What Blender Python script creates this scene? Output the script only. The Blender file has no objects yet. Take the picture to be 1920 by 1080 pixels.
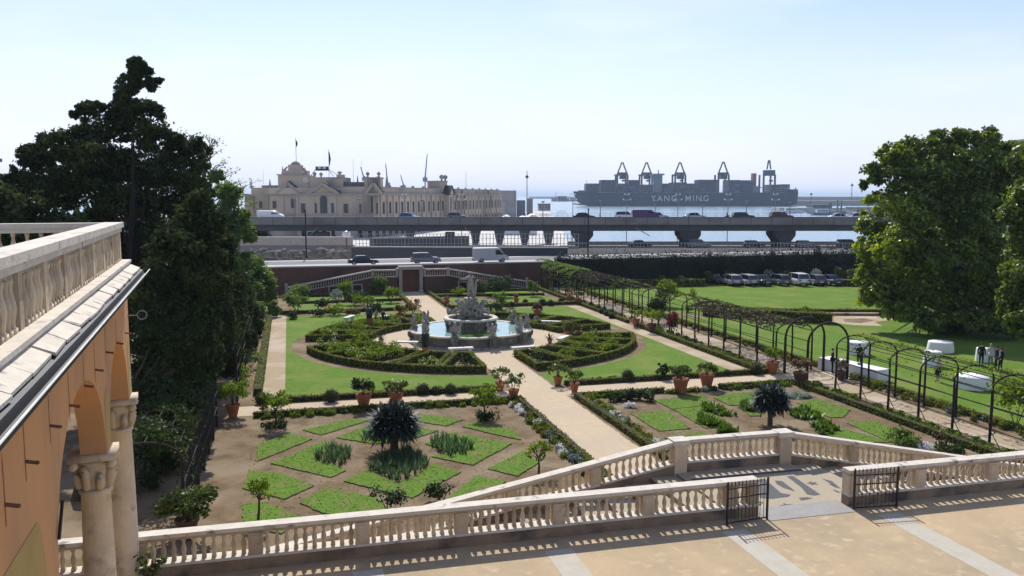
import bpy, math, random
import numpy as np
from mathutils import Vector, Matrix
C = bpy.context.scene.collection
RNG = np.random.RandomState(7); random.seed(7)
pi = math.pi; R = math.radians

# ---------------------------------------------------------------- camera, world, sun, exposure
CAMZ = 12.0; FPX = 1600.0; PITCH = math.atan(173/1600); YAW = math.atan(420/1600*math.cos(PITCH))
cam = bpy.data.cameras.new('camera'); cam.lens = 30.0; cam.sensor_width = 36; cam.clip_start = .1; cam.clip_end = 60000
camo = bpy.data.objects.new('camera', cam); C.objects.link(camo)
camo.location = (0, 0, CAMZ); camo.rotation_euler = (pi/2-PITCH, 0, -YAW)
bpy.context.scene.camera = camo
SUN_EL = R(44); SUN_AZ = R(4.5)
w = bpy.data.worlds.new('World'); bpy.context.scene.world = w; w.use_nodes = True
nt = w.node_tree; bg = nt.nodes['Background']
sky = nt.nodes.new('ShaderNodeTexSky'); sky.sky_type = 'NISHITA'; sky.sun_disc = False
sky.sun_elevation = SUN_EL; sky.sun_rotation = SUN_AZ; sky.air_density = 1.0; sky.dust_density = .35; sky.ozone_density = 1.0; sky.altitude = 10
# thin high cloud veil: noise stretched along the horizon
tc = nt.nodes.new('ShaderNodeTexCoord'); mp = nt.nodes.new('ShaderNodeMapping'); mp.inputs['Scale'].default_value = (1.6, 1.6, 7)
nz = nt.nodes.new('ShaderNodeTexNoise'); nz.inputs['Scale'].default_value = 1.7; nz.inputs['Detail'].default_value = 7
rp = nt.nodes.new('ShaderNodeValToRGB'); rp.color_ramp.elements[0].position = .44; rp.color_ramp.elements[1].position = .74
rp.color_ramp.elements[1].color = (.45, .45, .45, 1)
mx = nt.nodes.new('ShaderNodeMixRGB'); mx.inputs['Color2'].default_value = (8.2, 8.6, 9.0, 1)
L = nt.links.new
L(tc.outputs['Generated'], mp.inputs[0]); L(mp.outputs[0], nz.inputs[0]); L(nz.outputs[0], rp.inputs[0])
sx_ = nt.nodes.new('ShaderNodeSeparateXYZ'); L(tc.outputs['Generated'], sx_.inputs[0])       # milky air low over the sea
hr = nt.nodes.new('ShaderNodeMapRange'); hr.inputs['From Min'].default_value = -.02; hr.inputs['From Max'].default_value = .26; hr.inputs['To Min'].default_value = .93; hr.inputs['To Max'].default_value = .0; hr.interpolation_type = 'SMOOTHSTEP'
L(sx_.outputs['Z'], hr.inputs[0]); mh = nt.nodes.new('ShaderNodeMixRGB'); mh.inputs['Color2'].default_value = (6.3, 6.95, 7.8, 1)
L(hr.outputs[0], mh.inputs[0]); L(sky.outputs[0], mh.inputs['Color1'])
L(rp.outputs[0], mx.inputs[0]); L(mh.outputs[0], mx.inputs['Color1'])
mt_ = nt.nodes.new('ShaderNodeMixRGB'); mt_.blend_type = 'MULTIPLY'; mt_.inputs[0].default_value = 1; mt_.inputs['Color2'].default_value = (.965, .93, 1.06, 1); L(mx.outputs[0], mt_.inputs['Color1']); L(mt_.outputs[0], bg.inputs[0])
bg.inputs[1].default_value = .115
sl = bpy.data.lights.new('sun', 'SUN'); sl.energy = 4.2; sl.angle = R(.55); sl.color = (1, .955, .88)
so = bpy.data.objects.new('sun', sl); C.objects.link(so); so.location = (0, 50, 80)
sv = Vector((math.sin(SUN_AZ)*math.cos(SUN_EL), math.cos(SUN_AZ)*math.cos(SUN_EL), math.sin(SUN_EL)))
so.rotation_euler = sv.to_track_quat('Z', 'Y').to_euler()
vs = bpy.context.scene.view_settings; vs.view_transform = 'Standard'; vs.look = 'None'; vs.exposure = 0.30; vs.gamma = 1
cy = bpy.context.scene.cycles
cy.max_bounces = 6; cy.transparent_max_bounces = 8; cy.volume_bounces = 0

# ---------------------------------------------------------------- survey helpers (photo point -> place on a level or upright plane)
_s, _c, _sp, _cp = math.sin(YAW), math.cos(YAW), math.sin(PITCH), math.cos(PITCH)
def ray(u, v):
    a = (u-960)/FPX; b = (540-v)/FPX
    return (_s*_cp+a*_c+b*_s*_sp, _c*_cp-a*_s+b*_c*_sp, -_sp+b*_cp)
def G(u, v, z=0.):
    d = ray(u, v); t = (z-CAMZ)/d[2]; return (d[0]*t, d[1]*t)
def V(u, v, D):                      # point at horizontal distance D ahead of the viewpoint
    d = ray(u, v); t = D/(d[0]*_s+d[1]*_c); return Vector((d[0]*t, d[1]*t, CAMZ+d[2]*t))
def GR(u, y):                         # where the photo column u crosses the line at depth y
    d = ray(u, 500); return (d[0]/d[1]*y, y)
def VZ(u, D, z=0.):                  # column u at distance D, height z
    v = 540; 
    for _ in range(6):
        p = V(u, v, D); v += (p.z-z)/D*FPX
    p = V(u, v, D); p.z = z; return p

# ---------------------------------------------------------------- materials
MATS = {}
def mat(name, col, col2=None, rough=.8, scale=3., detail=5., bump=0., bscale=None, spec=.3, metal=0., contrast=.35,
        col3=None, scale3=.3, pos3=(.5, .62), trans=0., island=0., emit=None, stretch=None, objr=0.):
    m = bpy.data.materials.new(name); m.use_nodes = True; n = m.node_tree; b = n.nodes['Principled BSDF']
    k = n.links.new
    b.inputs['Roughness'].default_value = rough; b.inputs['Specular IOR Level'].default_value = spec; b.inputs['Metallic'].default_value = metal
    if col2 is None: col2 = tuple(c*.72 for c in col)
    t = n.nodes.new('ShaderNodeTexCoord'); mpn = n.nodes.new('ShaderNodeMapping'); k(t.outputs['Object'], mpn.inputs[0])
    if stretch: mpn.inputs['Scale'].default_value = stretch
    no = n.nodes.new('ShaderNodeTexNoise'); no.inputs['Scale'].default_value = scale; no.inputs['Detail'].default_value = detail; no.inputs['Roughness'].default_value = .65
    k(mpn.outputs[0], no.inputs[0])
    r = n.nodes.new('ShaderNodeValToRGB'); r.color_ramp.elements[0].position = .5-contrast/2; r.color_ramp.elements[1].position = .5+contrast/2
    r.color_ramp.elements[0].color = (*col2, 1); r.color_ramp.elements[1].color = (*col, 1)
    k(no.outputs[0], r.inputs[0]); out = r.outputs[0]
    if col3:
        n3 = n.nodes.new('ShaderNodeTexNoise'); n3.inputs['Scale'].default_value = scale3; n3.inputs['Detail'].default_value = 6; k(mpn.outputs[0], n3.inputs[0])
        r3 = n.nodes.new('ShaderNodeValToRGB'); r3.color_ramp.elements[0].position = pos3[0]; r3.color_ramp.elements[1].position = pos3[1]
        k(n3.outputs[0], r3.inputs[0])
        x = n.nodes.new('ShaderNodeMixRGB'); k(r3.outputs[0], x.inputs[0]); k(out, x.inputs[1]); x.inputs[2].default_value = (*col3, 1); out = x.outputs[0]
    if island:
        g = n.nodes.new('ShaderNodeNewGeometry'); h = n.nodes.new('ShaderNodeHueSaturation')
        a = n.nodes.new('ShaderNodeMapRange'); a.inputs['To Min'].default_value = 1-island; a.inputs['To Max'].default_value = 1+island
        k(g.outputs['Random Per Island'], a.inputs[0]); k(a.outputs[0], h.inputs['Value']); k(out, h.inputs['Color']); out = h.outputs[0]
    if objr:
        g = n.nodes.new('ShaderNodeObjectInfo'); h = n.nodes.new('ShaderNodeHueSaturation')
        a = n.nodes.new('ShaderNodeMapRange'); a.inputs['To Min'].default_value = 1-objr; a.inputs['To Max'].default_value = 1+objr*.6
        k(g.outputs['Random'], a.inputs[0]); k(a.outputs[0], h.inputs['Value']); k(out, h.inputs['Color']); out = h.outputs[0]
    k(out, b.inputs['Base Color'])
    if bump:
        nb = n.nodes.new('ShaderNodeTexNoise'); nb.inputs['Scale'].default_value = bscale or scale*4; nb.inputs['Detail'].default_value = 4; k(mpn.outputs[0], nb.inputs[0])
        bb = n.nodes.new('ShaderNodeBump'); bb.inputs['Strength'].default_value = bump; bb.inputs['Distance'].default_value = .05; k(nb.outputs[0], bb.inputs['Height']); k(bb.outputs[0], b.inputs['Normal'])
    if trans:
        tr = n.nodes.new('ShaderNodeBsdfTranslucent'); ms = n.nodes.new('ShaderNodeMixShader'); ms.inputs[0].default_value = trans
        hs = n.nodes.new('ShaderNodeHueSaturation'); hs.inputs['Saturation'].default_value = 1.15; hs.inputs['Value'].default_value = 1.7; hs.inputs['Hue'].default_value = .485
        k(out, hs.inputs['Color']); k(hs.outputs[0], tr.inputs[0])
        o = n.nodes['Material Output']; k(b.outputs[0], ms.inputs[1]); k(tr.outputs[0], ms.inputs[2]); k(ms.outputs[0], o.inputs[0])
    if emit: b.inputs['Emission Color'].default_value = (*emit, 1); b.inputs['Emission Strength'].default_value = 1
    MATS[name] = m; return m
M = MATS
mat('grass', (.135, .235, .026), (.080, .155, .016), rough=.95, scale=2.6, detail=12, contrast=.45, bump=.6, bscale=40, spec=.1, col3=(.20, .225, .05), scale3=.3, pos3=(.45, .75))
mat('bedgrass', (.155, .26, .032), (.07, .135, .018), rough=.95, scale=9, detail=12, contrast=.5, bump=.5, bscale=30, spec=.1, col3=(.19, .18, .065), scale3=1.3, pos3=(.52, .72))
mat('soil', (.235, .168, .096), (.115, .08, .045), rough=.95, scale=1.1, detail=14, contrast=.36, bump=.5, bscale=14, spec=.1, col3=(.26, .20, .13), scale3=.35, pos3=(.45, .65))
mat('gravel', (.60, .485, .335), (.46, .365, .245), rough=.95, scale=2.2, detail=12, contrast=.6, bump=.35, bscale=30, spec=.1, col3=(.50, .40, .29), scale3=.28, pos3=(.45, .65))
mat('pathgravel', (.44, .345, .225), (.32, .25, .16), rough=.95, scale=2.2, detail=12, contrast=.6, bump=.3, bscale=30, spec=.1, col3=(.47, .39, .29), scale3=.3, pos3=(.45, .6))
mat('terrace', (.51, .385, .23), (.35, .275, .18), rough=.9, scale=.33, detail=15, contrast=.34, bump=.15, bscale=30, spec=.15, col3=(.58, .46, .30), scale3=3.5, pos3=(.55, .85))
mat('slab', (.50, .455, .365), (.43, .39, .31), rough=.85, scale=2, bump=.1)
mat('threshold', (.33, .31, .285), (.26, .25, .23), rough=.75, scale=2.5)
mat('stone', (.66, .53, .365), (.48, .375, .25), objr=.3, rough=.85, scale=2.2, detail=10, contrast=.5, bump=.3, bscale=18, col3=(.30, .23, .155), scale3=2.6, pos3=(.58, .76))
mat('railstone', (.70, .635, .53), (.50, .445, .365), rough=.8, scale=3, detail=10, contrast=.5, bump=.2, bscale=20, col3=(.22, .20, .18), scale3=3.2, pos3=(.6, .72))
mat('plinth', (.36, .265, .175), (.18, .13, .085), rough=.9, scale=1.5, detail=10, contrast=.5, bump=.4, bscale=14, col3=(.10, .085, .07), scale3=.9, pos3=(.5, .65))
mat('mosaic', (.44, .375, .27), (.34, .285, .20), rough=.9, scale=14, detail=4, contrast=.5, bump=.3, bscale=40)
mat('mosaicdark', (.125, .13, .135), (.07, .073, .078), rough=.85, scale=16, detail=4, bump=.3, bscale=40)
mat('pergola_wood', (.045, .035, .028), (.025, .02, .017), rough=.9, scale=5)
mat('iron', (.022, .019, .018), (.05, .028, .018), rough=.6, scale=6)
mat('rust', (.20, .11, .07), (.13, .07, .045), rough=.9, scale=5)
mat('stain', (.30, .12, .06), (.40, .17, .09), rough=.9, scale=5)
mat('stucco', (.64, .33, .135), (.54, .27, .11), rough=.95, scale=.7, detail=8, contrast=.6, bump=.1, bscale=20, col3=(.38, .235, .13), scale3=.8, pos3=(.46, .72), stretch=(1, 1, .35))
mat('ochre', (.45, .31, .10), (.39, .27, .09), rough=.95, scale=1.2, bump=.1)
mat('bark', (.10, .075, .05), (.06, .045, .032), rough=.95, scale=5, bump=.6)
mat('cedarbark', (.028, .022, .018), (.018, .014, .012), rough=.95, scale=5, bump=.6)
mat('greybark', (.16, .13, .10), (.09, .075, .06), rough=.95, scale=5, bump=.6)
mat('cedar', (.065, .085, .030), (.025, .040, .016), rough=.9, scale=.6, island=.5, trans=.22, spec=.05, contrast=.25)
mat('brightleaf', (.135, .205, .045), (.07, .12, .028), rough=.6, scale=.6, island=.35, trans=.4)
mat('magnolia', (.15, .215, .030), (.045, .075, .014), rough=.4, scale=.3, island=.5, trans=.38, spec=.4, contrast=.4, col3=(.17, .11, .045), scale3=.8, pos3=(.68, .78))
mat('shrub', (.17, .25, .032), (.085, .14, .020), spec=.15, rough=.7, scale=1.5, island=.4, trans=.33)
mat('citrus', (.10, .14, .025), (.05, .075, .018), rough=.5, scale=2.5, island=.4, trans=.3)
mat('acanthus', (.115, .20, .032), (.055, .105, .018), rough=.5, scale=3, island=.45, trans=.25)
mat('magnolia_sunlit', (.26, .33, .045), (.15, .21, .03), rough=.4, scale=.4, island=.45, trans=.45)  # lighter leaf colour painting the sunlit flank, along with young leaves
mat('darkshrub', (.048, .075, .020), (.024, .040, .012), spec=.15, rough=.65, scale=2, island=.4, trans=.2)
mat('reddish', (.17, .10, .05), (.09, .085, .03), rough=.6, scale=3, island=.4, trans=.3)
mat('paleleaf', (.30, .36, .28), (.18, .24, .16), rough=.7, scale=3, island=.3, trans=.2)
mat('lavender', (.17, .19, .20), (.09, .13, .08), rough=.7, scale=3, island=.35, trans=.2)
mat('iris', (.10, .17, .07), (.05, .09, .045), rough=.5, scale=3, island=.35, trans=.3)
mat('white_petals', (.75, .75, .72), (.6, .6, .6), rough=.6, scale=3, trans=.2)
mat('magenta_petals', (.42, .012, .045), (.25, .008, .03), rough=.6, scale=3, island=.3, trans=.3)
mat('hedge', (.18, .215, .028), (.095, .125, .018), spec=.12, rough=.75, scale=1.2, island=.4, trans=.25, col3=(.20, .20, .045), scale3=.7, pos3=(.5, .7))
mat('hedgecore', (.030, .032, .014), (.05, .04, .02), rough=.95, scale=8, bump=1, bscale=30)
mat('tallhedge', (.022, .032, .020), (.012, .017, .012), rough=.7, scale=.5, island=.4, trans=.1)
mat('yucca', (.035, .055, .042), (.018, .030, .024), rough=.5, scale=1, island=.4, trans=.1, spec=.3)
mat('deadleaf', (.16, .12, .07), (.09, .07, .045), rough=.9, scale=4, island=.3)
mat('cactus', (.035, .06, .03), (.02, .035, .02), rough=.5, scale=6)
mat('terracotta', (.42, .15, .072), (.32, .11, .055), rough=.85, scale=4, contrast=.5, col3=(.45, .30, .20), scale3=3, pos3=(.6, .75))
mat('darkpot', (.14, .07, .045), (.09, .05, .035), rough=.85, scale=4)
mat('marble', (.40, .365, .31), (.24, .22, .185), rough=.7, scale=3, detail=8, contrast=.5, bump=.5, bscale=9, col3=(.13, .12, .10), scale3=2.2, pos3=(.52, .66))
mat('mossmarble', (.22, .215, .175), (.09, .095, .06), rough=.85, scale=1.8, detail=9, contrast=.5, bump=.6, bscale=7, col3=(.45, .43, .37), scale3=1.6, pos3=(.58, .66))
mat('benchstone', (.72, .69, .63), (.55, .52, .47), rough=.7, scale=3, bump=.1)
mat('brickwall', (.17, .085, .06), (.10, .055, .042), rough=.9, scale=1.2, detail=10, contrast=.5, bump=.4, bscale=8, col3=(.07, .045, .038), scale3=.3, pos3=(.5, .7), stretch=(1, 1, .6))
mat('doorwood', (.20, .09, .045), (.13, .055, .03), rough=.7, scale=4)
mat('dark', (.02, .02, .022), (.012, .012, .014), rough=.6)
mat('greystone', (.42, .37, .31), (.30, .26, .215), rough=.85, scale=2, detail=8, contrast=.5, bump=.2)
mat('asphalt', (.19, .19, .185), (.15, .15, .15), rough=.9, scale=1.5, detail=9)
mat('paleroad', (.50, .49, .47), (.40, .395, .38), rough=.9, scale=.4, detail=9)
mat('yard', (.62, .60, .55), (.50, .48, .45), rough=.9, scale=.12, detail=9)
mat('concrete', (.215, .205, .19), (.145, .14, .135), rough=.9, scale=.35, detail=10, contrast=.5, col3=(.12, .115, .11), scale3=.15, pos3=(.5, .7), stretch=(1, 1, 1.6))
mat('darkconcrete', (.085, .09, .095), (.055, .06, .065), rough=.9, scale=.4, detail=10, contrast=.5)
mat('railmetal', (.25, .26, .27), (.18, .19, .2), rough=.5, scale=1, metal=.3)
mat('station', (.58, .485, .385), (.42, .345, .27), rough=.9, scale=.25, detail=9, contrast=.6, col3=(.24, .20, .165), scale3=.12, pos3=(.5, .68), stretch=(1, 1, .35))
mat('stationgrey', (.34, .33, .315), (.25, .24, .23), rough=.85, scale=.3, detail=9)
mat('slate', (.13, .145, .165), (.10, .11, .125), rough=.6, scale=.5)
mat('darkroof', (.045, .045, .05), rough=.6)
mat('glassdark', (.03, .035, .045), (.02, .022, .03), rough=.15, spec=.6)
mat('bluegrey', (.20, .235, .28), (.16, .19, .23), rough=.8, scale=.1)
mat('white_roof', (.80, .80, .78), rough=.6)
mat('hull', (.018, .036, .085), (.014, .030, .072), rough=.6, scale=.02, detail=6)
mat('lettering', (.62, .64, .66), rough=.6)
for i, c in enumerate([(.035, .055, .10), (.03, .05, .09), (.07, .07, .11), (.10, .11, .13), (.075, .045, .07), (.03, .05, .08)]):
    mat('container%d' % i, c, tuple(x*.75 for x in c), rough=.7, scale=.09, contrast=.2)
mat('cranesteel', (.035, .055, .10), (.03, .045, .085), rough=.6)
mat('funnelred', (.22, .07, .07), rough=.6)
mat('hills', (.10, .13, .12), (.08, .10, .09), rough=.95, scale=.01)
mat('rock', (.22, .20, .175), (.10, .095, .085), rough=.95, scale=.6, detail=9, contrast=.6, bump=.8, bscale=2)
mat('cloth', (.80, .80, .79), (.72, .72, .72), rough=.8, scale=2)
mat('skin', (.45, .27, .19), (.40, .23, .16), rough=.6)
mat('suitblack', (.012, .012, .014), (.02, .02, .022), rough=.8)
mat('suitblue', (.035, .045, .085), (.025, .033, .065), rough=.8)
mat('beigecloth', (.36, .31, .23), (.28, .24, .18), rough=.85)
mat('whitecloth', (.68, .68, .68), rough=.8)
mat('hairdark', (.025, .018, .013), rough=.7)
mat('hairgrey', (.45, .43, .40), rough=.7)
mat('tyre', (.018, .018, .018), rough=.8)
mat('rim', (.45, .45, .46), rough=.35, metal=.7)
mat('carglass', (.02, .025, .03), rough=.08, spec=.8)
mat('lampred', (.35, .02, .02), rough=.3)
mat('lampwhite', (.8, .8, .78), rough=.2)
def carpaint(name, c, metal=.2): return mat(name, c, tuple(x*.93 for x in c), rough=.28, scale=.8, spec=.5, metal=metal)
for nme, c in dict(paint_silver=(.46, .47, .49), paint_white=(.75, .75, .76), paint_black=(.015, .016, .02), paint_navy=(.03, .045, .085), paint_darkgreen=(.03, .06, .055), paint_grey=(.18, .185, .2), paint_purple=(.10, .055, .16), paint_red=(.12, .06, .045), paint_blue=(.22, .30, .50)).items(): carpaint(nme, c)

def water_mat(name, col, rough, bscale, bstr, dist, stretch=(1, 1, 1), spec=.5, col2=None, cscale=1.):
    m = mat(name, col, col2 or tuple(c*.8 for c in col), rough=rough, scale=cscale, spec=spec, contrast=.5); n = m.node_tree; k = n.links.new
    t = n.nodes.new('ShaderNodeTexCoord'); mm = n.nodes.new('ShaderNodeMapping'); mm.inputs['Scale'].default_value = stretch
    no = n.nodes.new('ShaderNodeTexNoise'); no.inputs['Scale'].default_value = bscale; no.inputs['Detail'].default_value = 6
    bb = n.nodes.new('ShaderNodeBump'); bb.inputs['Strength'].default_value = bstr; bb.inputs['Distance'].default_value = dist
    k(t.outputs['Object'], mm.inputs[0]); k(mm.outputs[0], no.inputs[0]); k(no.outputs[0], bb.inputs['Height']); k(bb.outputs[0], n.nodes['Principled BSDF'].inputs['Normal'])
    return m
water_mat('seawater', (.19, .31, .36), .2, .12, .6, 1.2, (1, 1.6, 1), .5, (.14, .25, .30), .01)
water_mat('poolwater', (.30, .46, .42), .06, 5, .25, .02, spec=.5, cscale=.5, col2=(.22, .38, .33))
water_mat('algae', (.10, .20, .035), .12, 5, .25, .02, spec=.4, cscale=.8, col2=(.06, .13, .03))
water_mat('pondwater', (.05, .06, .04), .08, 5, .25, .02)

# ---------------------------------------------------------------- mesh builder
class MB:
    def __init__(s): s.v = []; s.f = []; s.m = []; s.cl = []
    def add(s, vs_, fs, m=0):
        o = len(s.v); s.v += [tuple(p) for p in vs_]; s.f += [tuple(i+o for i in f) for f in fs]; s.m += [m]*len(fs); return s
    def box(s, c, d, rz=0., m=0, tilt=None):       # centre (x,y,zbottom), dims
        hx, hy = d[0]/2, d[1]/2; P = []
        for z in (0, d[2]):
            for x, y in ((-hx, -hy), (hx, -hy), (hx, hy), (-hx, hy)):
                P.append((c[0]+x*math.cos(rz)-y*math.sin(rz), c[1]+x*math.sin(rz)+y*math.cos(rz), c[2]+z))
        return s.add(P, [(3, 2, 1, 0), (4, 5, 6, 7), (0, 1, 5, 4), (1, 2, 6, 5), (2, 3, 7, 6), (3, 0, 4, 7)], m)
    def beam(s, a, b, w_, h_, m=0):                # box section beam from a to b
        a = Vector(a); b = Vector(b); d = (b-a).normalized(); up = Vector((0, 0, 1)) if abs(d.z) < .95 else Vector((0, 1, 0))
        x = d.cross(up).normalized()*w_/2; y = x.cross(d).normalized()*h_/2; P = []
        for p in (a, b):
            for q in (-x-y, x-y, x+y, -x+y): P.append(p+q)
        return s.add(P, [(3, 2, 1, 0), (4, 5, 6, 7), (0, 1, 5, 4), (1, 2, 6, 5), (2, 3, 7, 6), (3, 0, 4, 7)], m)
    def tube(s, pts, rs, n=8, m=0, cap=True):
        pts = [Vector(p) for p in pts]; 
        if not hasattr(rs, '__len__'): rs = [rs]*len(pts)
        P = []; F = []
        for i, p in enumerate(pts):
            d = (pts[min(i+1, len(pts)-1)]-pts[max(i-1, 0)]).normalized()
            up = Vector((0, 0, 1)) if abs(d.z) < .9 else Vector((0, 1, 0)); x = d.cross(up).normalized(); y = x.cross(d)
            for k in range(n):
                a = 2*pi*k/n; P.append(p+(x*math.cos(a)+y*math.sin(a))*rs[i])
        for i in range(len(pts)-1):
            for k in range(n): F.append((i*n+k, i*n+(k+1) % n, (i+1)*n+(k+1) % n, (i+1)*n+k))
        if cap: F.append(tuple(range(n-1, -1, -1))); F.append(tuple((len(pts)-1)*n+k for k in range(n)))
        return s.add(P, F, m)
    def lathe(s, c, prof, n=12, m=0, ph=0.):
        P = []; F = []
        for r, z in prof:
            for k in range(n):
                a = 2*pi*k/n+ph; P.append((c[0]+r*math.cos(a), c[1]+r*math.sin(a), c[2]+z))
        for i in range(len(prof)-1):
            for k in range(n): F.append((i*n+k, i*n+(k+1) % n, (i+1)*n+(k+1) % n, (i+1)*n+k))
        F.append(tuple(range(n-1, -1, -1))); F.append(tuple((len(prof)-1)*n+k for k in range(n)))
        return s.add(P, F, m)
    def prism(s, poly, z0, z1, m=0, mtop=None):    # poly list (x,y), z may be function of (x,y)
        f0 = z0 if callable(z0) else (lambda x, y: z0); f1 = z1 if callable(z1) else (lambda x, y: z1)
        n = len(poly); A = sum(poly[i][0]*poly[(i+1) % n][1]-poly[(i+1) % n][0]*poly[i][1] for i in range(n))
        if A < 0: poly = poly[::-1]
        P = [(x, y, f0(x, y)) for x, y in poly]+[(x, y, f1(x, y)) for x, y in poly]
        s.add(P, [tuple(range(n-1, -1, -1))]+[(i, (i+1) % n, (i+1) % n+n, i+n) for i in range(n)], m)
        o = len(s.v)-2*n; s.f.append(tuple(o+n+i for i in range(n))); s.m.append(m if mtop is None else mtop); return s
    def sheet(s, poly, z=0., m=0):
        n = len(poly); A = sum(poly[i][0]*poly[(i+1) % n][1]-poly[(i+1) % n][0]*poly[i][1] for i in range(n))
        if A < 0: poly = poly[::-1]
        return s.add([(x, y, z) for x, y in poly], [tuple(range(n))], m)
    def wallprism(s, poly, fr, t0, t1, m=0):       # poly in (a,z) of an upright frame: fr(a,t,z)->xyz, thickness t0..t1
        n = len(poly); P = [fr(a, t0, z) for a, z in poly]+[fr(a, t1, z) for a, z in poly]
        return s.add(P, [tuple(range(n)), tuple(range(2*n-1, n-1, -1))]+[(i+n, (i+1) % n+n, (i+1) % n, i) for i in range(n)], m)
    def sph(s, c, r, n=10, m=0, jit=0.):
        if not hasattr(r, '__len__'): r = (r, r, r)
        P = [(c[0], c[1], c[2]-r[2])]; F = []; h = n//2
        for i in range(1, h):
            t = -pi/2+pi*i/h
            for k in range(n):
                a = 2*pi*k/n; j = 1+random.uniform(-jit, jit)
                P.append((c[0]+r[0]*math.cos(t)*math.cos(a)*j, c[1]+r[1]*math.cos(t)*math.sin(a)*j, c[2]+r[2]*math.sin(t)*j))
        P.append((c[0], c[1], c[2]+r[2])); e = len(P)-1
        for k in range(n): F.append((0, 1+(k+1) % n, 1+k)); F.append((e, e-n+k, e-n+(k+1) % n))
        for i in range(h-2):
            for k in range(n): a = 1+i*n; F.append((a+k, a+(k+1) % n, a+n+(k+1) % n, a+n+k))
        return s.add(P, F, m)
    def leaves(s, pts, size, m=0, asp=1.7, nrm=None, up=.25):  # leaf-sized rhombs
        pts = np.asarray(pts, float); n = len(pts)
        if n == 0: return s
        d = RNG.normal(size=(n, 3))
        if nrm is not None: d = d*.6+nrm
        d[:, 2] += up; d /= np.linalg.norm(d, axis=1)[:, None]+1e-9
        q = RNG.normal(size=(n, 3)); x = np.cross(d, q); x /= np.linalg.norm(x, axis=1)[:, None]+1e-9; y = np.cross(d, x)
        sz = size*(.6+.8*RNG.rand(n))[:, None]
        V4 = np.stack([pts-x*sz*asp/2, pts-y*sz/2, pts+x*sz*asp/2, pts+y*sz/2], 1)
        s.cl.append((V4.reshape(-1, 3), m)); return s
    def build(s, name, mats, parent=None, smooth=False, loc=None):
        if not isinstance(mats, (list, tuple)): mats = [mats]
        me = bpy.data.meshes.new(name)
        nv = len(s.v); V0 = np.array(s.v, float).reshape(-1, 3)
        allv = [V0]; loops = [i for f in s.f for i in f]; st = []; o = 0; tot = [len(f) for f in s.f]
        mi = list(s.m)
        loops = np.array(loops, np.int32); tot = np.array(tot, np.int32); mi = np.array(mi, np.int32)
        for V4, m in s.cl:
            k = len(V4)//4; loops = np.concatenate([loops, np.arange(nv, nv+4*k, dtype=np.int32)]); tot = np.concatenate([tot, np.full(k, 4, np.int32)])
            mi = np.concatenate([mi, np.full(k, m, np.int32)]); allv.append(V4); nv += 4*k
        Vv = np.concatenate(allv); starts = np.concatenate([[0], np.cumsum(tot)[:-1]]).astype(np.int32)
        me.vertices.add(len(Vv)); me.vertices.foreach_set('co', Vv.ravel())
        me.loops.add(len(loops)); me.loops.foreach_set('vertex_index', loops)
        me.polygons.add(len(tot)); me.polygons.foreach_set('loop_start', starts); me.polygons.foreach_set('loop_total', tot)
        me.polygons.foreach_set('material_index', mi)
        me.polygons.foreach_set('use_smooth', np.full(len(tot), bool(smooth)))
        me.update(calc_edges=True); me.validate()
        for q in mats: me.materials.append(M[q] if isinstance(q, str) else q)
        o = bpy.data.objects.new(name, me); C.objects.link(o)
        if parent is not None: o.parent = parent
        if loc is not None: o.location = loc
        return o

def tag(o, label=None, cat=None, group=None, kind=None):
    if label: o['label'] = label
    if cat: o['category'] = cat
    if group: o['group'] = group
    if kind: o['kind'] = kind
    return o
def thing(name, label, cat, loc=(0, 0, 0), rz=0., group=None):
    o = bpy.data.objects.new(name, None); C.objects.link(o); o.location = loc; o.rotation_euler = (0, 0, rz); o.empty_display_size = .3
    return tag(o, label, cat, group)
def struct(mb, name, mats, label=None): return tag(mb.build(name, mats), label, None, None, 'structure')
def dup(root, loc, rz=0., label=None, group=None, scale=None):
    r = root.copy(); C.objects.link(r); r.location = loc; r.rotation_euler = (0, 0, rz)
    if scale: r.scale = (scale,)*3
    if label: r['label'] = label
    if group: r['group'] = group
    for ch in list(root.children):
        c = ch.copy(); C.objects.link(c); c.parent = r
        for g in ch.children:
            d = g.copy(); C.objects.link(d); d.parent = c
    return r
ORD = ['first', 'second', 'third', 'fourth', 'fifth', 'sixth', 'seventh', 'eighth', 'ninth', 'tenth', 'eleventh', 'twelfth', 'thirteenth', 'fourteenth', 'fifteenth', 'sixteenth', 'seventeenth', 'eighteenth', 'nineteenth', 'twentieth']

def clump_points(clumps, n, shell=.55, gap=.0):
    """points spread through ellipsoid clumps (cx,cy,cz,rx,ry,rz), denser near their skins"""
    cl = np.array([c if len(c) == 6 else (*c[:3], c[3], c[3], c[3]) for c in clumps], float)
    wgt = (cl[:, 3]*cl[:, 4]*cl[:, 5])**(.55); wgt /= wgt.sum()
    idx = RNG.choice(len(cl), n, p=wgt); d = RNG.normal(size=(n, 3)); d /= np.linalg.norm(d, axis=1)[:, None]
    r = (shell+(1-shell)*RNG.rand(n)**.7)*(1+.16*RNG.normal(size=n))
    nr = d.copy(); p = cl[idx, :3]+d*cl[idx, 3:]*r[:, None]
    if gap:
        h = np.sin(p[:, 0]*2.1+p[:, 2]*1.3)*np.sin(p[:, 1]*1.9-p[:, 2]*1.7)*np.sin(p[:, 2]*2.3+p[:, 0]*.7)
        k = h > -gap; k |= RNG.rand(n) < .25; p = p[k]; nr = nr[k]
    return p, nr
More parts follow.
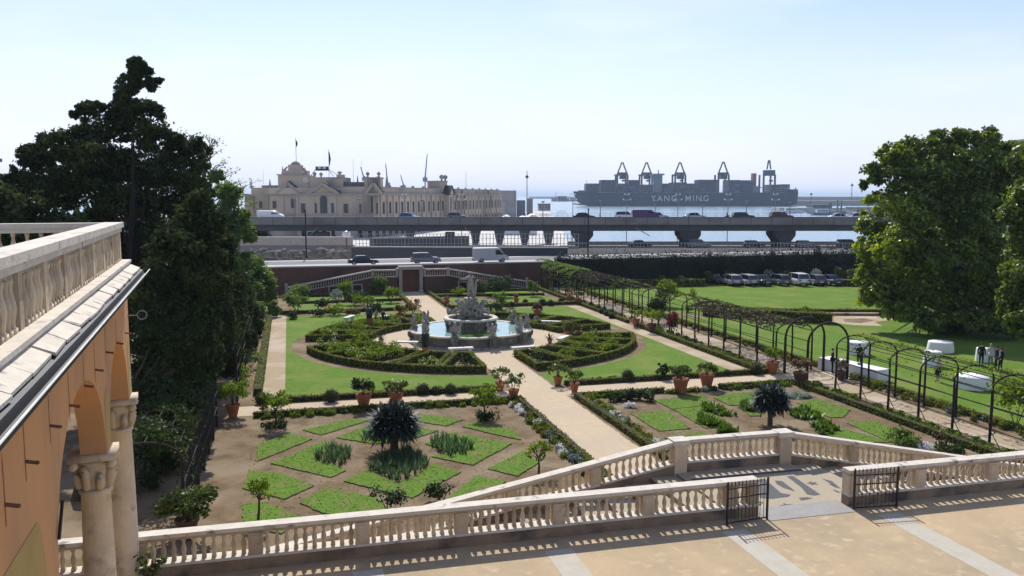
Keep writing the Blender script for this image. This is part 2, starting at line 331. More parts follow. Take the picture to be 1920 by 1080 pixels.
def subclumps(clumps, k, f=.45):
    """break big lobes into small ones over their surface, for an uneven outline"""
    out = []
    for c in clumps:
        r = c[3:6] if len(c) == 6 else (c[3],)*3
        for _ in range(k):
            d = RNG.normal(size=3); d /= np.linalg.norm(d); s = .55+.45*RNG.rand(); q = f*(.6+.7*RNG.rand())
            out.append((c[0]+d[0]*r[0]*s, c[1]+d[1]*r[1]*s, c[2]+d[2]*r[2]*s, r[0]*q, r[1]*q, r[2]*q*.8))
    return out
def in_poly(p, poly):
    x, y = p; c = False; n = len(poly)
    for i in range(n):
        x1, y1 = poly[i]; x2, y2 = poly[(i+1) % n]
        if (y1 > y) != (y2 > y) and x < (x2-x1)*(y-y1)/(y2-y1)+x1: c = not c
    return c
def hedge(name, pts, wd, h, label, group='low clipped box hedges of the garden', closed=False, z=0., dens=130, leaf=.075, mats=('hedgecore', 'hedge'), name_cat='hedge'):
    """clipped hedge along a polyline: woody core and leaves over every face"""
    mb = MB(); n = len(pts); segs = [(pts[i], pts[(i+1) % n]) for i in range(n if closed else n-1)]
    for a, b in segs:
        dx, dy = b[0]-a[0], b[1]-a[1]; Ls = math.hypot(dx, dy); 
        if Ls < .05: continue
        ux, uy = dx/Ls, dy/Ls; e = wd*.42
        q = [(a[0]-uy*e-ux*e, a[1]+ux*e-uy*e), (a[0]+uy*e-ux*e, a[1]-ux*e-uy*e), (b[0]+uy*e+ux*e, b[1]-ux*e+uy*e), (b[0]-uy*e+ux*e, b[1]+ux*e+uy*e)]
        mb.prism(q, z, z+h*.93+random.uniform(-.006, .006))
        N = int(Ls*(wd+2*h)*dens); t = RNG.rand(N)*(Ls+wd)-wd/2; r = RNG.rand(N)*(wd+2*h)
        side = np.where(r < h, -1, np.where(r > h+wd, 1, 0)); off = np.where(side == 0, r-h-wd/2, side*wd/2); zz = np.where(side == 0, h, np.where(side < 0, r, r-h-wd))
        zz = zz+RNG.normal(size=N)*.02+.025*np.sin(t*1.7+a[0]); off = off+RNG.normal(size=N)*.015
        P = np.stack([a[0]+ux*t-uy*off, a[1]+uy*t+ux*off, z+np.abs(zz)], 1)
        nr = np.stack([-uy*side, ux*side, (side == 0)*1.], 1)
        mb.leaves(P, leaf, 1, 1.4, nr*1.2)
    return tag(mb.build(name, list(mats)), label, name_cat, group)

# ================================================================ THE GROUND
g = MB(); g.sheet([(-70, -5), (140, -5), (140, 107.4), (-70, 107.4)], 0); struct(g, 'garden_ground', 'soil', 'bare pinkish earth of the garden floor')
g = MB(); g.sheet([(-29000, -3000), (29000, -3000), (29000, 29000), (-29000, 29000)], -3.0); struct(g, 'sea', 'seawater', 'pale blue harbour water and open sea')
g = MB()
LZ = .3
qR = [tuple(VZ(1064, 182)[:2]), tuple(VZ(1068, 200)[:2]), tuple(VZ(1056, 280)[:2]), tuple(VZ(1046, 420)[:2]), tuple(VZ(1030, 620)[:2]), tuple(VZ(985, 640)[:2]), tuple(VZ(470, 620)[:2]), (-500, 560), (-500, 118), (160, 118)]
qq = qR[:]; qq.insert(0, tuple(VZ(1700, 182)[:2])); qq.insert(0, (240, 118))
g.prism(qq, -3.4, LZ, 0); struct(g, 'quay_ground', 'yard', 'pale sunlit quay and port yard behind the road')
g = MB(); g.prism([(-90, 107.42), (150, 107.42), (150, 119), (-90, 119)], -.5, 3.3); struct(g, 'street', 'paleroad', 'pale street running behind the garden wall')
g = MB(); g.sheet([(-90, 111.4), (150, 111.4), (150, 117.4), (-90, 117.4)], 3.304); struct(g, 'street_lane', 'asphalt', 'dark asphalt lane of the street behind the garden')

def ragged(poly, step=.18, amp=.035):
    out = []
    for i, a in enumerate(poly):
        b = poly[(i+1) % len(poly)]; Ls = math.hypot(b[0]-a[0], b[1]-a[1]); n = max(1, int(Ls/step))
        for j in range(n):
            f = j/n; e = amp*math.sin(pi*f)**.3 if 0 < f else 0; out.append((a[0]+(b[0]-a[0])*f+random.uniform(-e, e), a[1]+(b[1]-a[1])*f+random.uniform(-e, e)))
    return out
def lawn(poly, label, z=.008, m='grass', name='lawn'):
    g = MB(); g.sheet(ragged(poly, .35, .07), z); return struct(g, name, m, label)
CX, CY = 14.5, 69.2
def arc(r, a0, a1, n=28, cx=CX, cy=CY): return [(cx+r*math.cos(R(a0+(a1-a0)*i/n)), cy+r*math.sin(R(a0+(a1-a0)*i/n))) for i in range(n+1)]
RO = 14.55
# the four lawns round the rose ring (split by the narrow cross path)
def quad(sx, sy, ylim, xlim):
    a0 = math.degrees(math.asin(.45/RO)); a1 = math.degrees(math.acos(1.6/RO))
    pts = [(CX+sx*RO*math.cos(R(a)), CY+sy*RO*math.sin(R(a))) for a in np.linspace(a0, a1, 30)]
    pts = [(min(max(x, -.45), 29.2), y) for x, y in pts]
    pts += [(CX+sx*1.6, ylim), (xlim, ylim), (xlim, CY+sy*.45)]
    return pts
lawn(quad(-1, -1, 51.1, -.5), 'front left lawn with a curved inner edge, beside the round flower ring')
lawn(quad(1, -1, 51.4, 29.25), 'front right lawn with a curved inner edge, beside the pergola path')
lawn(quad(-1, 1, 87.6, -.5), 'back left lawn behind the round flower ring')
lawn(quad(1, 1, 87.8, 29.25), 'back right lawn behind the round flower ring')
lawn([(36.4, 27), (130, 27), (130, 71), (60, 71.5), (53.5, 69.8), (48, 71.2), (44, 74), (36.4, 78)], 'broad lawn right of the pergola where white tables stand', .006)
lawn([(36.4, 80), (44.5, 76.5), (50, 74.2), (58, 76.5), (130, 77), (130, 98.5), (90, 100), (54, 104.2), (36.4, 106)], 'far lawn right of the pergola in front of parked cars', .006)
# main axis path, cross paths and the round plaza
g = MB(); g.sheet(ragged([(13.2, 25.2), (15.95, 25.2), (15.95, 62), (13.2, 62)], .3, .05), .012); g.sheet([(13.2, 76), (15.95, 76), (15.95, 105.9), (13.2, 105.9)], .012)
g.sheet(arc(8.2, 0, 360, 64)[:-1], .016); struct(g, 'gravel_path', 'gravel', 'sunlit sandy main path and round fountain plaza')
g = MB(); g.sheet([(-3.4, 47.9), (13.2, 47.9), (13.2, 50.1), (-3.4, 50.1)], .008); g.sheet([(15.95, 47.9), (36.2, 47.9), (36.2, 50.3), (15.95, 50.3)], .008)
struct(g, 'cross_path', 'gravel', 'sandy cross path in front of the lawns')
g = MB(); g.sheet([(-1.9, 51), (-.5, 51), (-.5, 88), (-1.9, 88)], .01); g.sheet([(29.25, 51), (30.6, 51), (30.6, 88), (29.25, 88)], .01)
g.sheet([(32.9, 30), (34.5, 30), (34.5, 47.8), (32.9, 47.8)], .014); g.sheet([(32.7, 50.4), (34.6, 50.4), (34.6, 112), (32.7, 112)], .014)
struct(g, 'side_path', 'pathgravel', 'greyish side paths along the lawns and under the pergola')

# lower garden beds cut in turf (outlines surveyed on the level ground)
def zA(x, y): return G(380+x/2.743, 720+y/2.743, .06)
def zB(x, y): return G(1120+x/4.3636, 620+y/4.3636, .06)
def zC(x, y): return G(1400+x/3.177, 560+y/3.177, .06)
def grow(p, f=1.07):
    cx_, cy_ = sum(q[0] for q in p)/len(p), sum(q[1] for q in p)/len(p); return [(cx_+(q[0]-cx_)*f, cy_+(q[1]-cy_)*f) for q in p]
def tufts(g, poly, dens=70):
    xs = [p[0] for p in poly]; ys = [p[1] for p in poly]; A = (max(xs)-min(xs))*(max(ys)-min(ys)); n = int(A*dens); q = []
    for _ in range(n):
        p = (random.uniform(min(xs), max(xs)), random.uniform(min(ys), max(ys)))
        if in_poly(p, poly): q.append((p[0]+random.gauss(0, .05), p[1]+random.gauss(0, .05), .047+random.random()*.02))
    g.leaves(q, .05, 0, 1.5, np.array([0, 0, 2.2]))
bedsA = [[(525, 232), (615, 256), (855, 183), (760, 180)], [(288, 388), (288, 310), (440, 255), (552, 282)], [(368, 403), (620, 297), (700, 322), (575, 372), (728, 437), (655, 470)],
 [(705, 272), (880, 200), (1195, 238), (1080, 275), (890, 302)], [(1120, 190), (1120, 155), (1332, 180), (1247, 211)], [(1345, 217), (1410, 195), (1590, 235), (1628, 280), (1490, 252)],
 [(1153, 305), (1290, 250), (1572, 305), (1385, 407), (1185, 368), (1275, 348)], [(1475, 430), (1650, 345), (1722, 400), (1620, 466)], [(745, 495), (860, 440), (1010, 510), (1180, 412), (1310, 450), (1075, 575)],
 [(250, 447), (400, 460), (558, 518), (415, 583), (215, 530)], [(515, 607), (640, 535), (880, 580), (940, 640), (800, 690), (620, 655)], [(1280, 580), (1400, 475), (1550, 500), (1450, 570), (1340, 640)], [(215, 615), (330, 610), (510, 690), (400, 760), (215, 720)]]
for k, b in enumerate(bedsA):
    g = MB(); pl_ = grow([zA(*p) for p in b]); g.prism(ragged(pl_), 0, .045+.0005*k, 1, 0); tufts(g, pl_); struct(g, 'turf_bed', ['bedgrass', 'soil'], '%s diamond-shaped turf bed of the left parterre, counted from the back' % ORD[k])
bedsB = [[zB(*p) for p in b] for b in [[(480, 565), (840, 530), (950, 595), (620, 635)], [(285, 675), (560, 655), (750, 790), (500, 812)], [(640, 645), (850, 620), (1090, 765), (880, 787)],
 [(965, 545), (1110, 510), (1290, 500), (1300, 600), (1090, 603)], [(560, 872), (850, 825), (890, 865), (680, 900)], [(1190, 620), (1300, 610), (1340, 690), (1250, 690)], [(1650, 590), (1800, 560), (2060, 640), (2000, 700), (1900, 700)]]]
bedsB += [[zC(*p) for p in b] for b in [[(610, 740), (760, 730), (1010, 822), (860, 850)], [(420, 790), (600, 780), (860, 850), (640, 850)]]]
for k, b in enumerate(bedsB):
    b = grow(b); g = MB(); g.prism(ragged(b), 0, .045, 1, 0); tufts(g, b); struct(g, 'turf_bed', ['bedgrass', 'soil'], '%s square turf bed of the right parterre, counted from the left back' % ORD[k])
# sandy hollow and pond by the big tree
g = MB(); g.sheet([G(*p) for p in [(1552, 592), (1600, 590), (1690, 592), (1690, 598), (1640, 604), (1655, 612), (1600, 610), (1556, 604)]], .014); struct(g, 'sandy_hollow', 'pathgravel', 'pale sandy hollow round the small pond')
g = MB(); g.sheet([G(*p) for p in [(1580, 599), (1620, 597), (1640, 601), (1615, 606), (1584, 604)]], .02); struct(g, 'pond', 'soil', 'dry muddy pond bed in the sandy hollow')
g = MB(); g.prism([G(*p) for p in [(1550, 588), (1696, 590), (1696, 593), (1550, 592)]], 0, .25); tag(g.build('stone_kerb', 'plinth'), 'low stone kerb behind the sandy hollow', 'kerb')

# ================================================================ THE UPPER TERRACE
TZ = 3.0
g = MB(); g.prism([(-30, -6), (45, -6), (45, 21.2), (-30, 21.2)], -.1, TZ); struct(g, 'terrace_floor', 'terrace', 'warm ochre concrete terrace floor')
g = MB(); g.prism([(12.0, 21.2), (16.2, 21.2), (16.2, 25.2), (12.0, 25.2)], -.1, TZ-.004, 1, 0); struct(g, 'landing_floor', ['mosaic', 'plinth'], 'pebble landing between gate and garden stairs')
for k, x in enumerate((1.25, 6.07, 11.05, 15.9, 20.75)):
    g = MB(); g.sheet([(x, -5.9), (x+.72, -5.9), (x+.72, 20.0), (x, 20.0)], TZ+.004); struct(g, 'paving_strip', 'slab', '%s pale stone strip across the ochre terrace, counted from the left' % ORD[k])
g = MB(); g.prism([(12.72, 20.35), (15.5, 20.35), (15.5, 21.3), (12.72, 21.3)], TZ-.05, TZ+.012); struct(g, 'threshold', 'threshold', 'worn grey stone threshold between the two open gates')
# black pebble figures
def zG(x, y): return G(1360+x/4.5, 800+y/4.5, TZ)
figs = [[(285, 445), (330, 440), (400, 500), (470, 560), (550, 575), (530, 590), (380, 608), (290, 600)], [(418, 455), (480, 460), (590, 545), (490, 515), (430, 480)],
 [(520, 420), (570, 415), (650, 470), (800, 572), (750, 580), (690, 570), (640, 510)], [(620, 600), (690, 595), (735, 605), (640, 622)], [(810, 437), (900, 460), (980, 528), (940, 515)], [(905, 528), (960, 548), (965, 560), (930, 548)]]
g = MB()
for f in figs: g.sheet([zG(*p) for p in f], TZ+.004)
def star(cx, cy, r):
    c = zG(cx, cy); g.sheet([(c[0]+(r if i % 2 == 0 else r*.4)*math.cos(i*pi/5+.3), c[1]+(r if i % 2 == 0 else r*.4)*math.sin(i*pi/5+.3)) for i in range(10)], TZ+.005)
star(735, 478, .2); star(520, 665, .22); star(295, 640, .12)
g.sheet([(12.2, 24.0), (16.2, 24.0), (16.2, 24.16), (12.2, 24.16)], TZ+.003)
struct(g, 'pebble_mosaic', 'mosaicdark', 'black pebble letters and stars set in the landing floor')
# garden stairs, long shallow steps down either side of the landing
def stairs(sx, x0, slope, n, label):
    g = MB(); tw = .9
    for i in range(n):
        xa, xb = x0+sx*tw*i, x0+sx*tw*(i+1); z = TZ-slope*tw*(i+.5)
        g.prism([(min(xa, xb), 21.21), (max(xa, xb), 21.21), (max(xa, xb), 25.2), (min(xa, xb), 25.2)], -.1, max(z, .02), 1, 0)
    struct(g, 'garden_stairs', ['mosaic', 'plinth'], label)
stairs(-1, 12.0, .183, 17, 'left flight of shallow stairs down from the landing'); stairs(1, 16.2, .2, 15, 'right flight of shallow stairs down from the landing')

BAL = [(.05, 0), (.05, .03), (.036, .045), (.042, .06), (.044, .10), (.060, .17), (.064, .23), (.055, .30), (.038, .38), (.030, .43), (.036, .47), (.045, .49), (.045, .53)]
def baluster_mesh(h, n=10, k=1.0, sq=.108):
    b = MB(); s = (h-.12)/.53
    b.box((0, 0, 0), (sq, sq, .06)); b.lathe((0, 0, .06), [(r*k, z*s) for r, z in BAL], n); b.box((0, 0, h-.06), (sq, sq, .06)); return b
def balustrade(name, label, a, b, za, zb, hp=.36, hb=.54, hr=.17, wr=.36, piers=(), nb=10, mats=('plinth', 'stone', 'railstone'), base=None, k=1., group=None, pd=.36, pw=.34, wp=.34, detail=10, cat='balustrade'):
    """plinth, piers, balusters and rail from a to b; za/zb floor heights; piers: distances along"""
    a = Vector((a[0], a[1])); b = Vector((b[0], b[1])); Ln = (b-a).length; u = (b-a)/Ln; ang = math.atan2(u.y, u.x)
    t = thing(name, label, cat, (a.x, a.y, za), ang, group); sl_ = (zb-za)/Ln
    def fr(x, tt, z): return (x, tt, z)
    def slab(z0, z1, w_, x0=0., x1=Ln):
        g = MB(); g.wallprism([(x0, z0+sl_*x0), (x1, z0+sl_*x1), (x1, z1+sl_*x1), (x0, z1+sl_*x0)], fr, -w_/2, w_/2); return g
    zb_ = base if base is not None else 0
    g = MB(); g.wallprism([(0, zb_ if base is None else base-za), (Ln, zb_ if base is None else base-za), (Ln, hp-.07+sl_*Ln), (0, hp-.07)], fr, -wp/2, wp/2); g.build('plinth', mats[0], t)
    slab(hp-.07, hp, wp+.05).build('base_course', mats[2], t)
    slab(hp+hb, hp+hb+hr*.45, wr-.1).build('under_rail', mats[1], t); slab(hp+hb+hr*.45, hp+hb+hr, wr).build('handrail', mats[2], t)
    stops = list(piers)
    for x in stops:
        g = MB(); g.wallprism([(x-pw/2, hp+sl_*(x-pw/2)), (x+pw/2, hp+sl_*(x+pw/2)), (x+pw/2, hp+hb-.004+sl_*(x+pw/2)), (x-pw/2, hp+hb-.004+sl_*(x-pw/2))], fr, -pd/2+.02, pd/2-.02)
        g.wallprism([(x-pw/2+.05, hp+.05+sl_*x), (x+pw/2-.05, hp+.05+sl_*x), (x+pw/2-.05, hp+hb-.06+sl_*x), (x-pw/2+.05, hp+hb-.06+sl_*x)], fr, -pd/2+.005, pd/2-.005); g.build('pier', mats[1], t)
    me = None; xs = []
    ends = [0]+stops+[Ln]
    for i in range(len(ends)-1):
        x0 = ends[i]+(pw/2 if i > 0 else 0); x1 = ends[i+1]-(pw/2 if i < len(ends)-2 else 0); gap = x1-x0
        if gap < .15: continue
        n = max(1, int(round(gap/(2.26/nb)))); xs += [x0+gap*(j+.5)/n for j in range(n)]
    for x in xs[:100]:
        if me is None:
            o = baluster_mesh(hb, detail, k).build('baluster', mats[1], t, smooth=False); me = o
            for p in o.data.polygons: p.use_smooth = len(p.vertices) == 4 and abs(p.normal.z) < .9 and p.area < .004
        else: o = me.copy(); C.objects.link(o); o.parent = t
        o.location = (x, 0, hp+sl_*x); o.rotation_euler = (0, 0, random.uniform(-.03, .03)+(pi if random.random() < .5 else 0))
    return t
YW = 20.95
# near parapet, left of the gate (piers every 2.6 m)
balustrade('stone_balustrade', 'long weathered stone balustrade at the terrace edge left of the gate', (-8.9, YW), (12.62, YW), TZ, TZ, piers=[x+8.9 for x in (-6.25, -3.6, -.99, 1.58, 4.1, 6.72, 9.28)]+[11.85+8.9-.1, 21.36], base=0.)
balustrade('stone_balustrade', 'weathered stone balustrade at the terrace edge right of the gate', (15.55, YW), (31.0, YW), TZ, TZ, piers=[.17, 2.45, 5.1, 7.7, 10.3, 12.9], base=0.)
balustrade('stone_balustrade', 'short stone balustrade along the front of the pebble landing', (12.35, 25.02), (15.85, 25.02), TZ, TZ, piers=[], base=0.)
balustrade('stone_balustrade', 'sloping stone balustrade down the left garden stairs', (12.0, 25.0), (-4.2, 25.0), TZ-.02, TZ-.183*16.2, piers=[2.75, 5.5, 8.25, 11, 13.75], base=0.)
balustrade('stone_balustrade', 'sloping stone balustrade down the right garden stairs', (16.2, 25.0), (29.0, 25.0), TZ-.03, TZ-.2*12.8, piers=[2.5, 5.1, 7.7, 10.3], base=0.)
def post(x, y, z0, h, w_, label, name='stone_pier'):
    t = thing(name, label, 'pier', (x, y, z0)); g = MB(); g.box((0, 0, 0), (w_, w_*.95, .4)); g.box((0, 0, .4), (w_*.86, w_*.84, h-.56)); g.build('shaft', 'stone', t)
    g = MB(); g.box((0, 0, h-.16), (w_*1.12, w_*1.08, .165)); g.build('cap', 'railstone', t); return t
post(12.17, 25.0, TZ-3, 4.08, .5, 'left corner pier of the landing balustrade'); post(16.02, 25.0, TZ-3, 4.08, .5, 'right corner pier of the landing balustrade')
# iron gates folded back against the balustrades
def gate(x0, sx, label, Lg):
    t = thing('iron_gate', label, 'gate', (x0, 20.5, TZ)); g = MB()
    for z in (.06, .75, 1.02): g.beam((0, 0, z), (sx*Lg, -.12, z), .02, .035)
    g.build('frame', 'iron', t)
    n = int(Lg/.115)
    for i in range(n+1):
        x = sx*Lg*i/n; y = -.12*i/n; b = MB(); b.tube([(x, y, .05), (x, y, 1.12)], .0085, 5); b.lathe((x, y, 1.12), [(.018, 0), (.02, .03), (.002, .1)], 5)
        if i % 2 == 0: b.lathe((x, y, .42), [(.01, 0), (.028, .03), (.01, .06)], 6)
        b.build('bar', 'iron', t)
    for x, y in ((0, 0), (sx*Lg, -.12)): b = MB(); b.box((x, y, 0), (.05, .05, 1.16)); b.lathe((x, y, 1.16), [(.03, 0), (.035, .03), (.003, .08)], 6); b.build('post', 'iron', t)
gate(12.72, -1, 'black iron gate leaf folded against the left balustrade', 1.3); gate(15.52, 1, 'rusty iron gate leaf folded against the right balustrade', 1.35)

# ================================================================ THE LOGGIA WING AT THE LEFT
th = math.atan2(.0803, 1.)
lg = thing('loggia_building', 'orange stuccoed palace wing with columns and a balustraded roof terrace at the left', 'building', (-3.6, 20.85, 0), th)
# local frame: +x outwards (right), +y along the wall (0 = far corner, negative towards the viewer)
def fy(a, t, z): return (t, a, z)
def arch_pts(s0, s1, zs, rise, n=14): return [((s0+s1)/2-(s1-s0)/2*math.cos(pi*i/n), zs+rise*math.sin(pi*i/n)) for i in range(n+1)]
# wall with two arched openings, built from strips so that nothing overlaps
def archstrip(g, s0, s1, zs, rise, ztop, n=16):
    pts = arch_pts(s0, s1, zs, rise, n)
    for i in range(n):
        (a0, z0), (a1, z1) = pts[i], pts[i+1]; g.wallprism([(a0, z0), (a1, z1), (a1, ztop), (a0, ztop)], fy, -.42, 0)
WT = 10.33; ZS = 7.5
g = MB(); g.wallprism([(-24, 3), (-9.9, 3), (-9.9, WT), (-24, WT)], fy, -.42, 0)
g.wallprism([(-4.95, ZS), (-4.25, ZS), (-4.25, WT), (-4.95, WT)], fy, -.42, 0); g.wallprism([(-.72, ZS), (0, ZS), (0, WT), (-.72, WT)], fy, -.42, 0)
archstrip(g, -9.9, -4.95, ZS, 1.75, WT); archstrip(g, -4.25, -.72, ZS, 1.6, WT)
# end wall facing the garden with one wide arch
def fx(a, t, z): return (-.43-a, -t, z)
g.wallprism([(0.0, ZS), (.4, ZS), (.4, WT), (0.0, WT)], fx, 0, .42)
for i in range(16):
    p = arch_pts(.4, 4.6, ZS, 1.7, 16); g.wallprism([p[i], p[i+1], (p[i+1][0], WT), (p[i][0], WT)], fx, 0, .42)
g.wallprism([(4.6, 3), (8, 3), (8, WT), (4.6, WT)], fx, 0, .42)
g.build('wall', 'stucco', lg)
g = MB(); g.box((-4.4, -12, 9.9), (7.9, 23.9, .4)); g.build('ceiling', 'greystone', lg)
g = MB(); g.wallprism([(-24, 3), (-.3, 3), (-.3, 9.85), (-24, 9.85)], fy, -8.2, -7.9); g.build('back_wall', 'ochre', lg)
# ochre painted panels on the spandrels
for s0, s1, z0, z1 in ((-4.9, -4.3, ZS+.03, 8.62), (-.62, -.06, ZS+.03, 8.85)):
    g = MB(); g.wallprism([(s0, z0), (s1, z0), (s1, z1-.22), (s1-.12, z1-.06), ((s0+s1)/2, z1), (s0+.12, z1-.06), (s0, z1-.22)], fy, .002, .006); g.build('painted_panel', 'ochre', lg)
g = MB(); g.wallprism([(-13.3, 6.5), (-10.55, 6.5)]+[(-10.55-.25*(1-math.cos(pi*i/2/8))-1.1*i/8*.2, 7.2+1.3*math.sin(pi*i/2/8)) for i in range(9)]+[(-13.3, 8.6)], fy, .002, .006); g.build('painted_panel', 'ochre', lg)
# columns with carved capitals
def column(y, x=-.25):
    c = MB(); c.lathe((x, y, 3), [(.38, 0), (.38, .12), (.33, .14), (.36, .2), (.34, .26), (.29, .32), (.27, .36), (.275, 1.2), (.265, 2.4), (.245, 3.72), (.28, 3.74), (.28, 3.8), (.24, 3.82)], 20); o = c.build('column', 'stone', lg, True)
    k = MB(); k.lathe((x, y, 6.83), [(.235, 0), (.25, .08), (.24, .2), (.27, .42), (.36, .52)], 16)
    for a in range(8):                       # acanthus leaves and corner scrolls
        t_ = 2*pi*a/8+.39; r0, r1 = .25, .36 if a % 2 else .33; h1 = .42 if a % 2 else .26
        k.tube([(x+r0*math.cos(t_), y+r0*math.sin(t_), 6.85), (x+(r0+.05)*math.cos(t_), y+(r0+.05)*math.sin(t_), 6.85+h1*.7), (x+r1*math.cos(t_), y+r1*math.sin(t_), 6.85+h1), (x+(r1+.03)*math.cos(t_), y+(r1+.03)*math.sin(t_), 6.8+h1)], [.07, .075, .05, .03], 6)
    for sx in (-1, 1):
        for sy in (-1, 1): k.sph((x+sx*.3, y+sy*.3, 7.3), .09, 8)
    k.box((x, y, 7.37), (.76, .76, .125)); k.build('capital', 'stone', o, True)
column(-.36); column(-4.6); column(-.36, -4.9)
# roof slabs, gutter and drip ledge
g = MB(); g.wallprism([(-24, WT+.005), (.12, WT+.005), (.12, 10.5), (-24, 10.5)], fy, -.4, .06); g.wallprism([(-24, 10.5), (.14, 10.5), (.14, 10.56), (-24, 10.56)], fy, -.4, .11); g.build('ledge', 'railstone', lg)
y = .1; k = 0
tl = MB()
while y > -24:
    d = .95+random.uniform(-.08, .1); z0, z1 = 10.47+random.uniform(-.005, .008), 10.375+random.uniform(-.008, .008)
    e1, e2 = .30+random.uniform(-.02, .02), .30+random.uniform(-.02, .02); q_ = random.uniform(.035, .06); tl.add([(.065, y, z0), (e1, y, z1), (e2, y-d+q_, z1), (.065, y-d+q_, z0), (.065, y, z0-.035), (e1, y, z1-.035), (e2, y-d+q_, z1-.035), (.065, y-d+q_, z0-.035)], [(0, 1, 2, 3), (7, 6, 5, 4), (0, 4, 5, 1), (2, 6, 7, 3), (1, 5, 6, 2), (3, 7, 4, 0)]); y -= d
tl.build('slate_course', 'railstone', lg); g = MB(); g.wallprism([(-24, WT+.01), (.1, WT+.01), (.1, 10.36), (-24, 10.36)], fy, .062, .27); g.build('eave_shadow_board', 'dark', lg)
g = MB()
for y0, y1 in ((-24, .3),):
    prof = [(.25, 10.33), (.33, 10.30), (.36, 10.22), (.41, 10.2), (.45, 10.23), (.47, 10.30)]; th2 = .012
    P_ = [(a, y0, b) for a, b in prof]+[(a, y1, b) for a, b in prof]; n = len(prof); P_ += [(a, y, b-th2) for a, y, b in P_]
    g.add(P_, [(i, i+1, n+i+1, n+i) for i in range(n-1)]+[(2*n+n+i, 2*n+n+i+1, 2*n+i+1, 2*n+i) for i in range(n-1)]+[(n-1, 3*n-1, 4*n-1, 2*n-1)])
g.build('gutter', 'dark', lg); g = MB(); g.tube([(.475, -24, 10.305), (.475, .33, 10.305)], .011, 6); g.build('gutter_lip', 'white_roof', lg)
# rusty brackets under the eaves and stains below them
for u, v in ((9, 946), (47, 865), (93, 798), (130, 760), (158, 723), (178, 693), (198, 660), (218, 643), (234, 624)):
    d = ray(u, v); nx, ny = math.cos(th), math.sin(th); t_ = ((-3.6)*nx+20.85*ny)/(d[0]*nx+d[1]*ny); px, py, pz = d[0]*t_, d[1]*t_, CAMZ+d[2]*t_
    yl = -(px+3.6)*math.sin(th)+(py-20.85)*math.cos(th)
    g = MB(); g.beam((0, yl, pz), (.11, yl-.02, pz-.02), .03, .03); g.sph((.115, yl-.02, pz-.02), .024, 6); g.build('bracket', 'rust', lg)
    g = MB(); g.wallprism([(yl-.02, pz-.2), (yl+.015, pz-.22), (yl+.02, pz+.35), (yl-.01, pz+.5)], fy, .002, .004); g.build('rust_stain', 'stain', lg)
g = MB(); g.tube([(0, -.15, 9.3), (.2, -.12, 9.3)], .014, 6); pts = [(.3+.1*math.cos(2*pi*i/14), -.12, 9.3+.1*math.sin(2*pi*i/14)) for i in range(15)]; g.tube(pts, .014, 6); g.build('iron_ring', 'railmetal', lg)
g = MB(); g.tube([(.03, -9.97, 7.9), (.03, -9.6, 8.25)], .02, 6); g.build('tie_rod', 'iron', lg)
# parapet of the roof terrace: solid carved panels, pilasters, broad rail
g = MB(); g.wallprism([(-24, 10.56), (-.02, 10.56), (-.02, 11.2), (-24, 11.2)], fy, -.30, -.12); g.build('parapet_panel', 'stone', lg)
y = -.2; k = 0
while y > -24:
    g = MB(); g.box((-.2, y, 10.561), (.26, .2, .638)); g.build('pilaster', 'stone', lg)
    for j in range(1, 6):
        yy = y-.1-j*1.3/6
        b = MB(); s = .62/.53; b.box((-.12, yy, 10.565), (.1, .15, .05)); b.lathe((-.115, yy, 10.6), [(r*.9, z*1.02) for r, z in BAL], 8); 
        if len([1 for q in lg.children if q.name.startswith('half_baluster')]) < 90: b.build('half_baluster', 'stone', lg, True)
    y -= 1.5
g = MB(); g.wallprism([(-24, 11.2), (.03, 11.2), (.03, 11.3), (-24, 11.3)], fy, -.35, -.05); g.wallprism([(-24, 11.3), (.06, 11.3), (.06, 11.41), (-24, 11.41)], fy, -.40, .0); g.build('handrail', 'railstone', lg)
# far side of the roof terrace
g = MB(); g.box((-4.3, -.2, 11.2), (7.8, .26, .1)); g.box((-4.3, -.2, 11.3), (7.9, .36, .105)); g.build('handrail', 'railstone', lg)
g = MB(); g.box((-4.2, -.2, 10.5), (8, .4, .1)); g.build('base_course', 'railstone', lg)
for i in range(26):
    b = MB(); b.lathe((-.55-i*.27, -.2, 10.6), [(r*1.05, z*1.13) for r, z in BAL], 10); b.build('baluster', 'stone', lg, True)
g = MB(); g.box((-.52, -12, 10.33), (.2, 24, .1)); g.box((-4.5, -12, 10.31), (7.8, 23.6, .1)); g.build('roof_floor', 'slab', lg)

# ================================================================ FIGURES (skinned bodies)
def skin_body(name, verts, edges, radii, mats, parent=None, root=0, sub=2, matfn=None, loc=(0, 0, 0)):
    me = bpy.data.meshes.new(name); me.from_pydata(verts, edges, []); o = bpy.data.objects.new(name, me); C.objects.link(o)
    sk = o.modifiers.new('s', 'SKIN'); sk.use_smooth_shade = True
    for i, r in enumerate(radii):
        q = me.skin_vertices[0].data[i]; q.radius = (r, r) if not hasattr(r, '__len__') else r; q.use_root = (i == root)
    sb = o.modifiers.new('b', 'SUBSURF'); sb.levels = sub; sb.render_levels = sub
    dg = bpy.context.evaluated_depsgraph_get(); m2 = bpy.data.meshes.new_from_object(o.evaluated_get(dg)); m2.name = name
    bpy.data.objects.remove(o); bpy.data.meshes.remove(me)
    o = bpy.data.objects.new(name, m2); C.objects.link(o); m2.materials.clear()
    for q in mats: m2.materials.append(M[q])
    for p in m2.polygons:
        p.use_smooth = True
        if matfn: p.material_index = matfn(p.center)
    if parent: o.parent = parent
    o.location = loc; return o
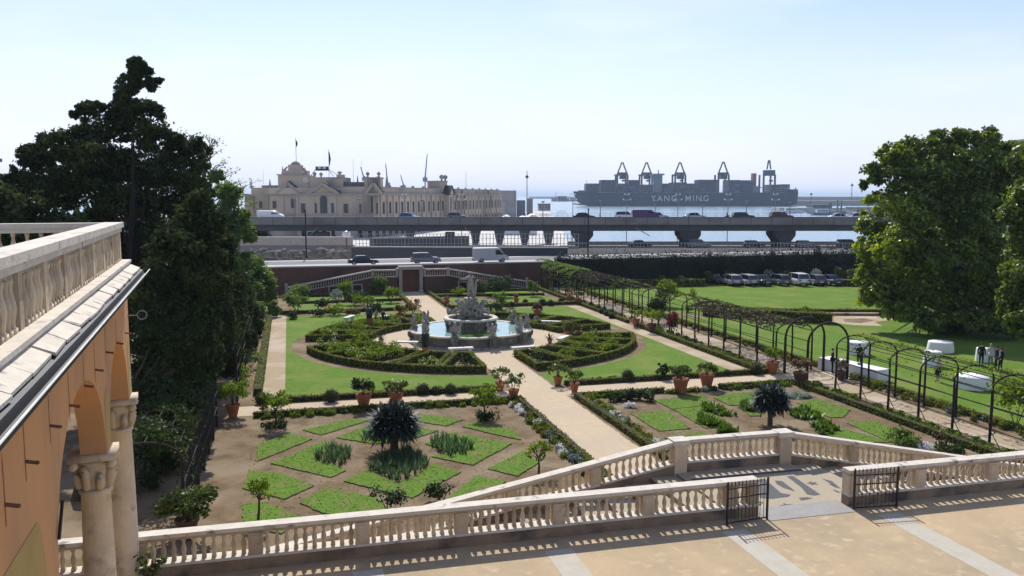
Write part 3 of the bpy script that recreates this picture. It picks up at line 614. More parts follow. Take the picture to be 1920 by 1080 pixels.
def person(label, x, y, rz, top='suitblack', legs='suitblack', hair='hairdark', pose='stand', skirt=False, group='guests and waiters in the garden', h=1.75, z=0., shirt=None, apart=.0, reach=.0):
    t = thing('person', label, 'person', (x, y, z), rz, group); s = h/1.75
    sit = pose == 'sit'
    if not sit:
        hp = .93; v = [(0, 0, hp), (0, 0, 1.12), (0, 0, 1.32), (0, 0, 1.44), (0, .005, 1.52), (0, .01, 1.60), (0, .01, 1.69),
            (.09, 0, .88), (.10, .01, .50), (.10+apart, -.01, .10), (.10+apart, .09, .03), (-.09, 0, .88), (-.11, .03, .50), (-.12-apart, .02, .10), (-.13-apart, .12, .03),
            (.18, 0, 1.40), (.24, -.02, 1.13), (.22, .08+reach, .92+reach*.6), (.20, .13+reach*1.3, .86+reach), (-.18, 0, 1.40), (-.25, -.02, 1.13), (-.24, .05+reach, .90+reach*.6), (-.22, .09+reach*1.2, .83+reach)]
    else:
        v = [(0, 0, .52), (0, .0, .72), (0, .03, .92), (0, .05, 1.05), (0, .07, 1.12), (0, .09, 1.2), (0, .09, 1.29),
            (.09, .05, .52), (.11, .42, .50), (.10, .44, .10), (.10, .54, .04), (-.09, .05, .52), (-.12, .42, .50), (-.12, .5, .10), (-.12, .6, .04),
            (.18, .04, 1.0), (.23, .05, .75), (.16, .25, .66), (.10, .32, .62), (-.18, .04, 1.0), (-.24, .05, .75), (-.17, .25, .66), (-.12, .32, .62)]
    e = [(0, 1), (1, 2), (2, 3), (3, 4), (4, 5), (5, 6), (0, 7), (7, 8), (8, 9), (9, 10), (0, 11), (11, 12), (12, 13), (13, 14), (3, 15), (15, 16), (16, 17), (17, 18), (3, 19), (19, 20), (20, 21), (21, 22)]
    r = [(.15, .11), (.145, .10), (.165, .11), (.09, .07), .05, .085, .085, .085, .06, .042, .04, .085, .06, .042, .04, .062, .048, .036, .036, .062, .048, .036, .036]
    zl = (.90, 1.47) if not sit else (.50, 1.07)
    hands = [Vector(v[18]), Vector(v[22])]
    def mf(c):
        if c.z > zl[1]: return 0
        if min((c-q).length for q in hands) < .055: return 0
        if sit: return 1 if (c.z > .6 or c.y < -.02) else (2 if c.z > .12 else 3)
        return 1 if c.z > zl[0] else (2 if c.z > .09 else 3)
    body = skin_body('body', v, e, r, ['skin', top, ('skin' if skirt else legs), 'dark'], t, 0, 2, mf)
    hz = v[5][2]; hy = v[5][1]
    g = MB(); g.sph((0, hy-.018, hz+.055), (.088, .095, .085), 12); g.build('hair', hair, t, True)
    g = MB(); g.tube([(0, hy+.085, hz+.03), (0, hy+.112, hz)], [.012, .018], 6); g.build('nose', 'skin', t, True)
    g = MB(); [g.sph((sx*.032, hy+.086, hz+.025), .012, 6) for sx in (-1, 1)]; g.build('eyes', 'dark', t)
    g = MB(); g.box((0, hy+.092, hz-.045), (.045, .012, .012)); g.build('mouth', 'lampred', t)
    for sx in (-1, 1):
        hd = v[18 if sx > 0 else 22]; g = MB()
        for q in range(4): g.tube([(hd[0]+(q-1.5)*.017, hd[1]+.02, hd[2]-.005), (hd[0]+(q-1.5)*.019, hd[1]+.055-.006*abs(q-1.4), hd[2]-.025), (hd[0]+(q-1.5)*.018, hd[1]+.07-.008*abs(q-1.4), hd[2]-.055)], [.009, .008, .006], 5)
        g.tube([(hd[0]-sx*.03, hd[1], hd[2]), (hd[0]-sx*.05, hd[1]+.03, hd[2]-.02)], [.01, .007], 5); g.build('fingers', 'skin', t, True)
    if skirt: g = MB(); g.lathe((0, 0, .48), [(.20, 0), (.195, .2), (.17, .38), (.15, .5)], 14); g.build('skirt', legs, t, True)
    if shirt: g = MB(); g.prism([(-.05, .095), (.05, .095), (.03, .122), (-.03, .122)], zl[0]+.2, zl[1]-.03); g.build('shirt_front', shirt, t)
    if not sit and not skirt: g = MB(); g.lathe((0, 0, .84), [(.165, 0), (.17, .04), (.155, .25)], 12); g.build('jacket_hem', top, t, True)
    t.scale = (s, s, s); return t

# ================================================================ FOUNTAIN
ft = thing('fountain', 'large round marble fountain with a sea god on a shell chariot drawn by horses', 'fountain', (CX, CY, 0))
N = 10; rp_ = 4.75
def lobed(r, n=120, amp=.22, ph=0.):          # rim bulging between the ten pedestals
    return [(r+amp*abs(math.sin((a+ph)*N/2)))*math.cos(a) for a in np.linspace(0, 2*pi, n, endpoint=False)], [(r+amp*abs(math.sin((a+ph)*N/2)))*math.sin(a) for a in np.linspace(0, 2*pi, n, endpoint=False)]
PH = R(9)
def lobering(g, prof, n=120, amp=.25):        # prof: list (r,z) closed ring section
    P = []; F = []
    for r, z in prof:
        xs, ys = lobed(r, n, amp, PH)
        P += [(x, y, z) for x, y in zip(xs, ys)]
    k = len(prof)
    for i in range(k):
        j = (i+1) % k
        for q in range(n): F.append((i*n+q, i*n+(q+1) % n, j*n+(q+1) % n, j*n+q))
    g.add(P, F)
g = MB(); lobering(g, [(5.05, 0), (5.05, .12), (4.9, .14), (4.9, .19), (4.3, .19), (4.3, 0)]); g.build('base_step', 'marble', ft)
g = MB(); lobering(g, [(4.72, .19), (4.76, .28), (4.58, .36), (4.62, .6), (4.75, .78), (4.62, .84), (4.3, .84), (4.3, .19)]); g.build('basin_wall', 'mossmarble', ft, True)
g = MB(); lobering(g, [(4.62, .842), (4.86, .86), (4.9, .93), (4.84, 1.0), (4.5, 1.0), (4.44, .94), (4.44, .842)]); g.build('basin_rim', 'railstone', ft, True)
xs, ys = lobed(4.42, 120, .25, PH)
g = MB(); ang = np.linspace(0, 2*pi, 120, endpoint=False)
g.sheet([(x, y) for x, y in zip(xs, ys)], .955); g.build('pool_water', 'poolwater', ft)
g = MB(); g.sheet([(x*.97, y*.97) for x, y, a in zip(xs, ys, ang) if 3*pi/2-.52 < a < 3*pi/2+.36]+[(1.2*math.cos(a), 2.05*math.sin(a)) for a in np.linspace(-pi/2+.5, -pi/2-.75, 10)], .959); g.build('green_algae', 'algae', ft)
def eagle(cx, cy, rz, k=1.):
    g = MB(); c_, s_ = math.cos(rz), math.sin(rz)
    def T(x, y, z): return (cx+(x*c_-y*s_)*k, cy+(x*s_+y*c_)*k, 1.0+z*k)
    g.tube([T(0, 0, 0), T(0, 0, .14)], [.27*k, .2*k], 10)
    g.tube([T(0, -.04, .1), T(0, -.02, .32), T(0, .03, .62), T(0, .02, .86), T(0, .05, 1.0), T(0, .16, 1.02)], [.12*k, .19*k, .23*k, .13*k, .11*k, .03*k], 10)
    for sx in (-1, 1):
        g.tube([T(sx*.12, .0, .42), T(sx*.30, -.06, .62), T(sx*.38, -.1, .9), T(sx*.34, -.1, 1.16)], [.10*k, .13*k, .11*k, .03*k], 7)
        g.tube([T(sx*.08, .06, 0.05), T(sx*.1, .1, .36)], [.07*k, .1*k], 6)
        for q in range(3): g.tube([T(sx*(.2+.07*q), -.12, .30+.1*q), T(sx*(.3+.05*q), -.2, .1+.12*q)], [.07*k, .03*k], 5)
    g.tube([T(0, -.12, .3), T(0, -.3, .08)], [.12*k, .07*k], 6)
    return g
for i in range(N):
    a = 2*pi*i/N-PH; x, y = rp_*math.cos(a), rp_*math.sin(a)
    g = MB(); g.box((x, y, .12), (.62, .75, .2), a); g.box((x, y, .32), (.5, .62, .52), a); g.box((x, y, .84), (.62, .72, .165), a)
    g.tube([(x+.3*math.cos(a), y+.3*math.sin(a), .3), (x+.36*math.cos(a), y+.36*math.sin(a), .5), (x+.3*math.cos(a), y+.3*math.sin(a), .78)], [.1, .16, .2], 7); p = g.build('pedestal', 'mossmarble', ft)
    eagle(x, y, a-pi/2, 1.05+.08*math.sin(i*3)).build('eagle_statue', 'marble', ft, True)
# inner basin
g = MB(); g.lathe((0, 0, 0), [(1.95, .3), (1.95, .82), (2.08, .86), (2.08, .98), (1.92, 1.02), (1.9, 1.2), (1.98, 1.55), (2.12, 1.72), (2.12, 1.75), (1.8, 1.75), (1.75, 1.5), (.3, 1.5)], 24)
for i in range(12):
    a = 2*pi*i/12; g.tube([(1.96*math.cos(a), 1.96*math.sin(a), 1.0), (2.04*math.cos(a), 2.04*math.sin(a), 1.35), (2.16*math.cos(a), 2.16*math.sin(a), 1.74)], [.1, .13, .09], 6)
g.build('inner_basin', 'mossmarble', ft, False)
g = MB(); P = []; F = []; n = 48; pr = [(2.04, 1.752), (2.24, 1.78), (2.26, 1.88), (2.18, 1.94), (1.86, 1.94), (1.82, 1.752)]
for r, z in pr: P += [((r+.05*abs(math.sin(3*2*pi*q/n)))*math.cos(2*pi*q/n), (r+.05*abs(math.sin(3*2*pi*q/n)))*math.sin(2*pi*q/n), z) for q in range(n)]
for i in range(6):
    for q in range(n): F.append((i*n+q, i*n+(q+1) % n, ((i+1) % 6)*n+(q+1) % n, ((i+1) % 6)*n+q))
g.add(P, F); g.build('inner_rim', 'railstone', ft, True)
g = MB(); g.sheet([(1.84*math.cos(2*pi*q/40), 1.84*math.sin(2*pi*q/40)) for q in range(40)], 1.6); g.build('inner_water', 'pondwater', ft)
g = MB(); rr = random.Random(3)
for i in range(46):
    a = rr.uniform(0, 2*pi); d = rr.uniform(0, 1.15); h = 1.5+(1.3-d)*rr.uniform(.3, 1.1); g.sph((d*math.cos(a), d*math.sin(a), h), (rr.uniform(.2, .45), rr.uniform(.2, .45), rr.uniform(.2, .5)), 7, jit=.25)
g.build('rockwork', 'mossmarble', ft)
# rearing sea horses
def seahorse(rz, lean=0., k=1.):
    c_, s_ = math.cos(rz), math.sin(rz)
    def T(x, z, y=0): return (x*c_-y*s_, x*s_+y*c_, z)
    v = [T(.2, 1.75), T(.55, 2.2), T(.8, 2.6), T(.95, 3.0), T(1.02, 3.3), T(1.25, 3.28), T(1.4, 3.12), T(1.05, 2.5, .16), T(1.35, 2.62, .2), T(1.42, 2.3, .2), T(1.05, 2.45, -.16), T(1.38, 2.4, -.2), T(1.5, 2.1, -.2), T(-.1, 1.7, .25), T(.98, 3.45, .07)]
    e = [(0, 1), (1, 2), (2, 3), (3, 4), (4, 5), (5, 6), (2, 7), (7, 8), (8, 9), (2, 10), (10, 11), (11, 12), (0, 13), (4, 14)]
    skin_body('sea_horse', v, e, [.3, .34, .27, .2, .16, .13, .08, .13, .08, .06, .13, .08, .06, .2, .05], ['marble'], ft, 1, 2)
for a in (R(-150), R(-75), R(-15), R(70), R(150)): seahorse(a)
g = MB(); g.lathe((0, 0, 2.0), [(.9, 0), (.75, .5), (.55, .9), (.5, 1.25), (.62, 1.45), (.55, 1.55)], 14); g.build('shell_chariot', 'marble', ft, True)
# the sea god
v = [(0, 0, 4.45), (.02, .02, 4.8), (.03, .0, 5.1), (.02, 0, 5.3), (0, -.02, 5.43), (-.02, -.03, 5.6), (-.02, -.03, 5.72), (.14, -.02, 4.35), (.2, -.2, 3.95), (.2, -.08, 3.5), (.22, -.3, 3.45), (-.13, .02, 4.35), (-.16, .02, 3.9), (-.16, .06, 3.5), (-.16, -.14, 3.46),
     (.3, 0, 5.2), (.45, -.05, 4.9), (.36, -.25, 4.7), (-.3, -.02, 5.2), (-.58, -.12, 5.12), (-.86, -.22, 5.15), (-1.0, -.25, 5.18)]
e = [(0, 1), (1, 2), (2, 3), (3, 4), (4, 5), (5, 6), (0, 7), (7, 8), (8, 9), (9, 10), (0, 11), (11, 12), (12, 13), (13, 14), (3, 15), (15, 16), (16, 17), (3, 18), (18, 19), (19, 20), (20, 21)]
skin_body('sea_god', v, e, [.24, .24, .29, .17, .1, .16, .13, .17, .13, .09, .07, .17, .13, .09, .07, .14, .10, .07, .14, .1, .08, .07], ['marble'], ft, 0, 2)
g = MB(); g.tube([(.3, .12, 5.2), (.42, .3, 4.7), (.34, .3, 4.1), (.22, .2, 3.5)], [.1, .2, .24, .2], 8); g.build('cloak', 'marble', ft, True)
g = MB(); g.tube([(-1.0, -.25, 5.0), (-1.0, -.25, 5.75)], .03, 6)
for q in (-.12, 0, .12): g.tube([(-1.0+q*.4, -.25, 5.6), (-1.0+q, -.25, 5.7), (-1.0+q, -.25, 5.95)], .022, 5)
g.build('trident', 'marble', ft, True)

# ================================================================ THE RING OF HEDGED FLOWER BEDS
def plant(name, label, cat, x, y, h, r, matn, n=600, leaf=.09, group=None, stems=3, z=0., flowers=None, blobs=None, core=True, trunk='bark', asp=1.7):
    """leafy plant: stems and a loose crown of leaves, as one thing"""
    t = thing(name, label, cat, (x, y, z), random.uniform(0, 6), group)
    cl = [(0, 0, h*.6, r*.75, r*.75, h*.38)]; rs = np.random.RandomState(int(abs(x*131+y*17)) % 9999)
    for _ in range(blobs or 6):
        a = rs.rand()*6.28; d = r*(.3+.5*rs.rand()); q = r*(.3+.25*rs.rand()); cl.append((d*math.cos(a), d*math.sin(a), h*(.4+.45*rs.rand()), q, q, q*.9))
    p, nr = clump_points(cl, n, .25, .25); p[:, 2] = np.maximum(p[:, 2], .03); g = MB(); g.leaves(p, leaf, 0, asp, nr*.5)
    if flowers: k = RNG.choice(len(p), max(4, n//14)); g.leaves(p[k]+nr[k]*.05, leaf*1.1, 1, 1., nr[k])
    g.build('foliage', [matn]+([flowers] if flowers else []), t)
    g = MB()
    for i in range(stems): a = 6.28*i/stems+.4; g.tube([(.03*math.cos(a), .03*math.sin(a), 0), (r*.35*math.cos(a), r*.35*math.sin(a), h*.4), (r*.6*math.cos(a), r*.6*math.sin(a), h*.75)], [.028, .018, .008], 5)
    g.build('stem', trunk, t); return t
qn = {(-1, -1): 'front left', (1, -1): 'front right', (-1, 1): 'back left', (1, 1): 'back right'}
R0, R1 = 8.35, 13.55
protos = {}
for (sx, sy), q in qn.items():
    a_in = 10.5; a_out = 83.5; nW = 5; gapd = 1.5; wdt = (a_out-a_in)/nW
    for k in range(nW):
        # k=0 nearest the main path
        b1 = 90-(90-a_out)-k*wdt-gapd/2; b0 = b1-wdt+gapd
        P4 = [(R0, b0+1.2), (R1, b0), (R1, (b0+b1)/2), (R1, b1), (R0, b1-1.2)]
        pts = [(CX+sx*r*math.cos(R(a)), CY+sy*r*math.sin(R(a))) for r, a in P4]
        if k == 0: pts[-1] = (CX+sx*1.75, pts[-1][1]); pts[-2] = (CX+sx*1.9, pts[-2][1])
        hedge('hedge', pts, .27, .52, '%s wedge-shaped box hedge from the main path in the %s quarter of the ring' % (ORD[k], q), 'wedge-shaped box hedges of the round beds', True, dens=170, leaf=.085)
        ca = R((b0+b1)/2); cx_, cy_ = CX+sx*10.9*math.cos(ca), CY+sy*10.9*math.sin(ca)
        near = sy < 0
        spots = [(10.0, -.02), (11.9, -.06)] if k > 1 else [(10.9, 0)]
        if sx < 0 and k > 2: spots.append((12.2, .07))
        if not near: spots = spots[:2]
        for j, (rr_, da) in enumerate(spots):
            hh, rad, mt = (1.25, .95, 'shrub') if sx < 0 else (.85, .8, 'shrub')
            if k < 2: hh, rad = .62, .75
            if k == 0 and near: mt = 'darkshrub'
            if not near: hh, rad = (1.0, .85) if sx < 0 else (.45, .65)
            if not near and sx > 0: mt = 'darkshrub'
            if sx > 0 and near and j == 1: hh = .6
            hh *= random.uniform(.75, 1.2)
            x, y = CX+sx*rr_*math.cos(ca+da), CY+sy*rr_*math.sin(ca+da)
            plant('shrub', '%s leafy shrub in the %s wedge bed from the main path, %s quarter' % (['inner', 'outer', 'outermost'][j], ORD[k], q), 'shrub', x, y, hh, rad, mt, 480, .10, 'leafy shrubs filling the wedge beds', flowers=('white_petals' if (k+j) % 4 == 1 and sx < 0 else None))
# benches
def bench(x, y, rz, label):
    t = thing('stone_bench', label, 'bench', (x, y, 0), rz, 'white stone benches round the fountain')
    g = MB(); g.box((0, 0, .40), (1.9, .5, .12)); g.build('seat', 'benchstone', t)
    for s in (-1, 1): g = MB(); g.box((s*.7, 0, 0), (.22, .4, .06)); g.box((s*.7, 0, .06), (.16, .34, .28)); g.box((s*.7, 0, .34), (.24, .42, .06)); g.build('leg', 'benchstone', t)
bp = [(864, 664, 0, 'white stone bench in front of the fountain near the main path'), (762, 652, -.35, 'grey stone bench left of the front flower wedge'), (655, 603, 1.1, 'white stone bench behind the potted cactus left of the plaza'),
      (712, 603, -2.6, 'white stone bench under the seated couple'), (1034, 612, -.5, 'long white stone bench at the right back of the plaza'), (1056, 643, .85, 'white stone bench beside the white rimmed pot'), (981, 662, .12, 'white stone bench right of the main path at the plaza edge')]
for u, v, a, l in bp: x, y = G(u, v); bench(x, y, a, l)

# ================================================================ POTS, PLANTS, BALLS
def pot_mb(k=1., rim='terracotta'):
    g = MB(); g.lathe((0, 0, 0), [(.20*k, 0), (.215*k, .05), (.34*k, .55*k), (.36*k, .58*k), (.385*k, .60*k), (.385*k, .68*k), (.33*k, .68*k), (.31*k, .60*k)], 18); g.lathe((0, 0, .40*k), [(.29*k, 0), (.29*k, .01)], 12); return g
def potted(u, v, label, k=1., h=1.0, r=.6, matn='citrus', ring='terracotta', n=700, wood='bark', kind='citrus', z=0., base=.0):
    x, y = G(u, v); t = thing('potted_plant', label, 'potted plant', (x, y, 0), random.uniform(0, 6), 'terracotta pots along the garden paths')
    if base: g = MB(); g.lathe((0, 0, 0), [(.42*k, 0), (.42*k, base*.4), (.34*k, base*.5), (.34*k, base-.005)], 12); g.build('stone_base', 'benchstone', t)
    pb = pot_mb(k); o = pb.build('pot', ring, t, True, loc=(0, 0, base)); 
    z0 = base+.62*k
    if kind == 'cactus':
        g = MB(); rr = random.Random(5)
        for i in range(9):
            a = rr.uniform(0, 6.28); d = rr.uniform(.03, .2); g.tube([(d*math.cos(a), d*math.sin(a), z0-.15), (d*1.4*math.cos(a), d*1.4*math.sin(a), z0+h*rr.uniform(.7, 1.05))], [.075, .07], 8); g.sph((d*1.4*math.cos(a), d*1.4*math.sin(a), z0+h*.85), (.07, .07, .12), 6)
        g.build('cactus_stem', 'cactus', t, True); return t
    if kind == 'agave':
        g = MB(); blades(g, (0, 0, z0), 30, h, .09, 0.1, 1.3); g.build('foliage', matn, t); return t
    if kind == 'ball':
        g = MB(); p, nr = clump_points([(0, 0, z0+r*.75, r, r, r*.9)], n, .92); g.leaves(p, .06, 1, 1.3, nr*1.2); g.sph((0, 0, z0+r*.75), (r*.9, r*.9, r*.8), 10); g.build('foliage', ['hedgecore', 'hedge'], t); return t
    cl = [(0, 0, z0+h*.55, r*.65, r*.65, h*.42)]
    for i in range(9): a = i*.7; d = r*.6; cl.append((d*math.cos(a), d*math.sin(a), z0+h*random.uniform(.35, .9), r*.3, r*.3, h*.22))
    p, nr = clump_points(cl, n, .3, .2); g = MB(); g.leaves(p, .095, 0, 1.8, nr*.5); g.build('foliage', matn, t)
    g = MB()
    for i in range(4): a = 1.57*i; g.tube([(0, 0, z0-.2), (.08*math.cos(a), .08*math.sin(a), z0+h*.3), (r*.55*math.cos(a), r*.55*math.sin(a), z0+h*.8)], [.03, .02, .008], 5)
    g.build('stem', wood, t); return t
def blades(g, c, n, ln, wd, e0=.1, e1=1.35, m=0, droop=.35, seed=1):
    rr = np.random.RandomState(seed+int(abs(c[0]*10+c[1]*3+c[2]*7)))
    for i in range(n):
        a = rr.rand()*6.283; e = e0+(e1-e0)*rr.rand(); l = ln*(.75+.35*rr.rand()); w2 = wd/2
        dx, dy = math.cos(a), math.sin(a); P = []
        for s in (0, .35, .7, 1.): 
            hor = l*s*math.cos(e); zz = l*s*math.sin(e)-droop*l*s*s*math.cos(e); ww = w2*(1-.15*s) if s < .7 else (w2*.6 if s < 1 else .003)
            P += [(c[0]+dx*hor-dy*ww, c[1]+dy*hor+dx*ww, c[2]+zz), (c[0]+dx*hor+dy*ww, c[1]+dy*hor-dx*ww, c[2]+zz)]
        g.add(P, [(0, 1, 3, 2), (2, 3, 5, 4), (4, 5, 7, 6)], m)
potted(682, 765, 'big terracotta pot with a dark glossy shrub beside the left lawn corner', 1.2, 1.0, .8, 'darkshrub', n=1000)
potted(743, 760, 'big terracotta pot with a low spreading bush behind the left yucca', 1.2, .75, .85, 'citrus', n=1000)
potted(963, 749, 'terracotta pot with a yellowish bush at the left edge of the main path', .9, .95, .75, 'citrus')
potted(938, 733, 'terracotta pot half hidden behind another at the left of the main path', .85, 1.0, .7, 'citrus')
potted(1046, 722, 'terracotta pot with a rounded citrus bush right of the main path', .85, 1.05, .8, 'citrus')
potted(1077, 735, 'terracotta pot with a sparse citrus bush at the corner hedge right of the main path', .85, .9, .65, 'citrus')
potted(1276, 737, 'tall terracotta pot with a bushy plant beside the turf squares', 1.35, .85, .8, 'citrus', n=900)
potted(1325, 727, 'tall terracotta pot with yellow-green leaves right of its twin', 1.3, .8, .8, 'citrus', n=800)
potted(1448, 700, 'terracotta pot with a light green bush by the pergola entrance', 1.2, 1.0, .7, 'shrub')
potted(1500, 722, 'dark terracotta pot with reddish leaves beside the pergola entrance', 1.25, .9, .75, 'reddish', 'darkpot')
potted(1576, 712, 'dark pot with brown twigs just inside the pergola', .9, .8, .5, 'reddish', 'darkpot')
potted(1192, 612, 'orange terracotta pot with a leafy bush at the far pergola opening', 1.05, .9, .8, 'shrub')
potted(1222, 622, 'brown pot under a tall bush at the far pergola opening', 1.1, 1.5, 1.1, 'shrub', 'darkpot')
potted(437, 782, 'terracotta pot with a bright bush at the left end of the cross path', 1.05, 1.5, 1.1, 'shrub', n=1200)
potted(352, 1010, 'terracotta pot coloured dark as in shade, hidden by a large leafy bush below the left balustrade', 1.1, 1.2, 1.25, 'citrus', 'darkpot', n=2200)  # darker pot and leaf colours stand in for the shade here
potted(798, 662, 'small orange pot with tall dark cactus stems before the fountain', .7, 1.15, .3, kind='cactus')
potted(693, 617, 'orange pot with a dark columnar plant at the left of the plaza', .95, 1.0, .3, kind='cactus', base=.35)
potted(750, 606, 'orange pot on a stone base behind the seated couple', .95, .8, .5, 'reddish', base=.35)
potted(715, 645, 'low pot with a thin curved cactus at the left plaza edge', .6, .8, .4, 'darkshrub', kind='agave')
potted(1031, 645, 'low pot with a spiky dark plant at the right plaza edge', .6, .8, .4, 'darkshrub', kind='agave')
potted(1065, 634, 'wide white rimmed pot with a clipped ball bush', 1.0, .8, .5, 'hedge', kind='ball', n=600)
potted(1085, 634, 'plain terracotta pot right of the white rimmed pot', .9, .7, .5, 'citrus')
potted(1007, 598, 'orange pot on a stone base right behind the fountain', .95, .6, .4, 'reddish', base=.3)
potted(1068, 566, 'far terracotta pot beside the pergola posts, first of a pair', 1.0, .9, .7, 'reddish')
potted(1084, 570, 'far terracotta pot beside the pergola posts, second of a pair', 1.0, .9, .7, 'citrus')
potted(968, 569, 'slender orange pot in the back right parterre', .9, .5, .35, 'reddish')
potted(838, 573, 'dark red pot by the path behind the fountain', .9, .5, .5, 'reddish')
# clipped balls
def ball(u, v, r, label):
    x, y = G(u, v); g = MB(); p, nr = clump_points([(0, 0, r*.9, r, r, r*.92)], int(900*r*2), .94); g.leaves(p, .055, 1, 1.3, nr*1.3); g.sph((0, 0, r*.9), (r*.93, r*.93, r*.85), 12)
    tag(g.build('topiary_ball', ['hedgecore', 'darkshrub'], loc=(x, y, 0)), label, 'topiary', 'clipped topiary balls')
for u, v, r, l in [(621, 754, .42, 'dark clipped ball alone on the front left lawn border'), (793, 739, .37, 'left of three clipped balls on the lawn border'), (817, 739, .27, 'small middle one of three clipped balls on the lawn border'), (845, 739, .36, 'right of three clipped balls on the lawn border'),
    (489, 757, .34, 'clipped ball at the left corner of the front lawn'), (571, 752, .17, 'tiny clipped ball left of the lone dark ball'), (1177, 714, .40, 'clipped ball on the right lawn border'), (1124, 716, .18, 'tiny clipped ball right of the path pots'), (1418, 702, .40, 'clipped ball near the pergola entrance'),
    (1363, 704, .22, 'small clipped ball right of the pot pair'), (1008, 586, .55, 'round clipped ball behind the fountain right'), (1017, 572, .4, 'clipped ball in the back right border, left one'), (1032, 573, .35, 'clipped ball in the back right border, second'), (1053, 569, .38, 'clipped ball at the back right pergola corner'), (985, 570, .3, 'small clipped ball in the back right border'),
    (1120, 583, .3, 'first clipped ball along the pergola hedge'), (1129, 588, .32, 'second clipped ball along the pergola hedge'), (1137, 592, .28, 'third clipped ball along the pergola hedge'), (1146, 597, .3, 'fourth clipped ball along the pergola hedge')]:
    ball(u, v, r, l)

# straight low hedges
HG = 'low clipped box hedges of the garden'
for pts, wd, h, l in [
    ([(-2.0, 47.5), (12.6, 47.5)], .35, .32, 'low box hedge behind the left parterre'), ([(16.4, 47.4), (21.8, 47.35)], .35, .32, 'short low box hedge behind the right parterre, left of the pot'), ([(25.9, 47.4), (30.6, 47.5)], .35, .32, 'short low box hedge behind the right parterre, right of the pots'),
    ([(-1.8, 50.75), (12.4, 50.7)], .38, .30, 'low box hedge edging the front left lawn'), ([(16.9, 50.8), (31.2, 51.0)], .38, .30, 'low box hedge edging the front right lawn'),
    ([(12.75, 47.4), (12.75, 30), (12.75, 26.6)], .35, .34, 'low box hedge along the left side of the main path'), ([(16.35, 47.2), (16.35, 27)], .35, .34, 'low box hedge along the right side of the main path'),
    ([(31.05, 47.4), (31.2, 30)], .38, .34, 'low box hedge between the right parterre and pergola'), ([(30.95, 52), (30.9, 72.2)], .38, .32, 'low box hedge along the pergola beside the right lawn'), ([(30.9, 75), (30.9, 104)], .38, .32, 'low box hedge along the far half of the pergola'),
    ([(-1.3, 89.2), (12.6, 89.2)], .42, .36, 'low box hedge behind the back left lawn'), ([(16.6, 89.3), (30.4, 89.4)], .42, .36, 'low box hedge behind the back right lawn'),
    ([(12.7, 90), (12.7, 104.5)], .4, .36, 'low box hedge left of the far main path'), ([(16.5, 90), (16.5, 104.5)], .4, .36, 'low box hedge right of the far main path'),
    ([(-2.1, 53), (-2.1, 86)], .5, .45, 'low box hedge at the left edge of the garden'), ([(35.9, 30), (35.9, 48)], .4, .34, 'low box hedge on the lawn side of the near pergola'), ([(35.9, 51), (35.9, 104)], .4, .34, 'low box hedge on the lawn side of the far pergola'),
    ([(0, 103.9), (12.3, 104.0)], .4, .36, 'low box hedge at the foot of the left wall'), ([(17.2, 104), (29.4, 103.6)], .4, .36, 'low box hedge at the foot of the right wall'), ([(17, 100.2), (29.6, 98.4)], .3, .3, 'thin box hedge inside the back right parterre'), ([(0, 97.5), (12.2, 97.5)], .3, .3, 'thin box hedge inside the back left parterre')]:
    hedge('hedge', pts, wd, h, l, HG, dens=110, leaf=.075)
hedge('hedge', [GR(1152, 104.6), GR(1312, 103.4)], 1.3, 1.0, 'long clipped hedge with a flat top before the dark wall of trees', HG, dens=45, leaf=.12)
hedge('hedge', [G(1330, 592), G(1548, 606)], 1.3, 1.0, 'clipped hedge left of the sandy hollow', HG, dens=60, leaf=.11); hedge('hedge', [G(1335, 583), G(1500, 588), G(1700, 589)], .8, .5, 'thin clipped hedge behind the sandy hollow', HG, dens=60, leaf=.1)
hedge('hedge', [G(1575, 536), G(1680, 540)], 1.2, .9, 'clipped hedge right of the parked cars', HG, dens=50, leaf=.12)

# ================================================================ YUCCAS, SMALL TREES, BEDDING
def yucca(u, v, label, hs, r, n, tw, ln, wd, dead):
    """many-headed crown: rosettes of stiff blades pointing outwards from a dome of branch tips"""
    x, y = G(u, v); t = thing('dragon_tree', label, 'tree', (x, y, 0), 0, None); rr = np.random.RandomState(int(x*7))
    tr = MB(); cr = MB(); dd = MB(); zc = hs-r*.62
    for i in range(n):
        a = i*2.39996; e = math.asin(max(-.30, 1-1.30*(i+.5)/n)); d0 = Vector((math.cos(a)*math.cos(e), math.sin(a)*math.cos(e), math.sin(e)))
        tip = Vector((0, 0, zc))+Vector((d0.x*r*.58, d0.y*r*.58, d0.z*r*.5)); tr.tube([(tw*.5*math.cos(a), tw*.5*math.sin(a), 0 if i < 5 else zc*.55), (d0.x*r*.22, d0.y*r*.22, zc*.8), tip], [tw*(.55 if i < 5 else .3), tw*.32, tw*.26], 6)
        ax = (d0+Vector((0, 0, .35))).normalized(); q1 = ax.orthogonal().normalized(); q2 = ax.cross(q1)
        for k in range(32):
            b = rr.rand()*6.283; sp_ = .25+1.25*rr.rand()**.8; dv = (ax*math.cos(sp_)+(q1*math.cos(b)+q2*math.sin(b))*math.sin(sp_)).normalized(); l = ln*(.5+.7*rr.rand()); sd = dv.cross(Vector((0, 0, 1))).normalized() if abs(dv.z) < .98 else q1; P = []
            for s_ in (0, .5, .85, 1.): p = tip+dv*(l*s_)-Vector((0, 0, .16*l*s_*s_)); ww = wd/2*(1 if s_ < .6 else (.6 if s_ < .9 else .03)); P += [p-sd*ww, p+sd*ww]
            cr.add(P, [(0, 1, 3, 2), (2, 3, 5, 4), (4, 5, 7, 6)])
        if dead and e < .5: blades(dd, (tip[0]*.9, tip[1]*.9, tip[2]-.05), 14, ln*.9, wd, -1.5, -.8, 0, .1, i+40)
    tr.build('trunk', 'greybark', t); cr.build('crown', 'yucca', t)
    if dead: dd.build('dead_leaves', 'deadleaf', t)
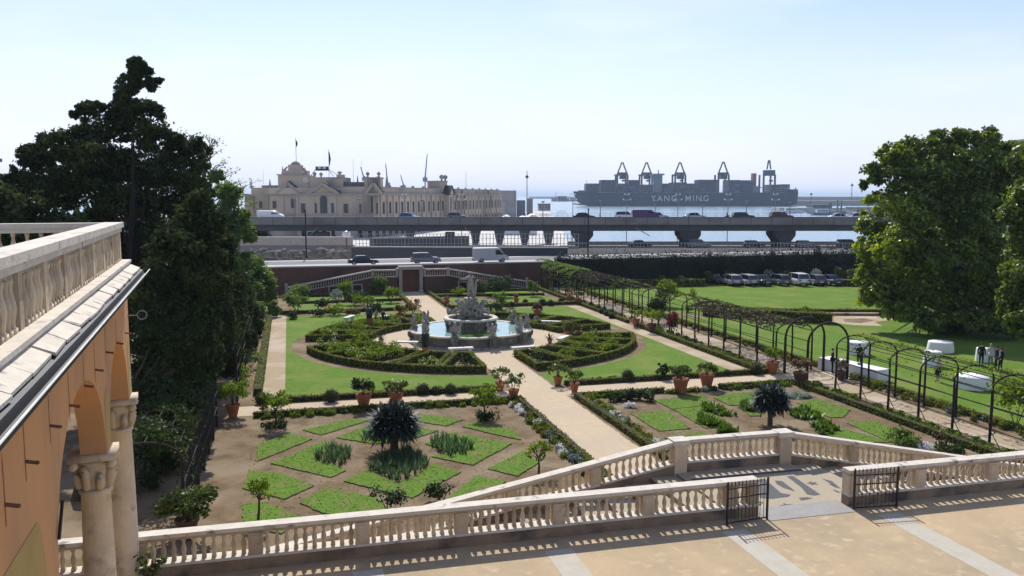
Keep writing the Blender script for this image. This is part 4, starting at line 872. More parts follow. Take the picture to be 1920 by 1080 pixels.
yucca(740, 848, 'large many-headed yucca in the middle of the left parterre', 2.1, 1.3, 36, .2, .78, .10, True)
yucca(1444, 798, 'round-headed yucca on a single trunk in the right parterre', 2.0, 1.12, 30, .15, .66, .085, True)
def blade_patch(name, poly, n, ln, wd, label, cat, matn='iris', group=None, e0=.9, kk=7, fl=None):
    xs = [p[0] for p in poly]; ys = [p[1] for p in poly]; cx_, cy_ = sum(xs)/len(xs), sum(ys)/len(ys); g = MB(); c = 0
    while c < n:
        p = (random.uniform(min(xs), max(xs)), random.uniform(min(ys), max(ys)))
        if not in_poly(p, poly): continue
        blades(g, (p[0]-cx_, p[1]-cy_, 0), kk, ln*random.uniform(.7, 1.2), wd, e0, 1.5, 0, .2, c); c += 1
    o = g.build(name, matn, loc=(cx_, cy_, .02)); tag(o, label, cat, group); o['kind'] = 'stuff'; return o
blade_patch('iris_clump', [zA(*p) for p in [(850, 440), (900, 390), (1000, 330), (1170, 385), (1170, 425), (1010, 500)]], 150, .5, .05, 'grey-green iris clump before the large yucca', 'flowers')
blade_patch('iris_clump', [zA(*p) for p in [(560, 385), (650, 325), (760, 350), (740, 420), (660, 410)]], 80, .5, .05, 'iris clump inside the left diamond bed', 'flowers')
blade_patch('iris_clump', [zA(*p) for p in [(1155, 300), (1240, 270), (1390, 310), (1380, 350), (1240, 375), (1200, 340)]], 90, .5, .05, 'iris clump inside the right diamond bed', 'flowers')
blade_patch('iris_clump', [zA(*p) for p in [(820, 290), (830, 250), (900, 260), (900, 290)]], 30, .45, .05, 'small iris clump behind the large yucca', 'flowers')
for k, (poly, l) in enumerate([([(840, 640), (900, 600), (1160, 690), (1050, 700), (900, 660)], 'leafy bed left of the round yucca'), ([(800, 740), (860, 690), (1050, 780), (900, 785)], 'leafy bed in the middle turf square'), ([(975, 840), (1040, 780), (1160, 840)], 'leafy bed nearest the landing balustrade'),
    ([(1160, 610), (1220, 590), (1300, 660), (1240, 660)], 'leafy bed just left of the yucca crown'), ([(1560, 680), (1680, 630), (1830, 710), (1700, 730)], 'leafy bed right of the yucca trunk'), ([(1750, 780), (1850, 740), (2000, 830), (1850, 850)], 'leafy bed by the right stair balustrade')]):
    blade_patch('acanthus_bed', [zB(*p) for p in poly], 46, .42, .15, 'low broad-leaved %s' % l, 'plants', 'acanthus', None, .35, 7)
for x0, x1, l in ((-2, 12.3, 'fallen leaves, weeds and clods scattered over the left parterre earth'), (16.8, 30.7, 'fallen leaves, weeds and clods scattered over the right parterre earth')):
    g = MB(); N_ = 5200; cx_ = RNG.rand(60)*(x1-x0)+x0; cy_ = RNG.rand(60)*17+30; i_ = RNG.randint(0, 60, N_); loose = RNG.rand(N_) < .45
    px_ = np.where(loose, RNG.rand(N_)*(x1-x0)+x0, np.clip(cx_[i_]+RNG.normal(size=N_)*.45, x0, x1)); py_ = np.where(loose, RNG.rand(N_)*17+30, np.clip(cy_[i_]+RNG.normal(size=N_)*.35, 29, 47)); P_ = np.stack([px_, py_, .012+.03*RNG.rand(N_)], 1)
    k_ = RNG.rand(N_); up_ = np.array([0, 0, 2.]); g.leaves(P_[k_ < .4], .035, 0, 1.4, up_); g.leaves(P_[(k_ >= .4) & (k_ < .8)], .05, 1, 1.6, up_); g.leaves(P_[k_ >= .8], .04, 2, 1.2, up_)
    o = g.build('ground_litter', ['deadleaf', 'bedgrass', 'gravel']); tag(o, l, 'litter'); o['kind'] = 'stuff'
def small_tree(u, v, label, h, r, matn='shrub', n=900, lean=0., under=True):
    x, y = G(u, v); t = thing('small_tree', label, 'tree', (x, y, 0), 0, None); g = MB()
    g.tube([(0, 0, 0), (.02+lean*.3, 0, h*.25), (lean*.6, .03, h*.48)], [.055, .045, .035], 7)
    cl = [(lean, 0, h*.68, r*.6, r*.6, h*.22)]
    for i in range(7):
        a = i*.9; d = r*.55; z = h*random.uniform(.5, .9); g.tube([(lean*.6, .03, h*.46), (lean+d*.5*math.cos(a), d*.5*math.sin(a), (z+h*.45)/2), (lean+d*math.cos(a), d*math.sin(a), z)], [.028, .018, .008], 5); cl.append((lean+d*math.cos(a), d*math.sin(a), z, r*.38, r*.38, h*.13))
    g.build('trunk', 'bark', t); p, nr = clump_points(cl, n, .2, .25); g = MB(); g.leaves(p, .085, 0, 1.9, nr*.4); g.build('crown', matn, t)
    if under:
        plant('ground_plant', 'dark low plants round the foot of the %s' % ' '.join(label.split()[:3]) + (' at the left' if u < 700 else ' near the path'), 'plants', x, y, .35, .75, 'darkshrub', 350, .1, None, 3)
small_tree(517, 802, 'slender orange tree at the back left of the left parterre', 1.9, .95, n=1000)
small_tree(908, 785, 'small orange tree at the back right of the left parterre', 1.95, .9, n=1100)
small_tree(1010, 888, 'feathery small tree by the left stair balustrade', 1.45, .7, 'paleleaf' if False else 'shrub', 800, under=False)
small_tree(484, 976, 'thin leaning young tree at the front left turf bed', 1.7, .55, n=420, lean=.1, under=False)
def bush(u, v, h, r, label, matn='shrub', n=700, leaf=.09, fl=None, cat='shrub', name='shrub', group=None, z=0.):
    x, y = G(u, v, z); return plant(name, label, cat, x, y, h, r, matn, n, leaf, group, flowers=fl, z=z)
bush(727, 958, .95, .62, 'rounded dark bush with pale buds at the front left, left of two', 'darkshrub', 1100, .08, 'paleleaf'); bush(827, 942, .9, .62, 'rounded dark bush with pale buds touching the stair rail, right of two', 'darkshrub', 1000, .08, 'paleleaf')
bush(288, 880, 2.2, 1.3, 'bright green bush beside the far loggia column', 'brightleaf', 2600, .1)
bush(452, 730, 1.7, 1.1, 'bright leafy bush on the shady left path', 'shrub', 1200); bush(470, 690, 1.3, .9, 'low bright bush under the dark trees at the left', 'brightleaf', 900)
bush(1155, 752, .5, .55, 'dark round bush in the raised corner bed, left one', 'darkshrub', 800); bush(1175, 748, .5, .5, 'dark round bush in the raised corner bed, second', 'darkshrub', 700); bush(1198, 750, .55, .55, 'dark round bush in the raised corner bed, third', 'darkshrub', 800); bush(1215, 752, .5, .45, 'dark round bush in the raised corner bed, right one', 'darkshrub', 600)
bush(1182, 764, .28, .32, 'mound of white flowers before the dark corner bushes', 'white_petals', 500, .05)
x, y = G(1490, 745); t = thing('pale_ground_plant', 'sprawling silvery white plant beside the round yucca', 'plant', (x, y, 0)); g = MB(); p, nr = clump_points([(0, 0, .1, .9, .55, .18), (.5, -.2, .1, .6, .4, .15), (-.5, .15, .1, .5, .4, .15)], 1300, .3); p[:, 2] = abs(p[:, 2]); g.leaves(p, .09, 0, 1.6); g.build('foliage', 'paleleaf', t); g = MB(); g.tube([(-.4, 0, .03), (.4, 0, .05)], .02, 5); g.build('stem', 'bark', t)
bush(1690, 838, .75, .8, 'bright yellow-green bush behind the right stair balustrade', 'brightleaf', 1300, .09); bush(1738, 845, .35, .6, 'white-leaved low plant behind the right stair balustrade', 'white_petals', 600, .07)
bush(1780, 850, .35, .8, 'low dark plants at the parterre corner by the right stair', 'darkshrub', 700); bush(1762, 832, .7, .35, 'small brown dying bush behind the right stair balustrade', 'deadleaf', 400)
bush(1243, 712, 1.1, .45, 'dark upright plant left of the tall pots', 'darkshrub', 500, .16)
x, y = G(258, 1062, 3); plant('climbing_plant', 'small leafy climber at the foot of the corner loggia column', 'plant', -3.35, 20.25, 1.0, .38, 'citrus', 330, .07, z=3.0)
# flower borders beside the main path (uncountable bedding)
def border(x0, x1, y0, y1, n, label, mats, hs=.3, leaf=.07):
    g = MB(); 
    for i in range(n):
        x = random.uniform(x0, x1); y = random.uniform(y0, y1); r = random.uniform(.1, .28); k = 0 if random.random() < .72 else (1 if random.random() < .75 else 2)
        p, nr = clump_points([(x, y, r*.6, r, r, r*hs*3.2)], int(110*r/.2), .3); p[:, 2] = abs(p[:, 2]); g.leaves(p, leaf, k, 1.6, nr*.5)
    o = g.build('flower_border', mats); tag(o, label, 'flowers'); o['kind'] = 'stuff'
border(12.0, 12.55, 27, 47, 120, 'dense border of lavender and green plants left of the main path', ['hedge', 'lavender', 'white_petals']); border(16.6, 17.15, 27, 47, 120, 'dense border of lavender and white flowers right of the main path', ['hedge', 'lavender', 'white_petals'])
border(31.3, 32.3, 30, 47, 110, 'grassy planting strip along the near pergola posts', ['bedgrass', 'shrub', 'lavender'], .22); border(31.2, 32.2, 52, 72, 90, 'grassy planting strip along the far pergola posts', ['shrub', 'darkshrub', 'bedgrass'], .22); border(31.2, 32.2, 74, 104, 90, 'planting strip along the farthest pergola posts', ['shrub', 'darkshrub', 'lavender'], .3)
border(35.1, 35.8, 30, 48, 90, 'planting strip on the lawn side of the near pergola', ['hedge', 'lavender', 'shrub'], .4); border(35.1, 35.8, 51, 100, 90, 'planting strip on the lawn side of the far pergola', ['hedge', 'darkshrub', 'shrub'], .4)
border(-1.9, 12.2, 46.9, 47.3, 70, 'weedy strip of small plants behind the left parterre', ['shrub', 'darkshrub', 'hedge'], .25); border(16.8, 30.5, 46.9, 47.25, 70, 'weedy strip of small plants behind the right parterre', ['shrub', 'darkshrub', 'paleleaf'], .25)
border(-1.7, 12, 51.0, 51.4, 40, 'low plants between hedge and front left lawn', ['hedge', 'shrub', 'shrub'], .2); border(17, 29, 51.1, 51.5, 40, 'low plants between hedge and front right lawn', ['hedge', 'shrub', 'shrub'], .2)
# back parterres: turf panels and many shrubs
for k, (x0, x1, y0, y1) in enumerate([(0, 3.2, 91, 96.5), (4.2, 7.4, 91, 96.5), (8.6, 12, 91, 96.5), (1, 5, 98.4, 102.8), (7, 11.5, 98.4, 102.8), (17.4, 22, 91, 97.5), (23.4, 29.6, 92, 98), (18, 29, 100.6, 103)]):
    g = MB(); g.prism([(x0, y0), (x1, y0), (x1-.4, y1), (x0+.3, y1)], 0, .05+.001*k, 1, 0); struct(g, 'turf_bed', ['bedgrass', 'soil'], '%s turf panel of the back parterres, counted from the left' % ORD[k])
backs = [(556, 585, 2.0, 1.3, 'brightleaf', 'round bright standard tree at the left of the back parterre'), (563, 560, 1.6, 1.5, 'brightleaf', 'bright layered bush at the foot of the left wall stair'), (610, 580, 1.3, 1.1, 'darkshrub', 'dark low bush in the back left parterre'),
 (627, 590, 1.0, 1.2, 'shrub', 'low green bush by the back hedge'), (632, 572, 1.8, .8, 'paleleaf', 'pale flowering shrub in the back left parterre'), (651, 560, 2.2, 1.0, 'shrub', 'round-headed tree below the wall window'), (664, 572, 1.5, 1.3, 'darkshrub', 'dark bush left of the round-headed tree'),
 (683, 578, 1.4, 1.2, 'shrub', 'bright spreading bush at the centre of the back left parterre'), (713, 552, 2.3, 1.3, 'brightleaf', 'bright bush in front of the left wall'), (733, 568, 2.0, 1.0, 'shrub', 'bushy young tree near the far path'), (700, 585, 1.0, 1.1, 'darkshrub', 'dark round shrub on the back hedge'),
 (660, 592, .8, .8, 'reddish', 'reddish low shrub on the back hedge'), (775, 588, 1.5, .9, 'reddish', 'brownish shrub at the left of the far path'), (757, 590, .9, .9, 'shrub', 'low green shrub by the far path'), (590, 594, .7, .8, 'darkshrub', 'dark low clump at the left back hedge'), (545, 598, .7, .8, 'darkshrub', 'dark clump at the far left back hedge'),
 (930, 556, 2.6, 1.9, 'darkshrub', 'big dark shrub behind the fountain at the right'), (939, 580, 1.9, .85, 'brightleaf', 'round bright standard tree behind the fountain'), (905, 552, 1.5, 1.4, 'darkshrub', 'dark shrub under the right stair'), (897, 548, 1.9, 1.1, 'reddish', 'brownish shrub beside the door'),
 (1000, 556, 2.0, .8, 'brightleaf', 'yellow-green standard tree at the foot of the right stair'), (955, 578, .8, .8, 'darkshrub', 'dark low shrub behind the basin'), (915, 590, 1.0, 1.4, 'darkshrub', 'dark bushes just behind the basin'), (860, 556, 1.0, .9, 'shrub', 'small bush right of the far path'), (1290, 585, .9, .6, 'shrub', 'small shrub on the broad lawn'),
 (745, 545, 1.6, .8, 'paleleaf', 'pale small tree left of the wall door'), (812, 545, 1.5, .8, 'reddish', 'twiggy brown shrub right of the wall door'), (1508, 592, 1.0, .6, 'shrub', 'small bush at the end of the hollow hedge'), (1250, 575, 3.2, 1.6, 'shrub', 'tall leafy bush climbing the far pergola'), (1235, 605, 2.8, 1.2, 'darkshrub', 'dark tall bush beside the far pergola opening'),
 (1300, 560, 1.2, .7, 'shrub', 'lone bush on the far lawn edge')]
for i, (u, v, h, r, m_, l) in enumerate(backs):
    x, y = G(u, v); n = int(600*r*h/1.3); plant('shrub', l, 'shrub', x, y, h, r, m_, min(max(n, 350), 2200), .14, None, flowers=None, stems=4)
x, y = G(1261, 628); t = plant('flowering_bush', 'bush of deep red flowers inside the pergola', 'shrub', x, y, 2.1, .75, 'darkshrub', 500, .12); g = MB(); p, nr = clump_points([(0, 0, 1.5, .5, .5, .5), (.2, 0, 1.1, .4, .4, .4)], 600, .7); g.leaves(p, .1, 0, 1.2); g.build('blossoms', 'magenta_petals', t)
# shrubs in a row before the dark hedge
for i, (u, v, r) in enumerate([(1156, 523, .9), (1185, 524, .7), (1215, 524, .8), (1243, 524, .85), (1273, 524, .8), (1306, 524, 1.0), (1330, 525, 1.1), (1345, 526, .9), (1362, 520, 1.2), (1388, 520, .8), (1445, 520, 1.1), (1474, 520, 1.1), (1500, 520, 1.0), (1530, 520, 1.2), (1575, 520, 1.4), (1597, 522, 1.2)]):
    x, y = GR(u, min(G(u, 531)[1], 104.4)); plant('shrub', '%s small rounded shrub from the left, in the row before the dark tall hedge' % ORD[i], 'shrub', x, y, r*1.7, r*.75, ['citrus', 'paleleaf', 'darkshrub'][i % 3], 420, .16, 'small shrubs before the tall hedge')

# ================================================================ PERGOLAS
def pergola(x0, x1, ys, label, leafy=0., roofmat=0., group='timber pergolas beside the garden', leafm='shrub', top=2.75, rails=(1.15, 1.9, 2.7), lattice=False, posts='pergola_wood'):
    t = thing('pergola', label, 'pergola', (x0, ys[0], 0), 0, group); W = x1-x0
    for y in ys:
        for sx, xx in ((-1, 0), (1, W)):
            g = MB(); dx = random.uniform(-.03, .03); g.tube([(xx, y-ys[0], 0), (xx+dx, y-ys[0]+random.uniform(-.03, .03), 1.4), (xx, y-ys[0], top)], [.07, .062, .058], 7); g.build('post', posts, t)
            if sx < 0 and len(ys) < 12: g = MB(); g.tube([(xx-.02, y-ys[0], .75), (xx+.02, y-ys[0]-.6, .02)], .022, 5); g.build('strut', posts, t)
        g = MB(); g.tube([(W/2-W/2*math.cos(pi*i/14), y-ys[0], top-.05+.7*math.sin(pi*i/14)) for i in range(15)], .045, 6); g.build('arch', posts, t)
    Ln = ys[-1]-ys[0]; g = MB()
    def rl(x, z, r=.028):
        n = max(2, int(Ln/2.4)+1); g2 = MB(); g2.tube([(x, Ln*i/(n-1), z+random.uniform(-.03, .02)) for i in range(n)], r, 5); g2.build('rail', posts, t)
    for z in rails: rl(0-.05, z); rl(W+.05, z)
    for a in (.55, 1.05, pi/2, pi-1.05, pi-.55): rl(W/2-W/2*math.cos(a), top-.03+.7*math.sin(a), .022)
    if leafy:
        N_ = int(leafy*Ln*60); aa = RNG.rand(N_)*pi; yy = RNG.rand(N_)*Ln; dens = .5+.5*np.sin(yy*1.7+aa*3)
        k = RNG.rand(N_) < dens; aa = aa[k]; yy = yy[k]; rr = 1+.05*RNG.normal(size=len(aa)); p = np.stack([W/2-(W/2+.05)*np.cos(aa)*rr, yy, top+(.75*np.sin(aa))*rr-(RNG.rand(len(aa)) < (.18 if leafy < 3 else .4))*RNG.rand(len(aa))*(1.5 if leafy < 3 else 2.4)*(np.abs(np.cos(aa)) > .6)], 1)
        g = MB(); g.leaves(p, .11, 0, 1.6); g.build('vine', leafm, t)
    if roofmat:
        y0, y1, d = roofmat; g = MB(); rr = random.Random(4)
        for i in range(int((y1-y0)*26)):
            y = rr.uniform(y0, y1)-ys[0]; x = rr.uniform(-.2, W); z = top+.2+.4*math.sin(pi*min(max((x+.1)/W, 0), 1)); g.tube([(x, y, z), (x+rr.uniform(.3, .9), y+rr.uniform(-.9, .9), z+rr.uniform(-.12, .15))], .02, 4)
        N_ = int((y1-y0)*d); xx = RNG.rand(N_)*(W+.4)-.2; yy = RNG.rand(N_)*(y1-y0)+y0-ys[0]; p = np.stack([xx, yy, top+.2+.4*np.sin(pi*np.clip(xx/W, 0, 1))+.08*RNG.normal(size=N_)], 1); g.leaves(p, .13, 1, 1.4); g.build('twig_roof', ['bark', 'deadleaf'], t)
    if lattice:
        g = MB(); n = int(Ln/.4)
        for i in range(n):
            for s in (-1, 1):
                ya = i*.4; yb = ya+s*2.2
                if 0 <= yb <= Ln: g.tube([(W, ya, .3), (W, yb, 2.7)], .018, 4)
        g.build('lattice', posts, t)
    return t
sp = 2.42
pergola(32.5, 34.9, [33.1-sp-sp, 33.1-sp]+[33.1+sp*i for i in range(6)], 'near right pergola of bare timber arches with young vines', 1.3, 0)
for yb, k in ((47.9, 'nearer'), (50.5, 'farther')):
    t = thing('garden_arch', '%s tall rounded entrance arch between the two right pergolas' % k, 'arch', (32.3, yb, 0), 0, 'entrance arches of the pergola'); 
    for xx in (0, 3.0): g = MB(); g.tube([(xx, 0, 0), (xx, 0, 2.5)], [.1, .085], 7); g.build('post', 'pergola_wood', t)
    g = MB(); g.tube([(1.5-1.5*math.cos(pi*i/16), 0, 2.45+1.35*math.sin(pi*i/16)) for i in range(17)], .075, 7); g.build('arch', 'pergola_wood', t)
pergola(32.1, 34.9, [51.3+sp*i for i in range(9)], 'middle right pergola with a dark mat of dry twigs on its roof', .9, (52, 64.5, 170), top=2.7)
pergola(31.7, 34.5, [73.4+2.45*i for i in range(5)], 'far right pergola of thin bare arches with a few leaves', .6, 0)
pergola(31.6, 34.4, [84.5+2.45*i for i in range(4)], 'farther right pergola under a dark mat of dry vines', .3, (84.5, 92, 200), leafm='darkshrub')
pergola(31.6, 34.4, [93.5+2.45*i for i in range(8)], 'farthest right pergola smothered in bright green leaves', 6.5, 0, leafm='brightleaf')
pergola(-6.3, -3.9, [31.4+sp*i for i in range(7)], 'near left pergola with a lattice side, dark under the trees', 11., 0, leafm='darkshrub', lattice=True)
pergola(-5.6, -3.2, [51.5+sp*i for i in range(15)], 'far left pergola half hidden by the dark trees', 2.2, 0, leafm='darkshrub')

# ================================================================ TABLES AND PEOPLE ON THE LAWN
def cloth_table(u, v, d, h, label, oval=1.):
    x, y = G(u, v); t = thing('round_table', label, 'table', (x, y, 0), 0, 'round tables under white cloths'); g = MB(); n = 40; P = []; F = []
    for r, z, w_ in ((0, h, 0), (d*.5, h, 0), (d*.505, h-.02, 0), (d*.53, h*.5, .03), (d*.55, .02, .05)):
        for k in range(n): a = 2*pi*k/n; q = r+w_*math.sin(a*9)*d*.5; P.append((q*math.cos(a), q*math.sin(a)*oval, z))
    for i in range(4):
        for k in range(n): F.append((i*n+k, i*n+(k+1) % n, (i+1)*n+(k+1) % n, (i+1)*n+k))
    g.add(P, F); g.build('tablecloth', 'cloth', t, True); g = MB(); g.lathe((0, 0, h-.05), [(d*.47, 0), (d*.47, .03)], 20); g.build('tabletop', 'doorwood', t)
    for k in range(4): g = MB(); a = pi/4+k*pi/2; g.tube([(d*.3*math.cos(a), d*.3*math.sin(a), 0), (d*.3*math.cos(a), d*.3*math.sin(a), h-.06)], .02, 6); g.build('leg', 'iron', t)
    return t
cloth_table(1763, 659, 1.75, .78, 'farthest round table under a white cloth on the lawn'); cloth_table(1748, 686, 1.15, 1.05, 'tall narrow round table under a white cloth just before the farthest one')
cloth_table(1609, 664, 1.5, .95, 'round white table behind the long buffet'); cloth_table(1822, 727, 1.9, .78, 'round white table right of the woman in beige'); cloth_table(1843, 678, .95, 1.0, 'small round white table behind the group in suits')
xa, ya = G(1545, 690); xb, yb = G(1655, 716); t = thing('buffet_table', 'long buffet table under a white cloth behind the pergola', 'table', ((xa+xb)/2, (ya+yb)/2, 0), math.atan2(yb-ya, xb-xa)); Lb = math.hypot(xb-xa, yb-ya)
g = MB(); nn = 60; P = []
for z, e, wv in ((.8, 0, 0), (.4, .03, .02), (.02, .06, .04)):
    for i in range(nn):
        s = i/nn*4; q, f = int(s), s-int(s); c0 = [(-1, -1), (1, -1), (1, 1), (-1, 1)]; a = c0[q]; b = c0[(q+1) % 4]; hx, hy = Lb/2+e, .55+e; P.append(((a[0]+(b[0]-a[0])*f)*hx+wv*math.sin(i*1.9), (a[1]+(b[1]-a[1])*f)*hy+wv*math.cos(i*1.7), z))
g.add(P, [(k*nn+i, k*nn+(i+1) % nn, (k+1)*nn+(i+1) % nn, (k+1)*nn+i) for k in range(2) for i in range(nn)]+[tuple(range(nn))]); g.build('tablecloth', 'cloth', t)
g = MB(); g.box((0, 0, .74), (Lb-.1, 1.0, .04)); g.build('tabletop', 'doorwood', t)
for q in (-1, 1):
    for r_ in (-1, 1): g = MB(); g.tube([(q*(Lb/2-.3), r_*.4, 0), (q*(Lb/2-.3), r_*.4, .74)], .02, 6); g.build('leg', 'iron', t)
for k, (f, c, l) in enumerate([(-.3, 'terracotta', 'orange tray of food'), (-.1, 'whitecloth', 'white serving bowl'), (.12, 'bedgrass', 'bowl of green salad')]):
    px, py = (xa+xb)/2+f*(xb-xa), (ya+yb)/2+f*(yb-ya); g = MB(); g.lathe((0, 0, 0), [(.1, 0), (.2, .08), (.19, .085), (.1, .03)], 14); tag(g.build('serving_bowl', c, loc=(px, py, .802)), l+' on the long white buffet table', 'bowl')
def pp(u, v): return G(u, v)
x, y = pp(1839, 688); person('person in black standing with arms folded at the left of the group on the lawn', x, y, -1.2)
x, y = pp(1856, 690); person('grey-haired man in a white shirt and grey trousers in the middle of the lawn group', x, y, 3.0, 'whitecloth', 'paint_grey', 'hairgrey')
x, y = pp(1867, 694); person('person in a dark blue suit second from the right in the lawn group', x, y, .6, 'suitblue', 'suitblue')
x, y = pp(1875, 698); person('person in a black suit holding a white paper at the right of the lawn group', x, y, 1.5, 'suitblack', 'suitblack', apart=.06, reach=.1, shirt='whitecloth')
x, y = pp(1758, 716); person('woman in a beige top and dark skirt walking on the lawn', x, y, .5, 'beigecloth', 'suitblack', skirt=True, h=1.7, apart=.05)
x, y = pp(1560, 700); person('waiter in black behind the pergola left of the long buffet', x, y, -2.2, reach=.12, apart=.04)
x, y = pp(1610, 690); person('waiter in black bending over the far side of the buffet table', x, y, 3.1, reach=.2)
x, y = G(712, 606); person('seated person in a dark jacket on the bench left of the fountain', x+.3, y, -2.4, 'suitblack', 'suitblue', pose='sit'); person('seated person in a pale top beside the dark jacket on the bench', x-.35, y+.25, -2.2, 'beigecloth', 'suitblack', pose='sit')

# ================================================================ WALL, DOUBLE STAIR AND DOOR AT THE END OF THE GARDEN
YB = 107.0
t = thing('retaining_wall', 'dark red brick wall between the garden and the street', 'wall', (0, YB, 0))
g = MB(); g.box((-.5, .2, 0), (69, .4, 3.3)); g.build('brickwork', 'brickwall', t); g = MB(); g.box((-.5, .2, 3.302), (69, .55, .16)); g.build('coping', 'paleroad', t)
t = thing('garden_stair', 'double outside stair with stone balustrades rising to a gate in the wall', 'stairs', (CX, 105.4, 0))
SL = 9.9
for sx in (-1, 1):
    def fs(a, tt, z): return (sx*a, tt, z)
    g = MB(); x0, x1, x2 = 1.7, 4.7, 15.0
    P_ = [(x0, 0), (x2, 0), (x2, .12), (x1, 1.95), (x0, 1.95)]
    g.wallprism(P_ if sx < 0 else P_, fs, 0, 1.2); g.build('stair_wall', 'brickwall', t)
    g = MB(); 
    for a0, z0, a1, z1 in ((x1, 1.96, x2, .14), (x0, 1.96, x1, 1.96)):
        g.wallprism([(a0, z0), (a1, z1), (a1, z1+.14), (a0, z0+.14)], fs, -.1, .22); 
    g.build('string_course', 'greystone', t)
    g = MB(); 
    for a0, z0, a1, z1 in ((x1, 2.78, x2, .96), (x0, 2.78, x1, 2.78)):
        g.wallprism([(a0, z0), (a1, z1), (a1, z1+.16), (a0, z0+.16)], fs, -.12, .22)
    g.build('handrail', 'railstone', t)
    for i in range(44):
        a = x0+.15+(x2-x0-.3)*i/43; zz = 2.1 if a < x1 else 2.1-(a-x1)/(x2-x1)*1.82; b = MB(); b.lathe((sx*a, .05, zz), [(r*1.15, z*1.26) for r, z in BAL], 6); b.build('baluster', 'greystone', t, True)
    for a in (x0+.02, x1, x2):
        zz = 2.1 if a <= x1 else .28; b = MB(); b.box((sx*a, .05, zz-.15), (.34, .4, 1.05)); b.build('pier', 'greystone', t)
    g = MB(); g.sph((sx*x2, .05, 1.35), .2, 10); g.build('ball_finial', 'greystone', t, True)
    for a in (6.6, 9.4):                     # framed grotto windows
        h = 1.0 if a < 8 else .85; g = MB(); g.box((sx*a, -.03, .25), (1.3, .08, h)); o = g.build('window', 'greystone', t); g = MB(); g.box((sx*a, -.075, .38), (.95, .02, h-.26)); g.build('pane', 'dark', o)
g = MB(); 
for sx in (-1, 1): b = MB(); b.box((sx*1.28, .35, 0), (.42, 1.1, 2.9)); b.box((sx*1.28, .33, 0), (.52, 1.2, .35)); b.build('jamb', 'greystone', t)
g = MB(); g.box((0, .4, 2.9), (3.3, 1.5, .18)); g.box((0, .4, 3.08), (3.0, 1.35, .22)); g.build('lintel', 'greystone', t)
g = MB(); g.box((0, .75, 0), (2.14, .1, 2.9)); o = g.build('door', 'doorwood', t)
for z in (.25, 1.05, 1.95):
    for sx in (-.5, .5): g = MB(); g.box((sx, .685, z), (.8, .03, .62)); g.build('door_panel', 'doorwood', o)
g = MB(); g.box((0, -.3, 0), (2.6, .7, .12)); g.build('doorstep', 'slab', t)

# tall dark hedge of evergreens along the street wall
cl = []; g = MB()
t = thing('tall_hedge', 'tall dark evergreen hedge along the street, behind the parked cars', 'hedge', (0, 0, 0))
for i in range(52):
    u = 1012+i*11.5; v_top = 483-12*i/52+random.uniform(-3, 4); D = 122; p = V(u, v_top, D)
    x, y = G(1020+i*11.3, 524); cl.append((x, max(y, 106.5)+1.2, (p.z-.5)/2, 1.6, 1.5, (p.z)/2+.15))
g.prism([(33.8, 106.3), (111, 106.3), (111, 107.35), (33.8, 107.35)], 0, 3.7)
for i in range(26): g.tube([(34+i*3, 107.2, 0), (34.2+i*3, 107.2, 2.2)], [.13, .06], 6)
g.build('trunks', 'tallhedge', t); g = MB(); 
cl = [(34.5+i*1.3, 106.9+random.uniform(-.3, .3), 2.2, 1.2, 1.1, 2.15+random.uniform(-.1, .2)+i*.006) for i in range(60)]
p, nr = clump_points(cl+subclumps(cl, 3, .4), 80000, .75, .6); p[:, 2] = np.abs(p[:, 2]); g.leaves(p, .15, 0, 1.5, nr*.7); g.build('foliage', 'tallhedge', t)

